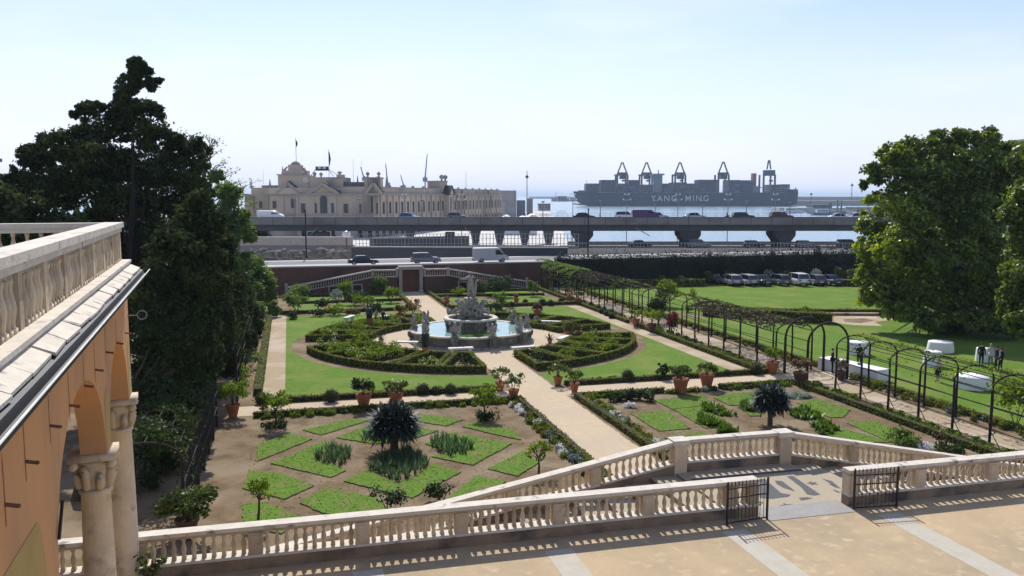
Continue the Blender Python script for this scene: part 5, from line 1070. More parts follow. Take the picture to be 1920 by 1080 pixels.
# ================================================================ VEHICLES
def wheel(t, x, y, r=.32, wdt=.2):
    g = MB(); g.tube([(x, y-wdt/2, r), (x, y+wdt/2, r)], r, 16); w_ = g.build('wheel', 'tyre', t, True); g = MB(); s = 1 if y > 0 else -1
    g.tube([(x, y+s*(wdt/2-.02), r), (x, y+s*(wdt/2+.012), r)], r*.62, 12); g.build('rim', 'rim', w_, True)
def car_proto(kind, paint, label, cat='car', group=None, name='parked_car'):
    t = thing(name, label, cat, (0, 0, 0), 0, group)
    dims = dict(hatch=(4.0, 1.68, 1.48), estate=(4.5, 1.72, 1.5), saloon=(4.5, 1.76, 1.42), suv=(4.5, 1.82, 1.68), mpv=(4.6, 1.85, 1.8))[kind]
    Lc, W, H = dims; hl = Lc/2; b = .28; be = .60*H
    prof = {'hatch': [(-hl, .45), (-hl+.02, be-.05), (-hl+.08, be+.02), (hl*.38, be+.02), (hl*.82, be-.1), (hl, be-.25), (hl, .4)], 'estate': [(-hl, .45), (-hl, be), (-hl+.05, be+.02), (hl*.38, be+.02), (hl*.8, be-.08), (hl, be-.25), (hl, .4)],
            'saloon': [(-hl, .45), (-hl, be-.03), (-hl+.1, be+.03), (hl*.4, be+.02), (hl*.82, be-.1), (hl, be-.25), (hl, .4)], 'suv': [(-hl, .5), (-hl, be), (-hl+.05, be+.02), (hl*.42, be+.02), (hl*.85, be-.06), (hl, be-.25), (hl, .45)], 'mpv': [(-hl, .5), (-hl, be), (-hl+.05, be+.02), (hl*.5, be+.02), (hl*.85, be-.12), (hl, be-.4), (hl, .45)]}[kind]
    cab = {'hatch': [(-hl+.1, be), (-hl+.42, H-.06), (-.9, H), (.25, H-.02), (hl*.42, be)], 'estate': [(-hl+.08, be), (-hl+.3, H-.05), (-1, H), (.25, H-.02), (hl*.4, be)], 'saloon': [(-hl+.55, be), (-hl+1.15, H-.04), (-.3, H), (.3, H-.02), (hl*.44, be)], 'suv': [(-hl+.08, be), (-hl+.3, H-.05), (-1, H), (.35, H-.02), (hl*.45, be)], 'mpv': [(-hl+.08, be), (-hl+.22, H-.05), (-1, H), (.6, H-.02), (hl*.58, be)]}[kind]
    # body: lofted cross-sections along the length with tucked sills and shoulders
    xs = np.linspace(-hl, hl, 15); P = []; F = []
    def topz(x, pr): 
        pr = [q for q in pr if q[1] > .46*1 or True]; a = sorted([(q[0], q[1]) for q in pr[1:-1]]); return float(np.interp(x, [q[0] for q in a], [q[1] for q in a]))
    for x in xs:
        e = max(0, abs(x)/hl-.8)/.2; w2 = W/2*(1-.16*e*e); zt = topz(x, prof); zb = b+.1*e
        P += [(x, -w2*.92, zb), (x, -w2, zb+.12), (x, -w2, (zb+zt)/2), (x, -w2*.95, zt-.06), (x, -w2*.84, zt), (x, w2*.84, zt), (x, w2*.95, zt-.06), (x, w2, (zb+zt)/2), (x, w2, zb+.12), (x, w2*.92, zb)]
    n = 10
    for i in range(len(xs)-1):
        for k in range(n): F.append((i*n+k, (i+1)*n+k, (i+1)*n+(k+1) % n, i*n+(k+1) % n))
    F += [tuple(range(n)), tuple((len(xs)-1)*n+k for k in range(n-1, -1, -1))]; g = MB(); g.add(P, F); body = g.build('body', paint, t, True)
    g = MB(); P = []; k = len(cab)
    for s in (-1, 1): P += [(x, s*W/2*(.9 if i in (0, k-1) else .74), z+(.0 if i not in (0, k-1) else -.02)) for i, (x, z) in enumerate(cab)]
    g.add(P, [tuple(range(k)), tuple(range(2*k-1, k-1, -1))]+[(i+k, (i+1) % k+k, (i+1) % k, i) for i in range(k)]); g.build('windows', 'carglass', t)
    g = MB(); P = []                          # roof skin and pillars
    rf = cab[1:-1]; 
    for s in (-1, 1): P += [(x, s*W/2*.76, z+.012) for x, z in rf]
    m_ = len(rf); P += [(x, y, z-.05) for x, y, z in P]; g.add(P, [(i, i+1, m_+i+1, m_+i) for i in range(m_-1)]+[(i, 2*m_+i, 2*m_+i+1, i+1) for i in range(m_-1)]+[(m_+i, m_+i+1, 3*m_+i+1, 3*m_+i) for i in range(m_-1)]+[(0, m_, 3*m_, 2*m_), (m_-1, 3*m_-1, 4*m_-1, 2*m_-1)])
    for s in (-1, 1):
        for (xa, za), (xb, zb) in ((cab[0], cab[1]), (cab[-1], cab[-2]), ((-.15, be), (-.12, H-.02))):
            g.beam((xa, s*W/2*.905, za), (xb, s*W/2*.765, zb), .05, .07)
    g.build('roof', paint, t)
    for x in (-hl*.62, hl*.64):
        for s in (-1, 1): wheel(t, x, s*(W/2-.09), .32)
    for s in (-1, 1):
        g = MB(); g.box((-hl-.005, s*(W/2-.25), be-.28), (.05, .26, .18)); g.build('tail_light', 'lampred', t); g = MB(); g.box((hl-.02, s*(W/2-.28), be-.42), (.08, .32, .14)); g.build('headlight', 'lampwhite', t)
        g = MB(); g.sph((hl*.36, s*(W/2+.07), be+.07), (.07, .09, .06), 6); g.build('mirror', paint, t, True)
    g = MB(); g.box((-hl-.012, 0, .5), (.02, .5, .11)); g.build('number_plate', 'lampwhite', t); [MB().box((x_, 0, .29), (.12, W*.84, .17)).build('bumper', 'dark', t) for x_ in (-hl+.01, hl-.02)]; return t
def van_proto(paint, label, group=None, Lc=5.2, H=2.25, W=1.95):
    t = thing('van', label, 'van', (0, 0, 0), 0, group); hl = Lc/2; g = MB(); pr = [(-hl, .35), (-hl, H-.15), (-hl+.12, H), (hl-1.75, H), (hl-1.45, H-.08), (hl-.72, 1.28), (hl-.12, 1.02), (hl, .8), (hl, .35)]
    k = len(pr); P = []
    for s, q in ((-1, .5), (-.86, 0), (.86, 0), (1, .5)): P += [(x, s*W/2, z if z < 1.4 else z-(.06 if abs(s) == 1 else 0)) for x, z in pr]
    F = [tuple(range(k)), tuple(range(4*k-1, 3*k-1, -1))]
    for j in range(3): F += [((j+1)*k+i, (j+1)*k+(i+1) % k, j*k+(i+1) % k, j*k+i) for i in range(k)]
    g.add(P, F); g.build('body', paint, t)
    for s in (-1, 1):
        g = MB(); g.wallprism([(hl-2.2, 1.25), (hl-.95, 1.25), (hl-1.5, H-.35), (hl-2.2, H-.35)], lambda a, tt, z: (a, tt, z), s*W/2-.004, s*W/2+.004); g.build('side_window', 'carglass', t)
        g = MB(); g.sph((hl-1.0, s*(W/2+.12), 1.4), (.08, .1, .16), 6); g.build('mirror', 'dark', t)
        g = MB(); g.box((hl-.02, s*.7, .72), (.08, .3, .2)); g.build('headlight', 'lampwhite', t); g = MB(); g.box((-hl-.01, s*.85, .8), (.04, .14, .45)); g.build('tail_light', 'lampred', t)
        for x in (-hl*.58, hl*.64): wheel(t, x, s*(W/2-.1), .35)
    g = MB(); g.add([(hl-1.42, -W*.42, H-.13), (hl-.78, -W*.45, 1.33), (hl-.78, W*.45, 1.33), (hl-1.42, W*.42, H-.13)], [(0, 1, 2, 3)]); 
    for v_ in range(4): pass
    o = g.build('windscreen', 'carglass', t); o.location = (.02, 0, .02)
    [MB().box((x_, 0, .3), (.12, W*.9, .2)).build('bumper', 'dark', t) for x_ in (hl-.02, -hl)]; return t
def put(t, x, y, z, rz): t.location = (x, y, z); t.rotation_euler = (0, 0, rz)
# row of cars parked on the far lawn edge, tails towards us
PG = 'cars parked in a row on the far lawn'
for u, kind, pt, l in [(1381, 'estate', 'paint_silver', 'silver estate car at the left end of the parked row'), (1409, 'estate', 'paint_silver', 'silver estate car second from the left in the parked row'), (1438, 'saloon', 'paint_darkgreen', 'dark green saloon with a white plate third in the parked row'), (1472, 'hatch', 'paint_grey', 'dark grey hatchback in the middle of the parked row'),
                        (1506, 'suv', 'paint_white', 'white car in the parked row, brightest of the right half'), (1539, 'hatch', 'paint_grey', 'grey hatchback second from the right in the parked row'), (1566, 'saloon', 'paint_navy', 'navy blue saloon at the right end of the parked row')]:
    x, y = G(u, 536); t = car_proto(kind, pt, l, 'car', PG); put(t, x-.3, y+1.3, .01, R(90+4*math.sin(u)))
# vehicles on the street behind the garden wall
x, y = G(682, 503, 3.31); c_ = car_proto('saloon', 'paint_black', 'black car on the street left of the wall door', name='car'); put(c_, 9.0, 109.0, 3.302, 0); c_.scale = (.84,)*3
c_ = car_proto('suv', 'paint_grey', 'grey estate car on the street above the wall door', name='car'); put(c_, 17.0, 109.2, 3.302, 0); c_.scale = (.84,)*3
c_ = van_proto('paint_silver', 'large silver grey panel van on the street', Lc=5.6, H=2.35); put(c_, 25.6, 109.3, 3.302, 0); c_.scale = (.82,)*3

# ================================================================ ELEVATED ROAD
DD = 165.0
def E_(u, z=0.): return VZ(u, DD, z)
ex, ey = E_(960)[:2]; ea = -YAW
DZ = 7.2
er = thing('elevated_road', 'long grey concrete elevated road on hammerhead piers', 'bridge', (ex, ey, 0), ea)
def EX(u): p = E_(u); return (p.x-ex)*math.cos(ea)+(p.y-ey)*math.sin(ea)
g = MB(); g.box((10, 6.5, DZ-.28), (260, 13, .28)); g.build('deck', 'asphalt', er)
g = MB(); g.box((10, -.12, DZ-.75), (260, .3, 1.38)); g.build('fascia', 'concrete', er); g = MB(); g.box((10, -.14, DZ+.632), (260, .4, .07)); g.build('coping', 'dark', er)
g = MB(); g.box((10, 12.9, DZ-1.2), (260, .3, 1.65)); g.build('far_parapet', 'paleroad', er)
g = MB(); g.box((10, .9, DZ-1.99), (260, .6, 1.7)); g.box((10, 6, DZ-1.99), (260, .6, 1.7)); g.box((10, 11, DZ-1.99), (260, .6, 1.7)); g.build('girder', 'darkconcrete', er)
for i in range(64):
    x = -118+i*4.0; g = MB(); g.box((x, -.29, DZ-.72), (.07, .04, 1.33)); g.build('joint', 'dark', er)
g = MB()
for i in range(110): g.box((-116+i*2.2, 12.9, DZ+.45), (.06, .06, .75))
for z in (.75, 1.15): g.box((10, 12.9, DZ+z), (260, .05, .05))
g.build('railing', 'railmetal', er)
for u in (1094, 1297, 1476, 1680):
    x = EX(u)
    for yo in (1.5, 5.5):
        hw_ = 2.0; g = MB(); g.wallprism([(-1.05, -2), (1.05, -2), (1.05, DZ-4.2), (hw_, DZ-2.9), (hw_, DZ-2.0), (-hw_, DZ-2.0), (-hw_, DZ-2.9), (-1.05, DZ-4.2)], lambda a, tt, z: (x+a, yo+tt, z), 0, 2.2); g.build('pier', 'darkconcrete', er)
for u, w_ in ((585, 2.2), (603, 1.5), (842, 1.7), (390, 2)):
    g = MB(); g.box((EX(u), 3.0, -2), (w_, 3, DZ-.3)); g.build('pier', 'darkconcrete', er)
for u, dx in ((598, -3), (872, 3), (1190, 5)):      # slanting drain pipes
    g = MB(); x = EX(u); g.tube([(x, -.5, DZ-1.3), (x+dx*.55, -.55, DZ-2.9)], .08, 6); g.build('drain_pipe', 'railmetal', er)
def onroad(u, ly, t, z=DZ):
    x = EX(u); put(t, ex+x*math.cos(ea)-ly*math.sin(ea), ey+x*math.sin(ea)+ly*math.cos(ea), z+.004, ea)
onroad(502, 3, van_proto('paint_white', 'white van driving at the left end of the elevated road', Lc=5.0, H=1.9, W=1.8))
VG = 'cars driving on the elevated road'
for u, k, pt, l, ly in [(765, 'hatch', 'paint_blue', 'blue hatchback on the elevated road before the station', 3), (852, 'hatch', 'paint_grey', 'dark car with bright headlights on the elevated road', 9), (1102, 'saloon', 'paint_black', 'black car beside the dark pole on the elevated road', 9), (1184, 'suv', 'paint_white', 'white car with dark windows left of the purple minibus', 9), (1247, 'estate', 'paint_silver', 'silver car right behind the purple minibus', 9),
    (1320, 'saloon', 'paint_silver', 'low silver car in the middle of the elevated road', 9), (1415, 'estate', 'paint_darkgreen', 'dark green car on the elevated road below the ship stern', 9), (1472, 'suv', 'paint_red', 'brown and white car on the elevated road near the ship end', 3), (1583, 'saloon', 'paint_white', 'white saloon near the right end of the elevated road', 3), (1622, 'hatch', 'paint_white', 'white hatchback at the right end of the elevated road by the tree', 3)]:
    onroad(u, ly, car_proto(k, pt, l, 'car', VG, 'car'))
onroad(1222, 9, van_proto('paint_purple', 'purple minibus on the elevated road below the ship lettering', Lc=5.4, H=2.0))
t = thing('motorcycle', 'dark motorcycle with its rider on the elevated road', 'motorcycle'); 
for x in (-.7, .7): g = MB(); g.tube([(x, -.06, .32), (x, .06, .32)], .32, 14); g.build('wheel', 'tyre', t, True)
g = MB(); g.tube([(-.7, 0, .35), (-.3, 0, .7), (.3, 0, .75), (.55, 0, .95), (.7, 0, .35)], [.06, .14, .16, .06, .05], 7); g.tube([(.55, -.35, 1.0), (.55, .35, 1.0)], .025, 5); g.build('frame', 'paint_black', t, True); onroad(1370, 4, t)
x = EX(1370); person('motorcyclist in dark clothes and helmet on the elevated road', ex+x*math.cos(ea)-4*math.sin(ea), ey+x*math.sin(ea)+4*math.cos(ea), -pi/2-YAW, 'suitblack', 'suitblack', pose='sit', z=DZ+.25, group=None)
def lamp(u, ly, kind, label, h):
    x = EX(u); t = thing('street_lamp', label, 'lamp', (ex+x*math.cos(ea)-ly*math.sin(ea), ey+x*math.sin(ea)+ly*math.cos(ea), DZ if kind == 1 else 0), ea, 'lamps along the elevated road' if kind == 1 else 'quay lamps with clustered globes')
    g = MB(); g.tube([(0, 0, 0), (0, 0, h)], [.1, .07], 7); g.build('pole', 'railmetal', t)
    if kind == 1: g = MB(); g.lathe((0, 0, h), [(.12, 0), (.42, .1), (.40, .2), (.1, .32)], 10); g.build('lamp_head', 'bluegrey', t, True)
    else:
        for q in (-1, 1):
            for z, m_ in ((0, 1), (1.1, .55)): g = MB(); g.tube([(0, 0, h-.1+z), (q*.75*m_, 0, h-.1+z)], .03, 5); g.sph((q*.75*m_, 0, h+.05+z), .16, 8); g.build('globe', 'lampwhite', t, True)
for i, (u, h) in enumerate([(524, 3.9), (654, 3.9), (780, 3.7), (903, 3.6), (1022, 3.4), (1137, 3.5), (1247, 3.5), (1342, 3.5), (1430, 3.4), (1517, 3.2), (1597, 3.2)]): lamp(u, 12.4, 1, '%s single-headed lamp post from the left along the elevated road' % ORD[i], h)
for i, u in enumerate([739, 856, 1085, 1196, 1301, 1404, 1501]): lamp(u, 17, 2, '%s tall lamp from the left with clustered white globes behind the elevated road' % ORD[i], 11.2)
for u, v0, v1, D, l in [(1102, 390, 525, 121, 'thick black pole rising in front of the elevated road'), (575, 410, 502, 119, 'thin dark pole at the left in front of the elevated road')]:
    a = V(u, v1, D); b = V(u, v0, D); g = MB(); g.lathe((0, 0, 0), [(.17, 0), (.17, .3), (.11, .35), (.09, b.z-max(a.z, 0))], 8); tag(g.build('pole', 'dark', loc=(a.x, a.y, 0 if D > 119 else 3.3)), l, 'pole')

# ================================================================ LOWER ROADS, RAMPS, QUAY
def hbox(u0, u1, D, z0, z1, dep=1., D1=None):
    a = VZ(u0, D); b = VZ(u1, D1 or D); dx, dy = b.x-a.x, b.y-a.y; Lx = math.hypot(dx, dy); nx, ny = -dy/Lx*dep, dx/Lx*dep
    return [(a.x, a.y), (b.x, b.y), (b.x+nx, b.y+ny), (a.x+nx, a.y+ny)]
def hb(name, u0, u1, D, z0, z1, dep, m, label, cat, D1=None, parent=None):
    g = MB(); g.prism(hbox(u0, u1, D, z0, z1, dep, D1), z0, z1); o = g.build(name, m, parent)
    return tag(o, label, cat) if parent is None else o
t = thing('ramp_wall', 'dark grey ramp wall behind the street, under the elevated road', 'wall', (0, 0, 0))
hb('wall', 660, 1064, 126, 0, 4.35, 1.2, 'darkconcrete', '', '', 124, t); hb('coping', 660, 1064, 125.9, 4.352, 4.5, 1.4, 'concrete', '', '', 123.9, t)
t = thing('ramp_wall', 'weathered concrete ramp wall with dark slots at the left behind the street', 'wall', (0, 0, 0))
hb('wall', 440, 662, 145, 0, 3.6, 2, 'concrete', '', '', None, t); hb('parapet', 440, 662, 144.9, 3.62, 4.9, .4, 'greystone', '', '', None, t); hb('coping', 440, 662, 144.8, 4.91, 5.1, .6, 'paleroad', '', '', None, t)
for a, b in ((486, 530), (540, 560), (563, 582), (612, 650)): hb('slot', a, b, 144.85, 1.5, 2.3, .1, 'dark', '', '', None, t)
t = thing('rubble_wall', 'low broken stone wall along the street at the left', 'wall', (0, 0, 0)); rr = random.Random(8)
for s in range(2):
    g = MB()
    for i in range(60): p = VZ(470+i*3.1, 121+rr.uniform(0, 1.5)); g.sph((p.x, p.y, 3.4+rr.uniform(0, .5)+s*.2), (rr.uniform(.3, .8), .5, rr.uniform(.3, .65)), 7, jit=.3)
    g.build('rubble', 'rock', t)
# pale enclosed yard fence
t = thing('yard_fence', 'thin dark railing in front of the pale port yard', 'fence', (0, 0, 0))
for i in range(64): p = VZ(668+i*6.6, 150); g = MB(); g.box((p.x, p.y, 0), (.09, .09, 5.4-.0)); g.build('fence_post', 'railmetal', t) if i % 2 == 0 else g.build('fence_post', 'railmetal', t)
for z in (3.6, 4.5, 5.3): hb('rail', 668, 1085, 150, z, z+.06, .06, 'railmetal', '', '', None, t)
hb('base', 668, 1085, 149.8, 0, 3.2, .5, 'concrete', '', '', None, t)
# lower coastal road at the right, over the water
t = thing('coast_road', 'lower coastal road with a pale parapet and railing behind the tall hedge', 'bridge', (0, 0, 0))
hb('deck', 1064, 1750, 150, -1.0, 1.9, 26, 'paleroad', '', '', None, t); hb('parapet', 1064, 1750, 149.6, -1, 2.75, .35, 'greystone', '', '', None, t); hb('far_parapet', 1064, 1750, 176.3, 1.2, 2.6, .35, 'concrete', '', '', None, t)
for i in range(98): p = VZ(1066+i*6.4, 149.8); g = MB(); g.box((p.x, p.y, 2.75), (.07, .07, 1.0)); g.build('baluster', 'railmetal', t)
hb('handrail', 1064, 1750, 149.75, 3.7, 3.78, .08, 'railmetal', '', '', None, t)
for u, D, pt, k, l in [(1200, 168, 'paint_black', 'saloon', 'black car on the lower coastal road'), (1310, 166, 'paint_grey', 'suv', 'grey car half hidden behind the pier on the coastal road'), (1413, 166, 'paint_black', 'hatch', 'dark hatchback on the coastal road between two piers'), (1510, 166, 'paint_grey', 'hatch', 'grey hatchback right of the last pier on the coastal road'), (1590, 166, 'paint_darkgreen', 'suv', 'dark car on the coastal road beside the big tree')]:
    p = VZ(u, D); put(car_proto(k, pt, l, 'car', 'cars on the lower coastal road', 'car'), p.x, p.y, 1.91, ea)
# raised walkway over the yard
t = thing('walkway', 'pale raised walkway on tapered piers across the port yard', 'bridge', (0, 0, 0))
hb('deck', 850, 1012, 205, 4.3, 4.9, 3, 'greystone', '', '', None, t); hb('parapet', 850, 1012, 204.9, 4.92, 5.7, .3, 'concrete', '', '', None, t); hb('ramp', 1012, 1042, 205, 3.6, 4.2, 3, 'yard', '', '', 212, t)
for u in (770, 893, 938, 985, 1030):
    p = VZ(u, 205.5); g = MB(); g.wallprism([(-.45, 0), (.45, 0), (1.3, 4.25), (-1.3, 4.25)], lambda a, tt, z: (p.x+a, p.y+tt, z), 0, 1.6); g.build('pier', 'darkconcrete', t)
hb('concrete_barrier', 700, 880, 190, .2, 2.6, 3, 'darkconcrete', 'long dark concrete barrier below the station front', 'wall', 200)
# a pale row of boats' covers on the quay: stacked white floats
for i in range(11): 
    p = VZ(942+i*6.2, 255); g = MB(); g.lathe((0, 0, 0), [(.5, 0), (.6, .4), (.55, 2.0), (.3, 2.4)], 8); tag(g.build('mooring_buoy', 'lampwhite', loc=(p.x, p.y, LZ)), '%s white buoy in the row on the quay, from the left' % ORD[i], 'buoy', 'white buoys on the quay')
x, y = VZ(700, 132).x, VZ(700, 132).y; t = thing('barrier_post', 'red and white barrier post at the ramp', 'sign', (x-4, y, 0)); g = MB(); g.tube([(0, 0, 0), (0, 0, 6.0)], .12, 7); g.build('pole', 'rust', t); g = MB(); g.sph((0, 0, 6.1), (.7, .3, .55), 8); g.build('lamp_cluster', 'lampwhite', t, True)

# ================================================================ THE MARITIME STATION
D0 = 240.; MP = D0/FPX
sx0, sy0 = VZ(600, D0).x, VZ(600, D0).y
st = thing('station_building', 'ornate pale stone maritime station with towers, pediments and a long side wing', 'building', (sx0, sy0, 0), -YAW)
def SX(u): p = VZ(u, D0); return (p.x-sx0)*math.cos(-YAW)+(p.y-sy0)*math.sin(-YAW)
def SZ(v): return CAMZ-(v-367)*MP
def sb(name, u0, u1, v0, v1, y0=0., y1=8., m='station', par=None):
    g = MB(); a, b = SX(u0), SX(u1); g.prism([(a, y0), (b, y0), (b, y1), (a, y1)], SZ(v1), SZ(v0)); return g.build(name, m, par or st)
CT = SZ(365)
sb('wall', 455, 559, 366.5, 455, 3, 30); sb('wall', 559.2, 701, 366.5, 455, 0, 30)
sb('cornice', 454, 559, 363.5, 366.4, 2.4, 31, 'greystone'); sb('cornice', 558, 702, 363.5, 366.4, -.6, 31, 'greystone')
sb('attic', 470, 700, 352, 363.4, 2, 26, 'station'); sb('attic', 576, 640, 332, 351.9, 4, 16, 'station'); sb('mansard_roof', 641, 679, 341, 351.9, 5, 20, 'slate'); sb('mansard_roof', 478, 516, 347, 351.9, 8, 20, 'stationgrey')
sb('band', 455, 559, 402, 404, 2.7, 3.0, 'greystone'); sb('band', 559, 701, 402, 404, -.3, 0, 'greystone')
for u in (559.5, 590, 630, 641, 668, 700): sb('pilaster', u-1.6, u+1.6, 367, 440, -.35, 0, 'station')
for u in (470, 498, 527): sb('pilaster', u-1.6, u+1.6, 367, 440, 2.65, 3, 'station')
def pediment(uc, hw, vt, vb, y0, dark=False, dep=6):
    g = MB(); a, b, c = SX(uc-hw), SX(uc+hw), SX(uc); z0, z1 = SZ(vb), SZ(vt)
    g.wallprism([(a, z0), (b, z0), (c, z1)], lambda p, q, z: (p, q, z), y0+.5, y0+dep); g.build('pediment', 'station', st)
    g = MB()
    for s, e in ((a, c), (b, c)): g.beam((s, y0+.2, z0), (e, y0+.2, z1), .9, .75)
    g.beam((a, y0+.2, z0), (b, y0+.2, z0), .7, .5); g.build('raking_cornice', 'greystone', st)
    g = MB(); g.wallprism([(c, z1+.42), (b, z0+.42), (b, z0+.8), (c, z1+.8)], lambda p, q, z: (p, q, z), y0+.7, y0+dep); g.build('pediment_roof', 'darkroof', st)
pediment(608, 30, 346.5, 364, -.6); pediment(539, 23, 344, 363, 2.2); pediment(702, 15, 345, 364, -.8)
def win(uc, w_, v0, v1, y0, arched=False, m='glassdark'):
    g = MB(); a, b = SX(uc-w_/2-1.2), SX(uc+w_/2+1.2)
    def arcp(e, vtop): 
        A, B = SX(uc-w_/2-e), SX(uc+w_/2+e); r = (B-A)/2; zt = SZ(vtop)+e*MP
        return [(A, SZ(v1)), (B, SZ(v1))]+([(B-r+r*math.cos(pi*i/10), zt-r+r*math.sin(pi*i/10)) for i in range(11)] if arched else [(B, zt), (A, zt)])
    g.wallprism(arcp(1.2, v0), lambda p, q, z: (p, q, z), y0-.12, y0-.005); f = g.build('window', 'greystone', st)
    g = MB(); g.wallprism(arcp(0, v0), lambda p, q, z: (p, q, z), y0-.16, y0-.125); g.build('pane', m, f)
win(608.5, 13, 367, 400, 0, True); win(593.4, 4, 381, 399, 0, True); win(625, 4.5, 381, 399, 0); win(570, 7, 382, 399, 0); win(650, 8, 382, 399, 0); win(676.7, 4.5, 382, 399, 0); win(546, 6.5, 372, 390, 3, True); win(485, 6, 377, 391, 3); win(511, 6, 377, 391, 3); win(699, 5, 368, 398, -.35, True)
for u in (570, 594, 608, 626, 651, 676, 694): win(u, 7.5, 428, 452, 0, True, 'dark')
def turret(u0, u1, v0, v1, y=5, d=6, par='tower'): sb(par, u0, u1, v0, v1, y, y+d, 'station')
# left tower
turret(517, 575, 328, 352, 4, 9); sb('tower_cornice', 515, 563, 326.5, 328.1, 3.5, 13.5, 'greystone'); turret(524, 566, 319, 326.6, 4.5, 7); turret(535, 556, 308.5, 319.1, 5, 5)
g = MB(); c_ = (SX(545.5), 7.5); g.lathe((c_[0], c_[1], SZ(309)), [(1.4, 0), (1.45, .15), (1.35, .45), (1.0, .85), (.5, 1.05), (.3, 1.2)], 14); g.build('dome', 'stationgrey', st, True)
for s in (-1, 1): g = MB(); g.tube([(SX(545.5)+s*2.0, 6, SZ(312)), (SX(545.5)+s*2.9, 6, SZ(319)), (SX(545.5)+s*3.4, 6, SZ(323))], [.2, .35, .35], 7); g.build('scroll', 'stationgrey', st, True)
g = MB(); g.sph((SX(570), 3.9, SZ(338)), (1.0, .5, 1.1), 12); g.build('clock', 'railstone', st, True)
def obelisk(u, v0, v1, y=6): g = MB(); x = SX(u); z1, z0 = SZ(v0), SZ(v1); g.box((x, y, z0), (.62, .62, .5)); g.lathe((x, y, z0+.5), [(.32, 0), (.2, (z1-z0-.5)*.6), (.03, z1-z0-.5)], 4, ph=.785); g.build('obelisk', 'stationgrey', st)
for u, v0, v1 in ((523, 311, 326), (565.5, 312, 326), (498, 335, 350), (462, 337, 353), (665.5, 328, 345), (720, 331, 350)): obelisk(u, v0, v1)
def urn(u, v0, v1, y=6, k=1.): g = MB(); x = SX(u); h = SZ(v0)-SZ(v1); g.lathe((x, y, SZ(v1)), [(.3*k, 0), (.25*k, h*.15), (.2*k, h*.3), (.55*k, h*.55), (.5*k, h*.75), (.2*k, h*.85), (.08*k, h)], 10); g.build('urn', 'stationgrey', st, True)
urn(584, 321, 333); urn(596, 322, 333); sb('plinth_block', 628, 639, 327, 334, 4, 8, 'station'); urn(631.5, 320, 328, 6, 1.3)
# second tower and its urns
turret(683, 708, 334, 352, 4, 8); sb('tower_cornice', 681, 710, 332, 334.1, 3.5, 12.5, 'greystone'); urn(685, 321, 332.5); urn(706, 321, 332.5)
for u in (684, 707): sb('corner_pier', u-3, u+3, 331, 352, 3.6, 5, 'station')
# sign on a truss frame, flagpoles with furled flags
g = MB(); a, b = SX(581.5), SX(606); g.box(((a+b)/2, 9, SZ(319)), (b-a, .5, SZ(311)-SZ(319))); sg = g.build('roof_sign', 'darkroof', st)
for u in (589, 598.5): g = MB(); g.box((SX(u), 8.7, SZ(315.6)), (.9, .06, .55)); g.build('sign_mark', 'lampwhite', sg)
for q, w_ in ((571, 581), (628, 606), (616, 604)): g = MB(); g.beam((SX(q), 9, SZ(330)), (SX(w_), 9, SZ(316)), .14, .14); g.build('truss', 'railmetal', st)
for u, v0, v1, f0, f1, c in ((546, 257, 303, 262, 274, 'hairdark'), (608.5, 279, 331, 284, 310, 'darkroof')):
    g = MB(); g.tube([(SX(u), 8, SZ(v1)), (SX(u), 8, SZ(v0))], .07, 6); o = g.build('flagpole', 'railmetal', st); g = MB(); g.tube([(SX(u)+.15, 8, SZ(f0)), (SX(u)+.3, 8.05, SZ((f0+f1)/2)), (SX(u)+.2, 8, SZ(f1))], [.12, .28, .06], 6); g.build('flag', c, o)
# long side wing running away to the right
A = VZ(701, D0); B = VZ(941, 392)
def loc(p): dx, dy = p.x-sx0, p.y-sy0; return (dx*_c-dy*_s, dx*_s+dy*_c)
ax, ay = loc(A); bx, by = loc(B); WL = math.hypot(bx-ax, by-ay); wx, wy = (bx-ax)/WL, (by-ay)/WL
def fw(a, tt, z): return (ax+wx*a-wy*tt, ay+wy*a+wx*tt, z)
def wb(name, a0, a1, z0, z1, t0, t1, m='station'): g = MB(); g.wallprism([(a0, z0), (a1, z0), (a1, z1), (a0, z1)], fw, t0, t1); return g.build(name, m, st)
wb('wall', .02, WL, 0, CT-.2, 0, 14); wb('cornice', 0, WL+.5, CT-.19, CT+.25, -.6, 14.5, 'greystone'); wb('attic', 0, WL, CT+.26, CT+2.0, .8, 14); wb('attic_coping', 0, WL, CT+2.01, CT+2.3, .5, 14, 'greystone')
n = 30
for i in range(n):
    a = (i+.5)*WL/n; wb('pilaster', a-WL/n/2-.3, a-WL/n/2+.3, .5, CT-.22, -.4, -.004)
    g = MB(); g.wallprism([(a-.85, 6.6), (a+.85, 6.6), (a+.85, 10.3), (a-.85, 10.3)], fw, -.1, -.004); f = g.build('window', 'greystone', st); g = MB(); g.wallprism([(a-.62, 6.8), (a+.62, 6.8), (a+.62, 10.1), (a-.62, 10.1)], fw, -.16, -.104); g.build('pane', 'dark', f)
    g = MB(); g.wallprism([(a-1.3, .4), (a+1.3, .4), (a+1.3, 3.6), (a, 4.6), (a-1.3, 3.6)], fw, -.1, -.004); g.build('arcade_opening', 'dark', st)
    if i % 2: g = MB(); p = fw(a-WL/n/2, 1.0, CT+2.3); g.box(p, (.8, .8, .5)); g.build('merlon', 'stationgrey', st)
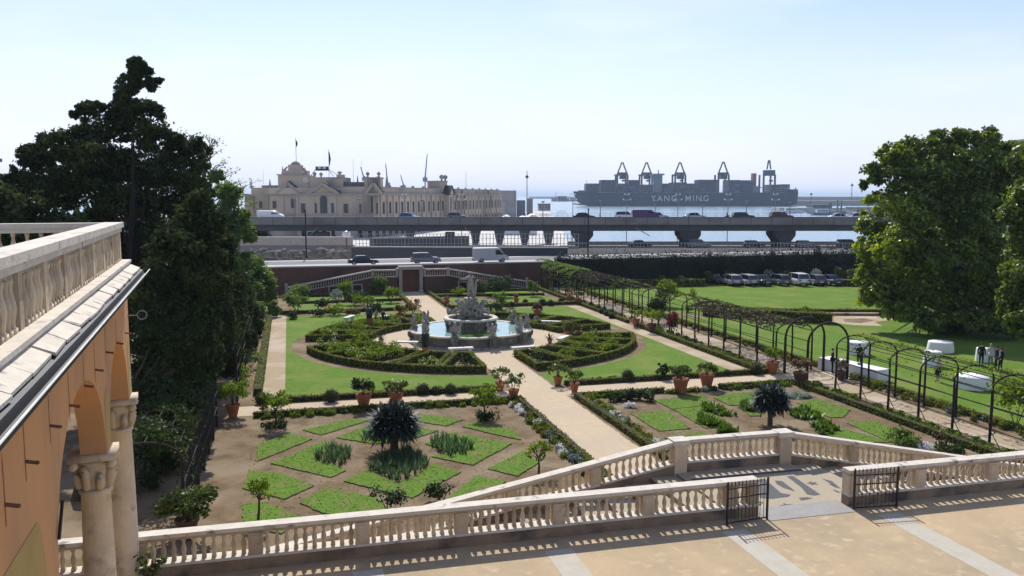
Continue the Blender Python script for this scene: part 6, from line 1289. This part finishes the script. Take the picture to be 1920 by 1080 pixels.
def wingtower(a, hw=2.6):
    wb('tower', a-hw, a+hw, CT+.26, CT+4.6, .2, 6, 'station'); wb('tower_cornice', a-hw-.3, a+hw+.3, CT+4.61, CT+5.0, 0, 6.3, 'greystone')
    for s in (-1, 1):
        p = fw(a+s*(hw-.5), .8, CT+5.0); g = MB(); g.lathe(p, [(.4, 0), (.3, .5), (.9, 1.1), (.8, 1.7), (.1, 2.2)], 10); g.build('urn', 'stationgrey', st, True)
        p = fw(a+s*(hw+2.2), 1.4, CT+.3); g = MB(); g.lathe(p, [(.7, 0), (.7, 1.6), (.5, 1.7), (.35, 3.4), (.05, 5.0)], 4, ph=.785); g.build('obelisk', 'stationgrey', st)
    g = MB(); g.wallprism([(a-3.2, CT+.2), (a+3.2, CT+.2), (a, CT+2.9)], fw, -2.2, .2); g.build('pediment', 'station', st)
    g = MB(); g.wallprism([(a-3.5, CT+.1), (a-3.2, CT+.1), (a, CT+2.95), (a+3.2, CT+.1), (a+3.5, CT+.1), (a, CT+3.4)], fw, -2.6, .3); g.build('pediment_roof', 'darkroof', st)
    wb('bay', a-2.2, a+2.2, 0, CT-.2, -1.9, -.01); g = MB(); g.wallprism([(a-.9, 6.2), (a+.9, 6.2), (a+.9, 11), (a, 11.8), (a-.9, 11)], fw, -2.0, -1.91); g.build('pane', 'glassdark', st)
def wing_a(u):                                  # distance along the wing that shows in photo column u
    lo, hi = 0., WL
    for _ in range(40):
        m_ = (lo+hi)/2; p = fw(m_, 0, 0); X = sx0+p[0]*_c+p[1]*_s; Y = sy0-p[0]*_s+p[1]*_c; rr_ = ray(u, 400)
        if X/Y < rr_[0]/rr_[1]: lo = m_
        else: hi = m_
    return lo
wingtower(wing_a(836))
wb('low_annex', WL+.4, WL+11, 0, 8.6, 1, 12, 'stationgrey')
hb('terminal_shed', 938, 968, 430, LZ, 14.6, 40, 'stationgrey', 'blue-grey flat terminal shed behind the end of the station wing', 'building')
hb('terminal_shed', 969, 985, 470, LZ, 9.5, 40, 'bluegrey', 'low blue-grey shed left of the tall mast', 'building'); hb('terminal_shed', 989, 999, 480, LZ, 10.5, 30, 'stationgrey', 'small pale grey block right of the tall mast', 'building')
for (u0, u1, D, z1, l) in ((960, 1000, 300, 4.0, 'nearer'), (935, 960, 310, 4.2, 'left'), (985, 1012, 330, 4.2, 'farther')):
    a = VZ(u0, D); b = VZ(u1, D); t = thing('quay_canopy', '%s white peaked quay canopy at the end of the station' % l, 'canopy', (a.x, a.y, LZ), -YAW, 'white quay canopies'); w_ = (b-a).length
    g = MB(); g.wallprism([(0, z1-1.2), (w_, z1-1.2), (w_*.7, z1), (w_*.5, z1+.2)], lambda p, q, z: (p, q, z), 0, 26); g.build('roof', 'white_roof', t)
    for q in (.2, w_-.2): 
        for r_ in (.2, 25.8): g = MB(); g.box((q, r_, 0), (.25, .25, z1-1.2)); g.build('post', 'railmetal', t)
# trees and green strip before the station's left
p0, p1 = VZ(470, 200), VZ(566, 200); g = MB(); g.sheet([tuple(p0[:2]), tuple(p1[:2]), tuple(VZ(566, 232)[:2]), tuple(VZ(470, 232)[:2])], LZ+.01); struct(g, 'grass_strip', 'grass', 'green strip before the left end of the station')
p = VZ(488, 175); plant('tree', 'dark round tree under the elevated road at the left', 'tree', p.x, p.y, 6.4, 2.6, 'darkshrub', 1500, .4, None, 3)

# ================================================================ CONTAINER SHIP, CRANES, HARBOUR
DS = 1230.; sh0 = VZ(1085, DS); SHX = lambda u: (VZ(u, DS).x-sh0.x)*math.cos(-YAW)+(VZ(u, DS).y-sh0.y)*math.sin(-YAW)
SHZ = lambda v: CAMZ-(v-367)*DS/FPX+3.0      # height above the water
shp = thing('container_ship', 'dark blue container ship with YANG MING lettering moored across the harbour', 'ship', (sh0.x, sh0.y, -3.), -YAW)
LS = SHX(1500); DK = SHZ(361); BW = 40
def section(x, hw, zk, zt): return [(x, BW/2-hw*.0, zk)]
P = []; F = []; secs = [(-6, .02, SHZ(363), DK+2.), (0, .18, 6, DK+1.5), (10, .5, 1, DK+1), (28, .85, -2, DK), (60, 1, -3, DK), (LS-40, 1, -3, DK), (LS-14, .95, -1, DK), (LS-2, .85, 4, DK)]
for x, k, zk, zt in secs:
    h = BW/2*k; kk = .75 if k < 1 else .95
    P += [(x, BW/2-h*kk, zk), (x, BW/2-h, zt), (x, BW/2+h, zt), (x, BW/2+h*kk, zk)]
for i in range(len(secs)-1):
    for k in range(4): F.append((i*4+k, (i+1)*4+k, (i+1)*4+(k+1) % 4, i*4+(k+1) % 4))
F += [(0, 1, 2, 3), tuple((len(secs)-1)*4+k for k in (3, 2, 1, 0))]
g = MB(); g.add(P, F); g.build('hull', 'hull', shp)
def sbx(name, u0, u1, v0, v1, m, y0=6., y1=34., par=shp):
    g = MB(); g.prism([(SHX(u0), y0), (SHX(u1), y0), (SHX(u1), y1), (SHX(u0), y1)], SHZ(v1), SHZ(v0)); return g.build(name, m, par)
sbx('accommodation', 1227, 1243, 328, 361, 'bluegrey', 8, 32); sbx('bridge_deck', 1225, 1245, 326, 329, 'bluegrey', 0, 40); g = MB(); g.tube([(SHX(1238), 20, SHZ(328)), (SHX(1238), 20, SHZ(319))], .8, 6); g.build('mast', 'bluegrey', shp)
sbx('superstructure', 1413, 1424, 349, 361, 'bluegrey', 8, 32)
o = sbx('funnel', 1416, 1422, 325, 349, 'funnelred', 14, 26); sbx('stern_house', 1483, 1498, 355, 361, 'cranesteel', 6, 34); sbx('forecastle', 1086, 1098, 357, 361.2, 'hull', 14, 26)
g = MB(); g.tube([(SHX(1496), 12, DK), (SHX(1496), 12, SHZ(352))], .9, 6); g.tube([(SHX(1101), 20, DK), (SHX(1101), 20, SHZ(337))], .3, 5); g.build('crane_post', 'cranesteel', shp)
# lettering on the hull side
fc = bpy.data.curves.new('lettering', 'FONT'); fc.body = 'YANG  MING'; fc.size = 15.5; fc.space_character = 1.28; fc.extrude = .05; fc.offset = .18
fo = bpy.data.objects.new('tmp', fc); C.objects.link(fo); dg = bpy.context.evaluated_depsgraph_get(); lm = bpy.data.meshes.new_from_object(fo.evaluated_get(dg)); bpy.data.objects.remove(fo)
xs_ = [v.co.x for v in lm.vertices]; kx = (SHX(1328)-SHX(1220))/(max(xs_)-min(xs_)); ys_ = [v.co.y for v in lm.vertices]; kz = 8.6/(max(ys_)-min(ys_))
for v in lm.vertices: v.co = (SHX(1220)+(v.co.x-min(xs_))*kx, -1.25-v.co.z*.5, SHZ(377.5)+(v.co.y-min(ys_))*kz)
lm.materials.clear(); lm.materials.append(M['lettering']); lm.name = 'lettering'; lo = bpy.data.objects.new('lettering', lm); C.objects.link(lo); lo.parent = shp
# container stacks standing on the deck
stk = [(1099, 1124, 344), (1127, 1155, 337.5), (1158, 1178, 344), (1179, 1199, 337.5), (1203, 1224, 346), (1244, 1258, 344), (1262, 1288, 342), (1291, 1310, 344), (1311, 1345, 337), (1366, 1388, 337.5), (1389, 1412, 338), (1446, 1462, 346), (1465, 1481, 345.5)]
for i, (u0, u1, v0) in enumerate(stk):
    x0, x1 = SHX(u0), SHX(u1); zt = SHZ(v0); t = thing('container_stack', '%s block of stacked containers from the bow on the ship deck' % ORD[i], 'containers', sh0+Vector((x0*math.cos(-YAW), x0*math.sin(-YAW), 0)), -YAW, 'container stacks on the ship'); t.location.z = -3
    nz_ = max(2, int((zt-DK-.2)/2.7)); h = (zt-DK-.2)/nz_; nx_ = max(1, int((x1-x0)/7)); rr = random.Random(i)
    for k in range(nx_):
        for j in range(nz_):
            w_ = (x1-x0)/nx_; g = MB(); g.box((w_*(k+.5), 20, DK+.2+h*j), (w_-.35, 36, h-.18)); g.build('container', 'container%d' % (rr.choice([0, 1, 0, 1, 2, 3, 4, 5])), t)
# quay cranes behind the ship
def qcrane(u, vt, label, k=1., boom=True, portal=False):
    p = VZ(u, DS+55); t = thing('gantry_crane', label, 'crane', (p.x, p.y, 0), -YAW, 'gantry cranes behind the ship'); m_ = (DS+55)/FPX; Z = lambda v: CAMZ-(v-367)*m_
    X = lambda d: d*m_; hw = 10.5 if portal else 9.5
    for s in (-1, 1):
        for yy in (0, 22): g = MB(); g.beam((X(s*hw), yy, 0), (X(s*hw), yy, Z(328)), 2.4, 2.4); g.build('leg', 'cranesteel', t)
        g = MB(); g.beam((X(s*hw), 0, Z(352)), (X(s*hw), 22, Z(352)), 1.2, 1.2); g.build('sill_beam', 'cranesteel', t)
        if portal: g = MB(); g.beam((X(s*3.5), 4, Z(318)), (X(s*.8), 4, Z(vt)), 1.8, 1.8)
        else: g = MB(); g.beam((X(s*hw), 4, Z(328)), (X(s*.8), 4, Z(vt)), 1.9, 1.9)
        g.build('apex_strut', 'cranesteel', t)
    g = MB(); g.box((0, 0, Z(329)), (X(hw*2), 2, 4.2)); g.build('cross_beam', 'cranesteel', t); g = MB(); g.box((X(2), 8, Z(336) if not portal else Z(330)), (X(12 if not portal else 20), 9, 8.5 if not portal else 8.5)); g.build('machine_house', 'cranesteel', t)
    if boom:
        g = MB(); g.beam((X(-7), -28, Z(329)), (X(-7), 30, Z(329)), 2, 2.2); g.beam((X(-7), 0, Z(328)), (X(-17), -6, Z(328.6)), .8, 1.3); g.build('boom', 'cranesteel', t)
    g = MB(); g.box((X(1), -6, Z(341)), (5, 4, 2.4)); g.tube([(X(1), -6, Z(341)+2.4), (X(2), 4, Z(333))], .5, 5); g.build('trolley', 'cranesteel', t)
for u, vt, l, b, pt in [(1166.5, 305, 'leftmost gantry crane behind the ship', True, False), (1212, 305, 'second gantry crane from the left, left of the ship bridge', True, False), (1274.5, 305, 'middle gantry crane above the ship lettering', True, False), (1355.5, 304, 'fourth gantry crane standing over a gap between containers', False, False), (1441, 301, 'rightmost gantry crane, square topped, behind the stern', False, True)]: qcrane(u, vt, l, 1., b, pt)
# far quay, breakwaters, low harbour buildings
def land(name, u0, u1, v, zt, dep, m, label, cat=None, D1=None):
    D = 15*FPX/(v-367); a = VZ(u0, D); b = VZ(u1, D1 or D); dx, dy = b.x-a.x, b.y-a.y; Lx = math.hypot(dx, dy); nx, ny = -dy/Lx*dep, dx/Lx*dep
    g = MB(); g.prism([(a.x, a.y), (b.x, b.y), (b.x+nx, b.y+ny), (a.x+nx, a.y+ny)], -3.4, zt); o = g.build(name, m); 
    return tag(o, label, cat, None, None if cat else 'structure')
land('container_quay', 1085, 1720, 384.6, -.6, 130, 'concrete', 'grey container quay behind the ship'); land('breakwater', 992, 1092, 372.5, 7.5, 60, 'bluegrey', 'far left breakwater on the horizon', 'breakwater'); land('breakwater', 1035, 1100, 377.5, 5.5, 40, 'rock', 'nearer grey breakwater left of the ship bow', 'breakwater')
land('breakwater', 1490, 1760, 376, 9, 60, 'rock', 'long dark breakwater right of the ship stern', 'breakwater'); land('breakwater', 1480, 1760, 385.5, 4.5, 60, 'greystone', 'grey harbour mole right of the ship', 'breakwater'); land('breakwater', 1462, 1760, 397, .8, 26, 'paleroad', 'low pale pier right of the ship', 'pier'); land('breakwater', 1530, 1760, 401, -.6, 22, 'concrete', 'near grey pier at the right with moored things', 'pier')
def hbld(u0, u1, v0, v1, D, m, label, cat='building', dep=20):
    z0, z1 = CAMZ-(v1-367)*D/FPX, CAMZ-(v0-367)*D/FPX; t = thing('harbour_building', label, cat, (0, 0, 0)); hb('wall', u0, u1, D, max(z0, -3), z1, dep, m, '', '', None, t); hb('roof', u0-.5, u1+.5, D-.4, z1, z1+(z1-z0)*.12, dep+1, 'slate', '', '', None, t)
    for i in range(max(2, int((u1-u0)/5))): uu = u0+(u1-u0)*(i+.5)/max(2, int((u1-u0)/5)); hb('window', uu-1, uu+1, D-.1, z1-(z1-z0)*.5, z1-(z1-z0)*.25, .05, 'glassdark', '', '', None, t)
hbld(1606, 1668, 390, 403, 640, 'stationgrey', 'long low pale building right of the harbour piers'); hbld(1640, 1700, 372, 384, 900, 'bluegrey', 'blue-grey harbour building near the right tree'); hbld(1525, 1560, 384, 390, 800, 'concrete', 'flat low shed on the harbour mole'); hbld(1046, 1062, 369, 378, 900, 'stationgrey', 'small pale signal house on the left breakwater'); hbld(1010, 1032, 383, 395, 520, 'stationgrey', 'low pale house at the end of the station quay')
def mast(u, v0, v1, D, r, label, top='lamp', cat='mast'):
    z1 = CAMZ-(v0-367)*D/FPX; z0 = max(CAMZ-(v1-367)*D/FPX, -3); p = VZ(u, D); t = thing('mast', label, cat, (p.x, p.y, z0)); g = MB(); g.tube([(0, 0, 0), (0, 0, z1-z0)], [r, r*.6], 6); g.build('pole', 'railmetal', t)
    if top == 'lamp': g = MB(); g.lathe((0, 0, (z1-z0)*.82), [(r, 0), (r*3, r*2), (r*3, r*3), (r, r*5)], 8); g.build('light_ring', 'cranesteel', t)
mast(988, 321, 398, 420, .3, 'tall thin harbour light mast right of the station'); mast(1520, 362, 384, 800, .4, 'short harbour mast right of the ship stern'); mast(1596, 344, 375, 1100, .6, 'harbour light mast near the right tree'); mast(874, 322, 352, 500, .15, 'thin pole above the station wing', 'none'); mast(664, 300, 345, 520, .12, 'thin aerial above the station roof', 'none'); mast(680, 303, 342, 520, .12, 'second thin aerial above the station roof', 'none'); mast(1570, 375, 398, 600, .8, 'blue crane post on the right pier', 'none'); mast(1577, 376, 398, 600, .8, 'second blue crane post on the right pier', 'none'); mast(1042, 360, 372, 900, .3, 'little mast on the left breakwater', 'none'); mast(496, 318, 345, 480, .1, 'thin aerial left of the station tower', 'none')
def jib(u0, v0, u1, v1, D, label):
    a = V(u0, v0, D); b = V(u1, v1, D); t = thing('jib_crane', label, 'crane', (a.x, a.y, 0), 0, 'slender harbour cranes beyond the station'); g = MB(); g.tube([(0, 0, 0), (0, 0, a.z)], .5, 6); g.build('tower', 'bluegrey', t)
    g = MB(); g.tube([(0, 0, a.z-2), (b.x-a.x, b.y-a.y, b.z)], [.55, .3], 6); g.build('jib', 'bluegrey', t); g = MB(); g.box((0, 0, a.z-4), (3, 3, 3)); g.build('cab', 'bluegrey', t)
jib(797, 330, 801, 289, 620, 'tallest pale harbour crane above the station wing'); jib(727, 340, 723, 307, 620, 'leaning pale crane right of the station second tower'); jib(757, 345, 751, 328, 700, 'short faint crane above the station wing'); jib(683, 330, 676, 313, 700, 'faint crane behind the station second tower')
# moored things on the right piers
for i, (u, v, l) in enumerate([(1485, 399, 'white motor boat moored at the low pale pier'), (1545, 403, 'grey workboat at the near pier')]):
    D = 15*FPX/(v-367); p = VZ(u, D); t = thing('boat', l, 'boat', (p.x, p.y, -3), -YAW); g = MB(); g.prism([(-9, -2), (7, -2.2), (11, 0), (7, 2.2), (-9, 2)], 0, 2.0); g.build('hull', 'white_roof' if i == 0 else 'bluegrey', t); g = MB(); g.prism([(-6, -1.5), (3, -1.5), (4, 0), (3, 1.5), (-6, 1.5)], 2.0, 4.4); g.build('cabin', 'lampwhite', t); g = MB(); g.prism([(-5.5, -1.55), (3.1, -1.55), (3.1, 1.55), (-5.5, 1.55)], 3.0, 3.7); g.build('windows', 'glassdark', t)
# faint buildings at the far left and right edges, behind the trees
t = thing('tower_block', 'slim grey tower at the far left edge behind the trees', 'building', (0, 0, 0)); hb('wall', -60, -16, 150, 0, 18, 4, 'stationgrey', '', '', None, t); hb('roof', -61, -15, 149.5, 18, 18.6, 5, 'slate', '', '', None, t)
t = thing('apartment_building', 'brown block peeping over the trees at the right edge', 'building', (0, 0, 0)); hb('wall', 1910, 1990, 130, 0, 20.2, 14, 'stationgrey', '', '', None, t); hb('roof', 1909, 1992, 129.5, 20.2, 20.5, 15, 'stationgrey', '', '', None, t)

# ================================================================ THE BIG TREES
def bigtree(name, label, base, clumps, matn, n, leaf, trunkr=.45, sub=7, f=.42, gap=.15, shell=.45, bark='bark', asp=1.6, limbs=True, up=.25, bright=None):
    """clumps given as (photo column, photo row, distance, radius px) or with 2 radii; turned into real lobes at that distance"""
    bx_, by_ = base; t = thing(name, label, 'tree', (bx_, by_, 0)); cl = []
    for c in clumps:
        p = V(c[0], c[1], c[2]); r = c[3]*c[2]/FPX; rz = (c[4] if len(c) > 4 else c[3])*c[2]/FPX; cl.append((p.x-bx_, p.y-by_, p.z, r, r*.9, rz))
    al = [(c[0], c[1], c[2], c[3]*.86, c[4]*.86, c[5]*.86) for c in cl]+subclumps(cl, sub, f)+subclumps(cl, sub, f*.5)
    p, nr = clump_points(al, n, shell, gap); k = p[:, 2] > .15; p = p[k]; nr = nr[k]; g = MB()
    if bright:                               # sun side of the crown put into leaf colour, with younger yellow-green growth
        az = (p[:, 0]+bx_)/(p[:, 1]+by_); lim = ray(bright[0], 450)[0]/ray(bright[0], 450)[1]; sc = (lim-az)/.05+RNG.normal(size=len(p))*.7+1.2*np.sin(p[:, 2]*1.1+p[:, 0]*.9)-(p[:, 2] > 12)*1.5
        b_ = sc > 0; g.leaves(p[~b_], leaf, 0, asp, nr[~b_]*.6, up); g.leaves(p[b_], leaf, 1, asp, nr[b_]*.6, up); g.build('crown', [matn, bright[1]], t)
    else: g.leaves(p, leaf, 0, asp, nr*.6, up); g.build('crown', matn, t)
    g = MB(); top = max(c[2] for c in cl); mx_ = sum(c[0] for c in cl)/len(cl); my_ = sum(c[1] for c in cl)/len(cl)
    g.tube([(0, 0, -.1), (mx_*.15, my_*.15, top*.3), (mx_*.4, my_*.4, top*.6), (mx_*.5, my_*.5, top*.8)], [trunkr*1.25, trunkr, trunkr*.55, trunkr*.15], 10)
    for c in cl:
        if c[3] < .62: continue
        s = .25+.45*random.random(); zc = min(c[2]*.75, top*.55); q = (mx_*.4*zc/(top*.6), my_*.4*zc/(top*.6), zc*.8)
        g.tube([q, ((q[0]+c[0])/2+random.uniform(-.4, .4), (q[1]+c[1])/2, (q[2]+c[2])/2), (c[0], c[1], c[2]), (c[0]+random.uniform(-.5, .5)*c[3], c[1], c[2]+c[5]*.6)], [trunkr*.35, trunkr*.2, trunkr*.09, .02], 6)
    g.build('trunk', bark, t); return t
# dark cedar group at the left
bigtree('cedar_tree', 'huge dark cedar with a pointed top at the left', (-9.0, 50), [
  (262, 130, 52, 14, 20), (240, 160, 52, 22, 24), (283, 160, 52, 14, 12), (225, 195, 52, 20, 16), (270, 200, 52, 24, 18), (165, 205, 52, 24, 18), (140, 215, 52, 10, 8), (186, 200, 52, 14, 10), (200, 240, 52, 50, 30), (280, 245, 52, 42, 34), (120, 270, 52, 48, 32), (70, 295, 53, 34, 28), (180, 300, 50, 60, 40), (270, 310, 51, 60, 44),
  (340, 275, 53, 40, 34), (372, 300, 54, 26, 34), (330, 350, 52, 66, 60), (230, 380, 50, 70, 50), (130, 350, 51, 70, 46), (45, 350, 52, 46, 42), (20, 395, 52, 40, 36), (370, 370, 54, 34, 60), (360, 450, 52, 52, 60), (290, 460, 49, 60, 60), (395, 450, 56, 24, 60), (390, 540, 54, 46, 60), (330, 560, 49, 60, 70), (400, 610, 50, 42, 60), (340, 660, 46, 50, 60), (290, 600, 45, 50, 80), (380, 690, 46, 34, 36), (300, 700, 44, 60, 50), (360, 720, 46, 36, 34), (290, 780, 42, 46, 50), (400, 660, 50, 34, 40), (430, 690, 52, 18, 24), (330, 820, 39, 24, 30), (420, 600, 54, 36, 50), (435, 540, 56, 34, 50), (425, 660, 52, 30, 34), (410, 560, 50, 40, 40), (405, 480, 52, 34, 40), (372, 385, 44, 30, 34), (395, 420, 43, 30, 36), (350, 430, 43, 40, 40), (392, 480, 43, 30, 40), (400, 540, 43, 26, 40), (380, 600, 43, 36, 44), (390, 660, 43, 30, 40), (350, 540, 42, 40, 50), (330, 470, 41, 52, 50), (365, 500, 41, 40, 50), (350, 620, 41, 46, 60), (300, 540, 41, 50, 60), (248, 122, 52, 12, 14), (275, 140, 52, 12, 12), (232, 178, 52, 16, 14), (296, 152, 52, 9, 6), (252, 210, 52, 22, 16), (292, 205, 52, 14, 12), (255, 150, 52, 14, 16), (240, 200, 52, 16, 12), (212, 215, 52, 14, 12)],
  'cedar', 330000, .135, .2, 10, .38, .10, .3, 'cedarbark')
bigtree('evergreen_tree', 'dark evergreen tree standing left behind the loggia roof', (-19, 44), [(60, 420, 46, 60, 60), (-10, 400, 46, 70, 60), (120, 480, 46, 80, 90), (0, 560, 46, 90, 100), (200, 560, 47, 70, 100), (240, 480, 50, 50, 60)], 'cedar', 42000, .22, .4, 6, .4, .1)
bigtree('evergreen_shrub', 'dark ivy covered evergreen mass beside the left pergola', (-5.2, 60), [(440, 600, 60, 28, 60), (455, 560, 66, 24, 50), (430, 660, 55, 26, 46), (470, 640, 63, 16, 30), (475, 600, 72, 18, 40)], 'darkshrub', 22000, .17, .2, 6, .4, .1)
bigtree('evergreen_shrub', 'low dark ivy thicket in the shade left of the near parterre', (-8.5, 36), [(300, 760, 42, 50, 40), (350, 760, 43, 30, 26), (280, 840, 38, 40, 44), (315, 880, 36, 30, 34), (270, 920, 34, 36, 44), (385, 740, 46, 22, 24), (330, 920, 35, 22, 22), (290, 650, 39, 46, 46), (335, 660, 39, 44, 46), (375, 650, 40, 34, 44), (290, 740, 37, 40, 40), (330, 780, 36, 26, 30), (350, 600, 41, 44, 40), (300, 600, 40, 44, 40), (385, 610, 42, 30, 40)], 'darkshrub', 46000, .13, .15, 6, .4, .1)
bigtree('acacia_tree', 'light green tree with a bare feathery top right of the dark cedar', (-8.0, 78), [(430, 360, 82, 26, 22), (425, 400, 82, 34, 26), (445, 430, 82, 34, 26), (420, 460, 80, 34, 30), (440, 495, 80, 40, 26), (415, 530, 80, 34, 26), (405, 330, 84, 14, 14)], 'brightleaf', 30000, .2, .22, 6, .4, .25, .3)
tt = thing('feathery_tree', 'thin bare-topped tree with sparse twigs against the sky', 'tree', (VZ(405, 86).x, VZ(405, 86).y, 0)); g = MB(); lv = []; rr = random.Random(2); hz_ = V(403, 252, 86).z
g.tube([(0, 0, 0), (.1, 0, 6), (-.1, 0, 11), (0, 0, hz_)], [.2, .16, .1, .02], 7)
for i in range(34):
    z = rr.uniform(9, hz_-.3); a = rr.uniform(-.9, .9)+(0 if rr.random() < .65 else pi); l = (hz_+1.2-z)*.5*rr.uniform(.5, 1.1); e = (l*math.cos(a), l*math.sin(a)*.6, z+l*.25); g.tube([(0, 0, z-.5), (e[0]*.5, e[1]*.5, z+.1), e], [.05, .03, .012], 4)
    for _ in range(16): s = rr.uniform(.35, 1.05); lv.append((e[0]*s+rr.gauss(0, .22), e[1]*s+rr.gauss(0, .22), z-.2+(e[2]-z+.3)*s+rr.gauss(0, .2)))
for i in range(10):
    e = (2.0+rr.uniform(0, 3.2), rr.uniform(-1, 1), 13.6-i*.28+rr.uniform(-.3, .3)); g.tube([(0, 0, 10.5), (e[0]*.5, 0, 12.5), e], [.06, .035, .012], 4)
    for _ in range(24): s = rr.uniform(.4, 1.05); lv.append((e[0]*s+rr.gauss(0, .25), e[1]*s+rr.gauss(0, .25), 10.8+(e[2]-10.8)*s+rr.gauss(0, .25)))
g.build('trunk', 'greybark', tt); g = MB(); g.leaves(lv, .13, 0, 2); g.build('crown', 'shrub', tt)
bigtree('bright_bush_tree', 'bright sunlit tree at the back left corner of the garden', (-5.5, 90), [(470, 500, 88, 30, 24), (495, 530, 88, 26, 26), (470, 545, 86, 34, 26), (500, 560, 88, 22, 20), (450, 520, 86, 28, 28), (512, 580, 84, 14, 14), (480, 585, 80, 22, 24)], 'brightleaf', 26000, .2, .2, 6, .42, .15, .35)
# magnolias at the right
mg = [(1668, 290, 72, 24, 22), (1710, 275, 72, 28, 20), (1760, 268, 72, 30, 20), (1810, 262, 72, 28, 20), (1850, 262, 72, 26, 22), (1880, 290, 72, 30, 24), (1645, 325, 72, 24, 22), (1690, 330, 71, 42, 34), (1750, 330, 70, 50, 40), (1820, 330, 70, 50, 44), (1665, 380, 72, 34, 30), (1720, 390, 69, 56, 44), (1800, 400, 69, 60, 50), (1870, 380, 71, 46, 50),
  (1640, 430, 71, 30, 26), (1630, 470, 70, 30, 28), (1680, 460, 68, 50, 40), (1625, 515, 70, 26, 26), (1650, 540, 69, 40, 30), (1630, 560, 69, 24, 20), (1700, 530, 68, 50, 44), (1770, 490, 67, 60, 50), (1850, 480, 68, 56, 60), (1690, 570, 68, 40, 20), (1780, 560, 68, 60, 30), (1860, 560, 68, 50, 36), (1740, 596, 66, 50, 20), (1690, 585, 67, 40, 18), (1850, 604, 65, 60, 22), (1900, 600, 65, 40, 30), (1790, 610, 68, 60, 16), (1830, 420, 74, 60, 50), (1740, 440, 74, 60, 60), (1780, 350, 75, 60, 50), (1620, 400, 73, 8, 8), (1620, 350, 73, 7, 10), (1800, 590, 67, 50, 16)]
mg += [(1690, 305, 71, 30, 24), (1740, 300, 71, 34, 26), (1790, 298, 71, 36, 28), (1840, 300, 71, 38, 30), (1880, 330, 71, 34, 34), (1800, 540, 69, 50, 40), (1900, 350, 70, 30, 40)]
mg = [(c[0], c[1]-2, c[2]*1.1)+c[3:] for c in mg]
bigtree('magnolia_tree', 'huge spreading magnolia with glossy sunlit leaves at the right', (64, 76), mg, 'magnolia', 190000, .21, .5, 9, .4, .12, .35, bright=(1680, 'magnolia_sunlit'))
bigtree('magnolia_tree', 'second magnolia cut off by the right edge of the view', (55.0, 48), [(1925, 300, 60, 36, 30), (1940, 380, 58, 60, 50), (1920, 440, 58, 34, 40), (1930, 520, 57, 50, 50), (1905, 560, 57, 28, 34), (1925, 600, 56, 44, 34), (1895, 590, 57, 18, 16), (1960, 450, 58, 60, 70), (1990, 560, 57, 60, 60)], 'magnolia', 70000, .2, .4, 8, .4, .12, .35)
bush(1905, 800, 2.8, 1.3, 'loose leafy bush at the right edge by the near pergola', 'shrub', 1600, .1)

# ================================================================ HAZE
g = MB(); g.box((0, 13000, -4.2), (60000, 34000, 80)); m = bpy.data.materials.new('haze'); m.use_nodes = True; n = m.node_tree; n.nodes.remove(n.nodes['Principled BSDF']); pv = n.nodes.new('ShaderNodeVolumePrincipled'); pv.inputs['Density'].default_value = .00012; pv.inputs['Color'].default_value = (.66, .82, 1, 1); pv.inputs['Anisotropy'].default_value = .2
n.links.new(pv.outputs[0], n.nodes['Material Output'].inputs['Volume']); M['haze'] = m; hz = g.build('haze', 'haze'); hz['kind'] = 'stuff'
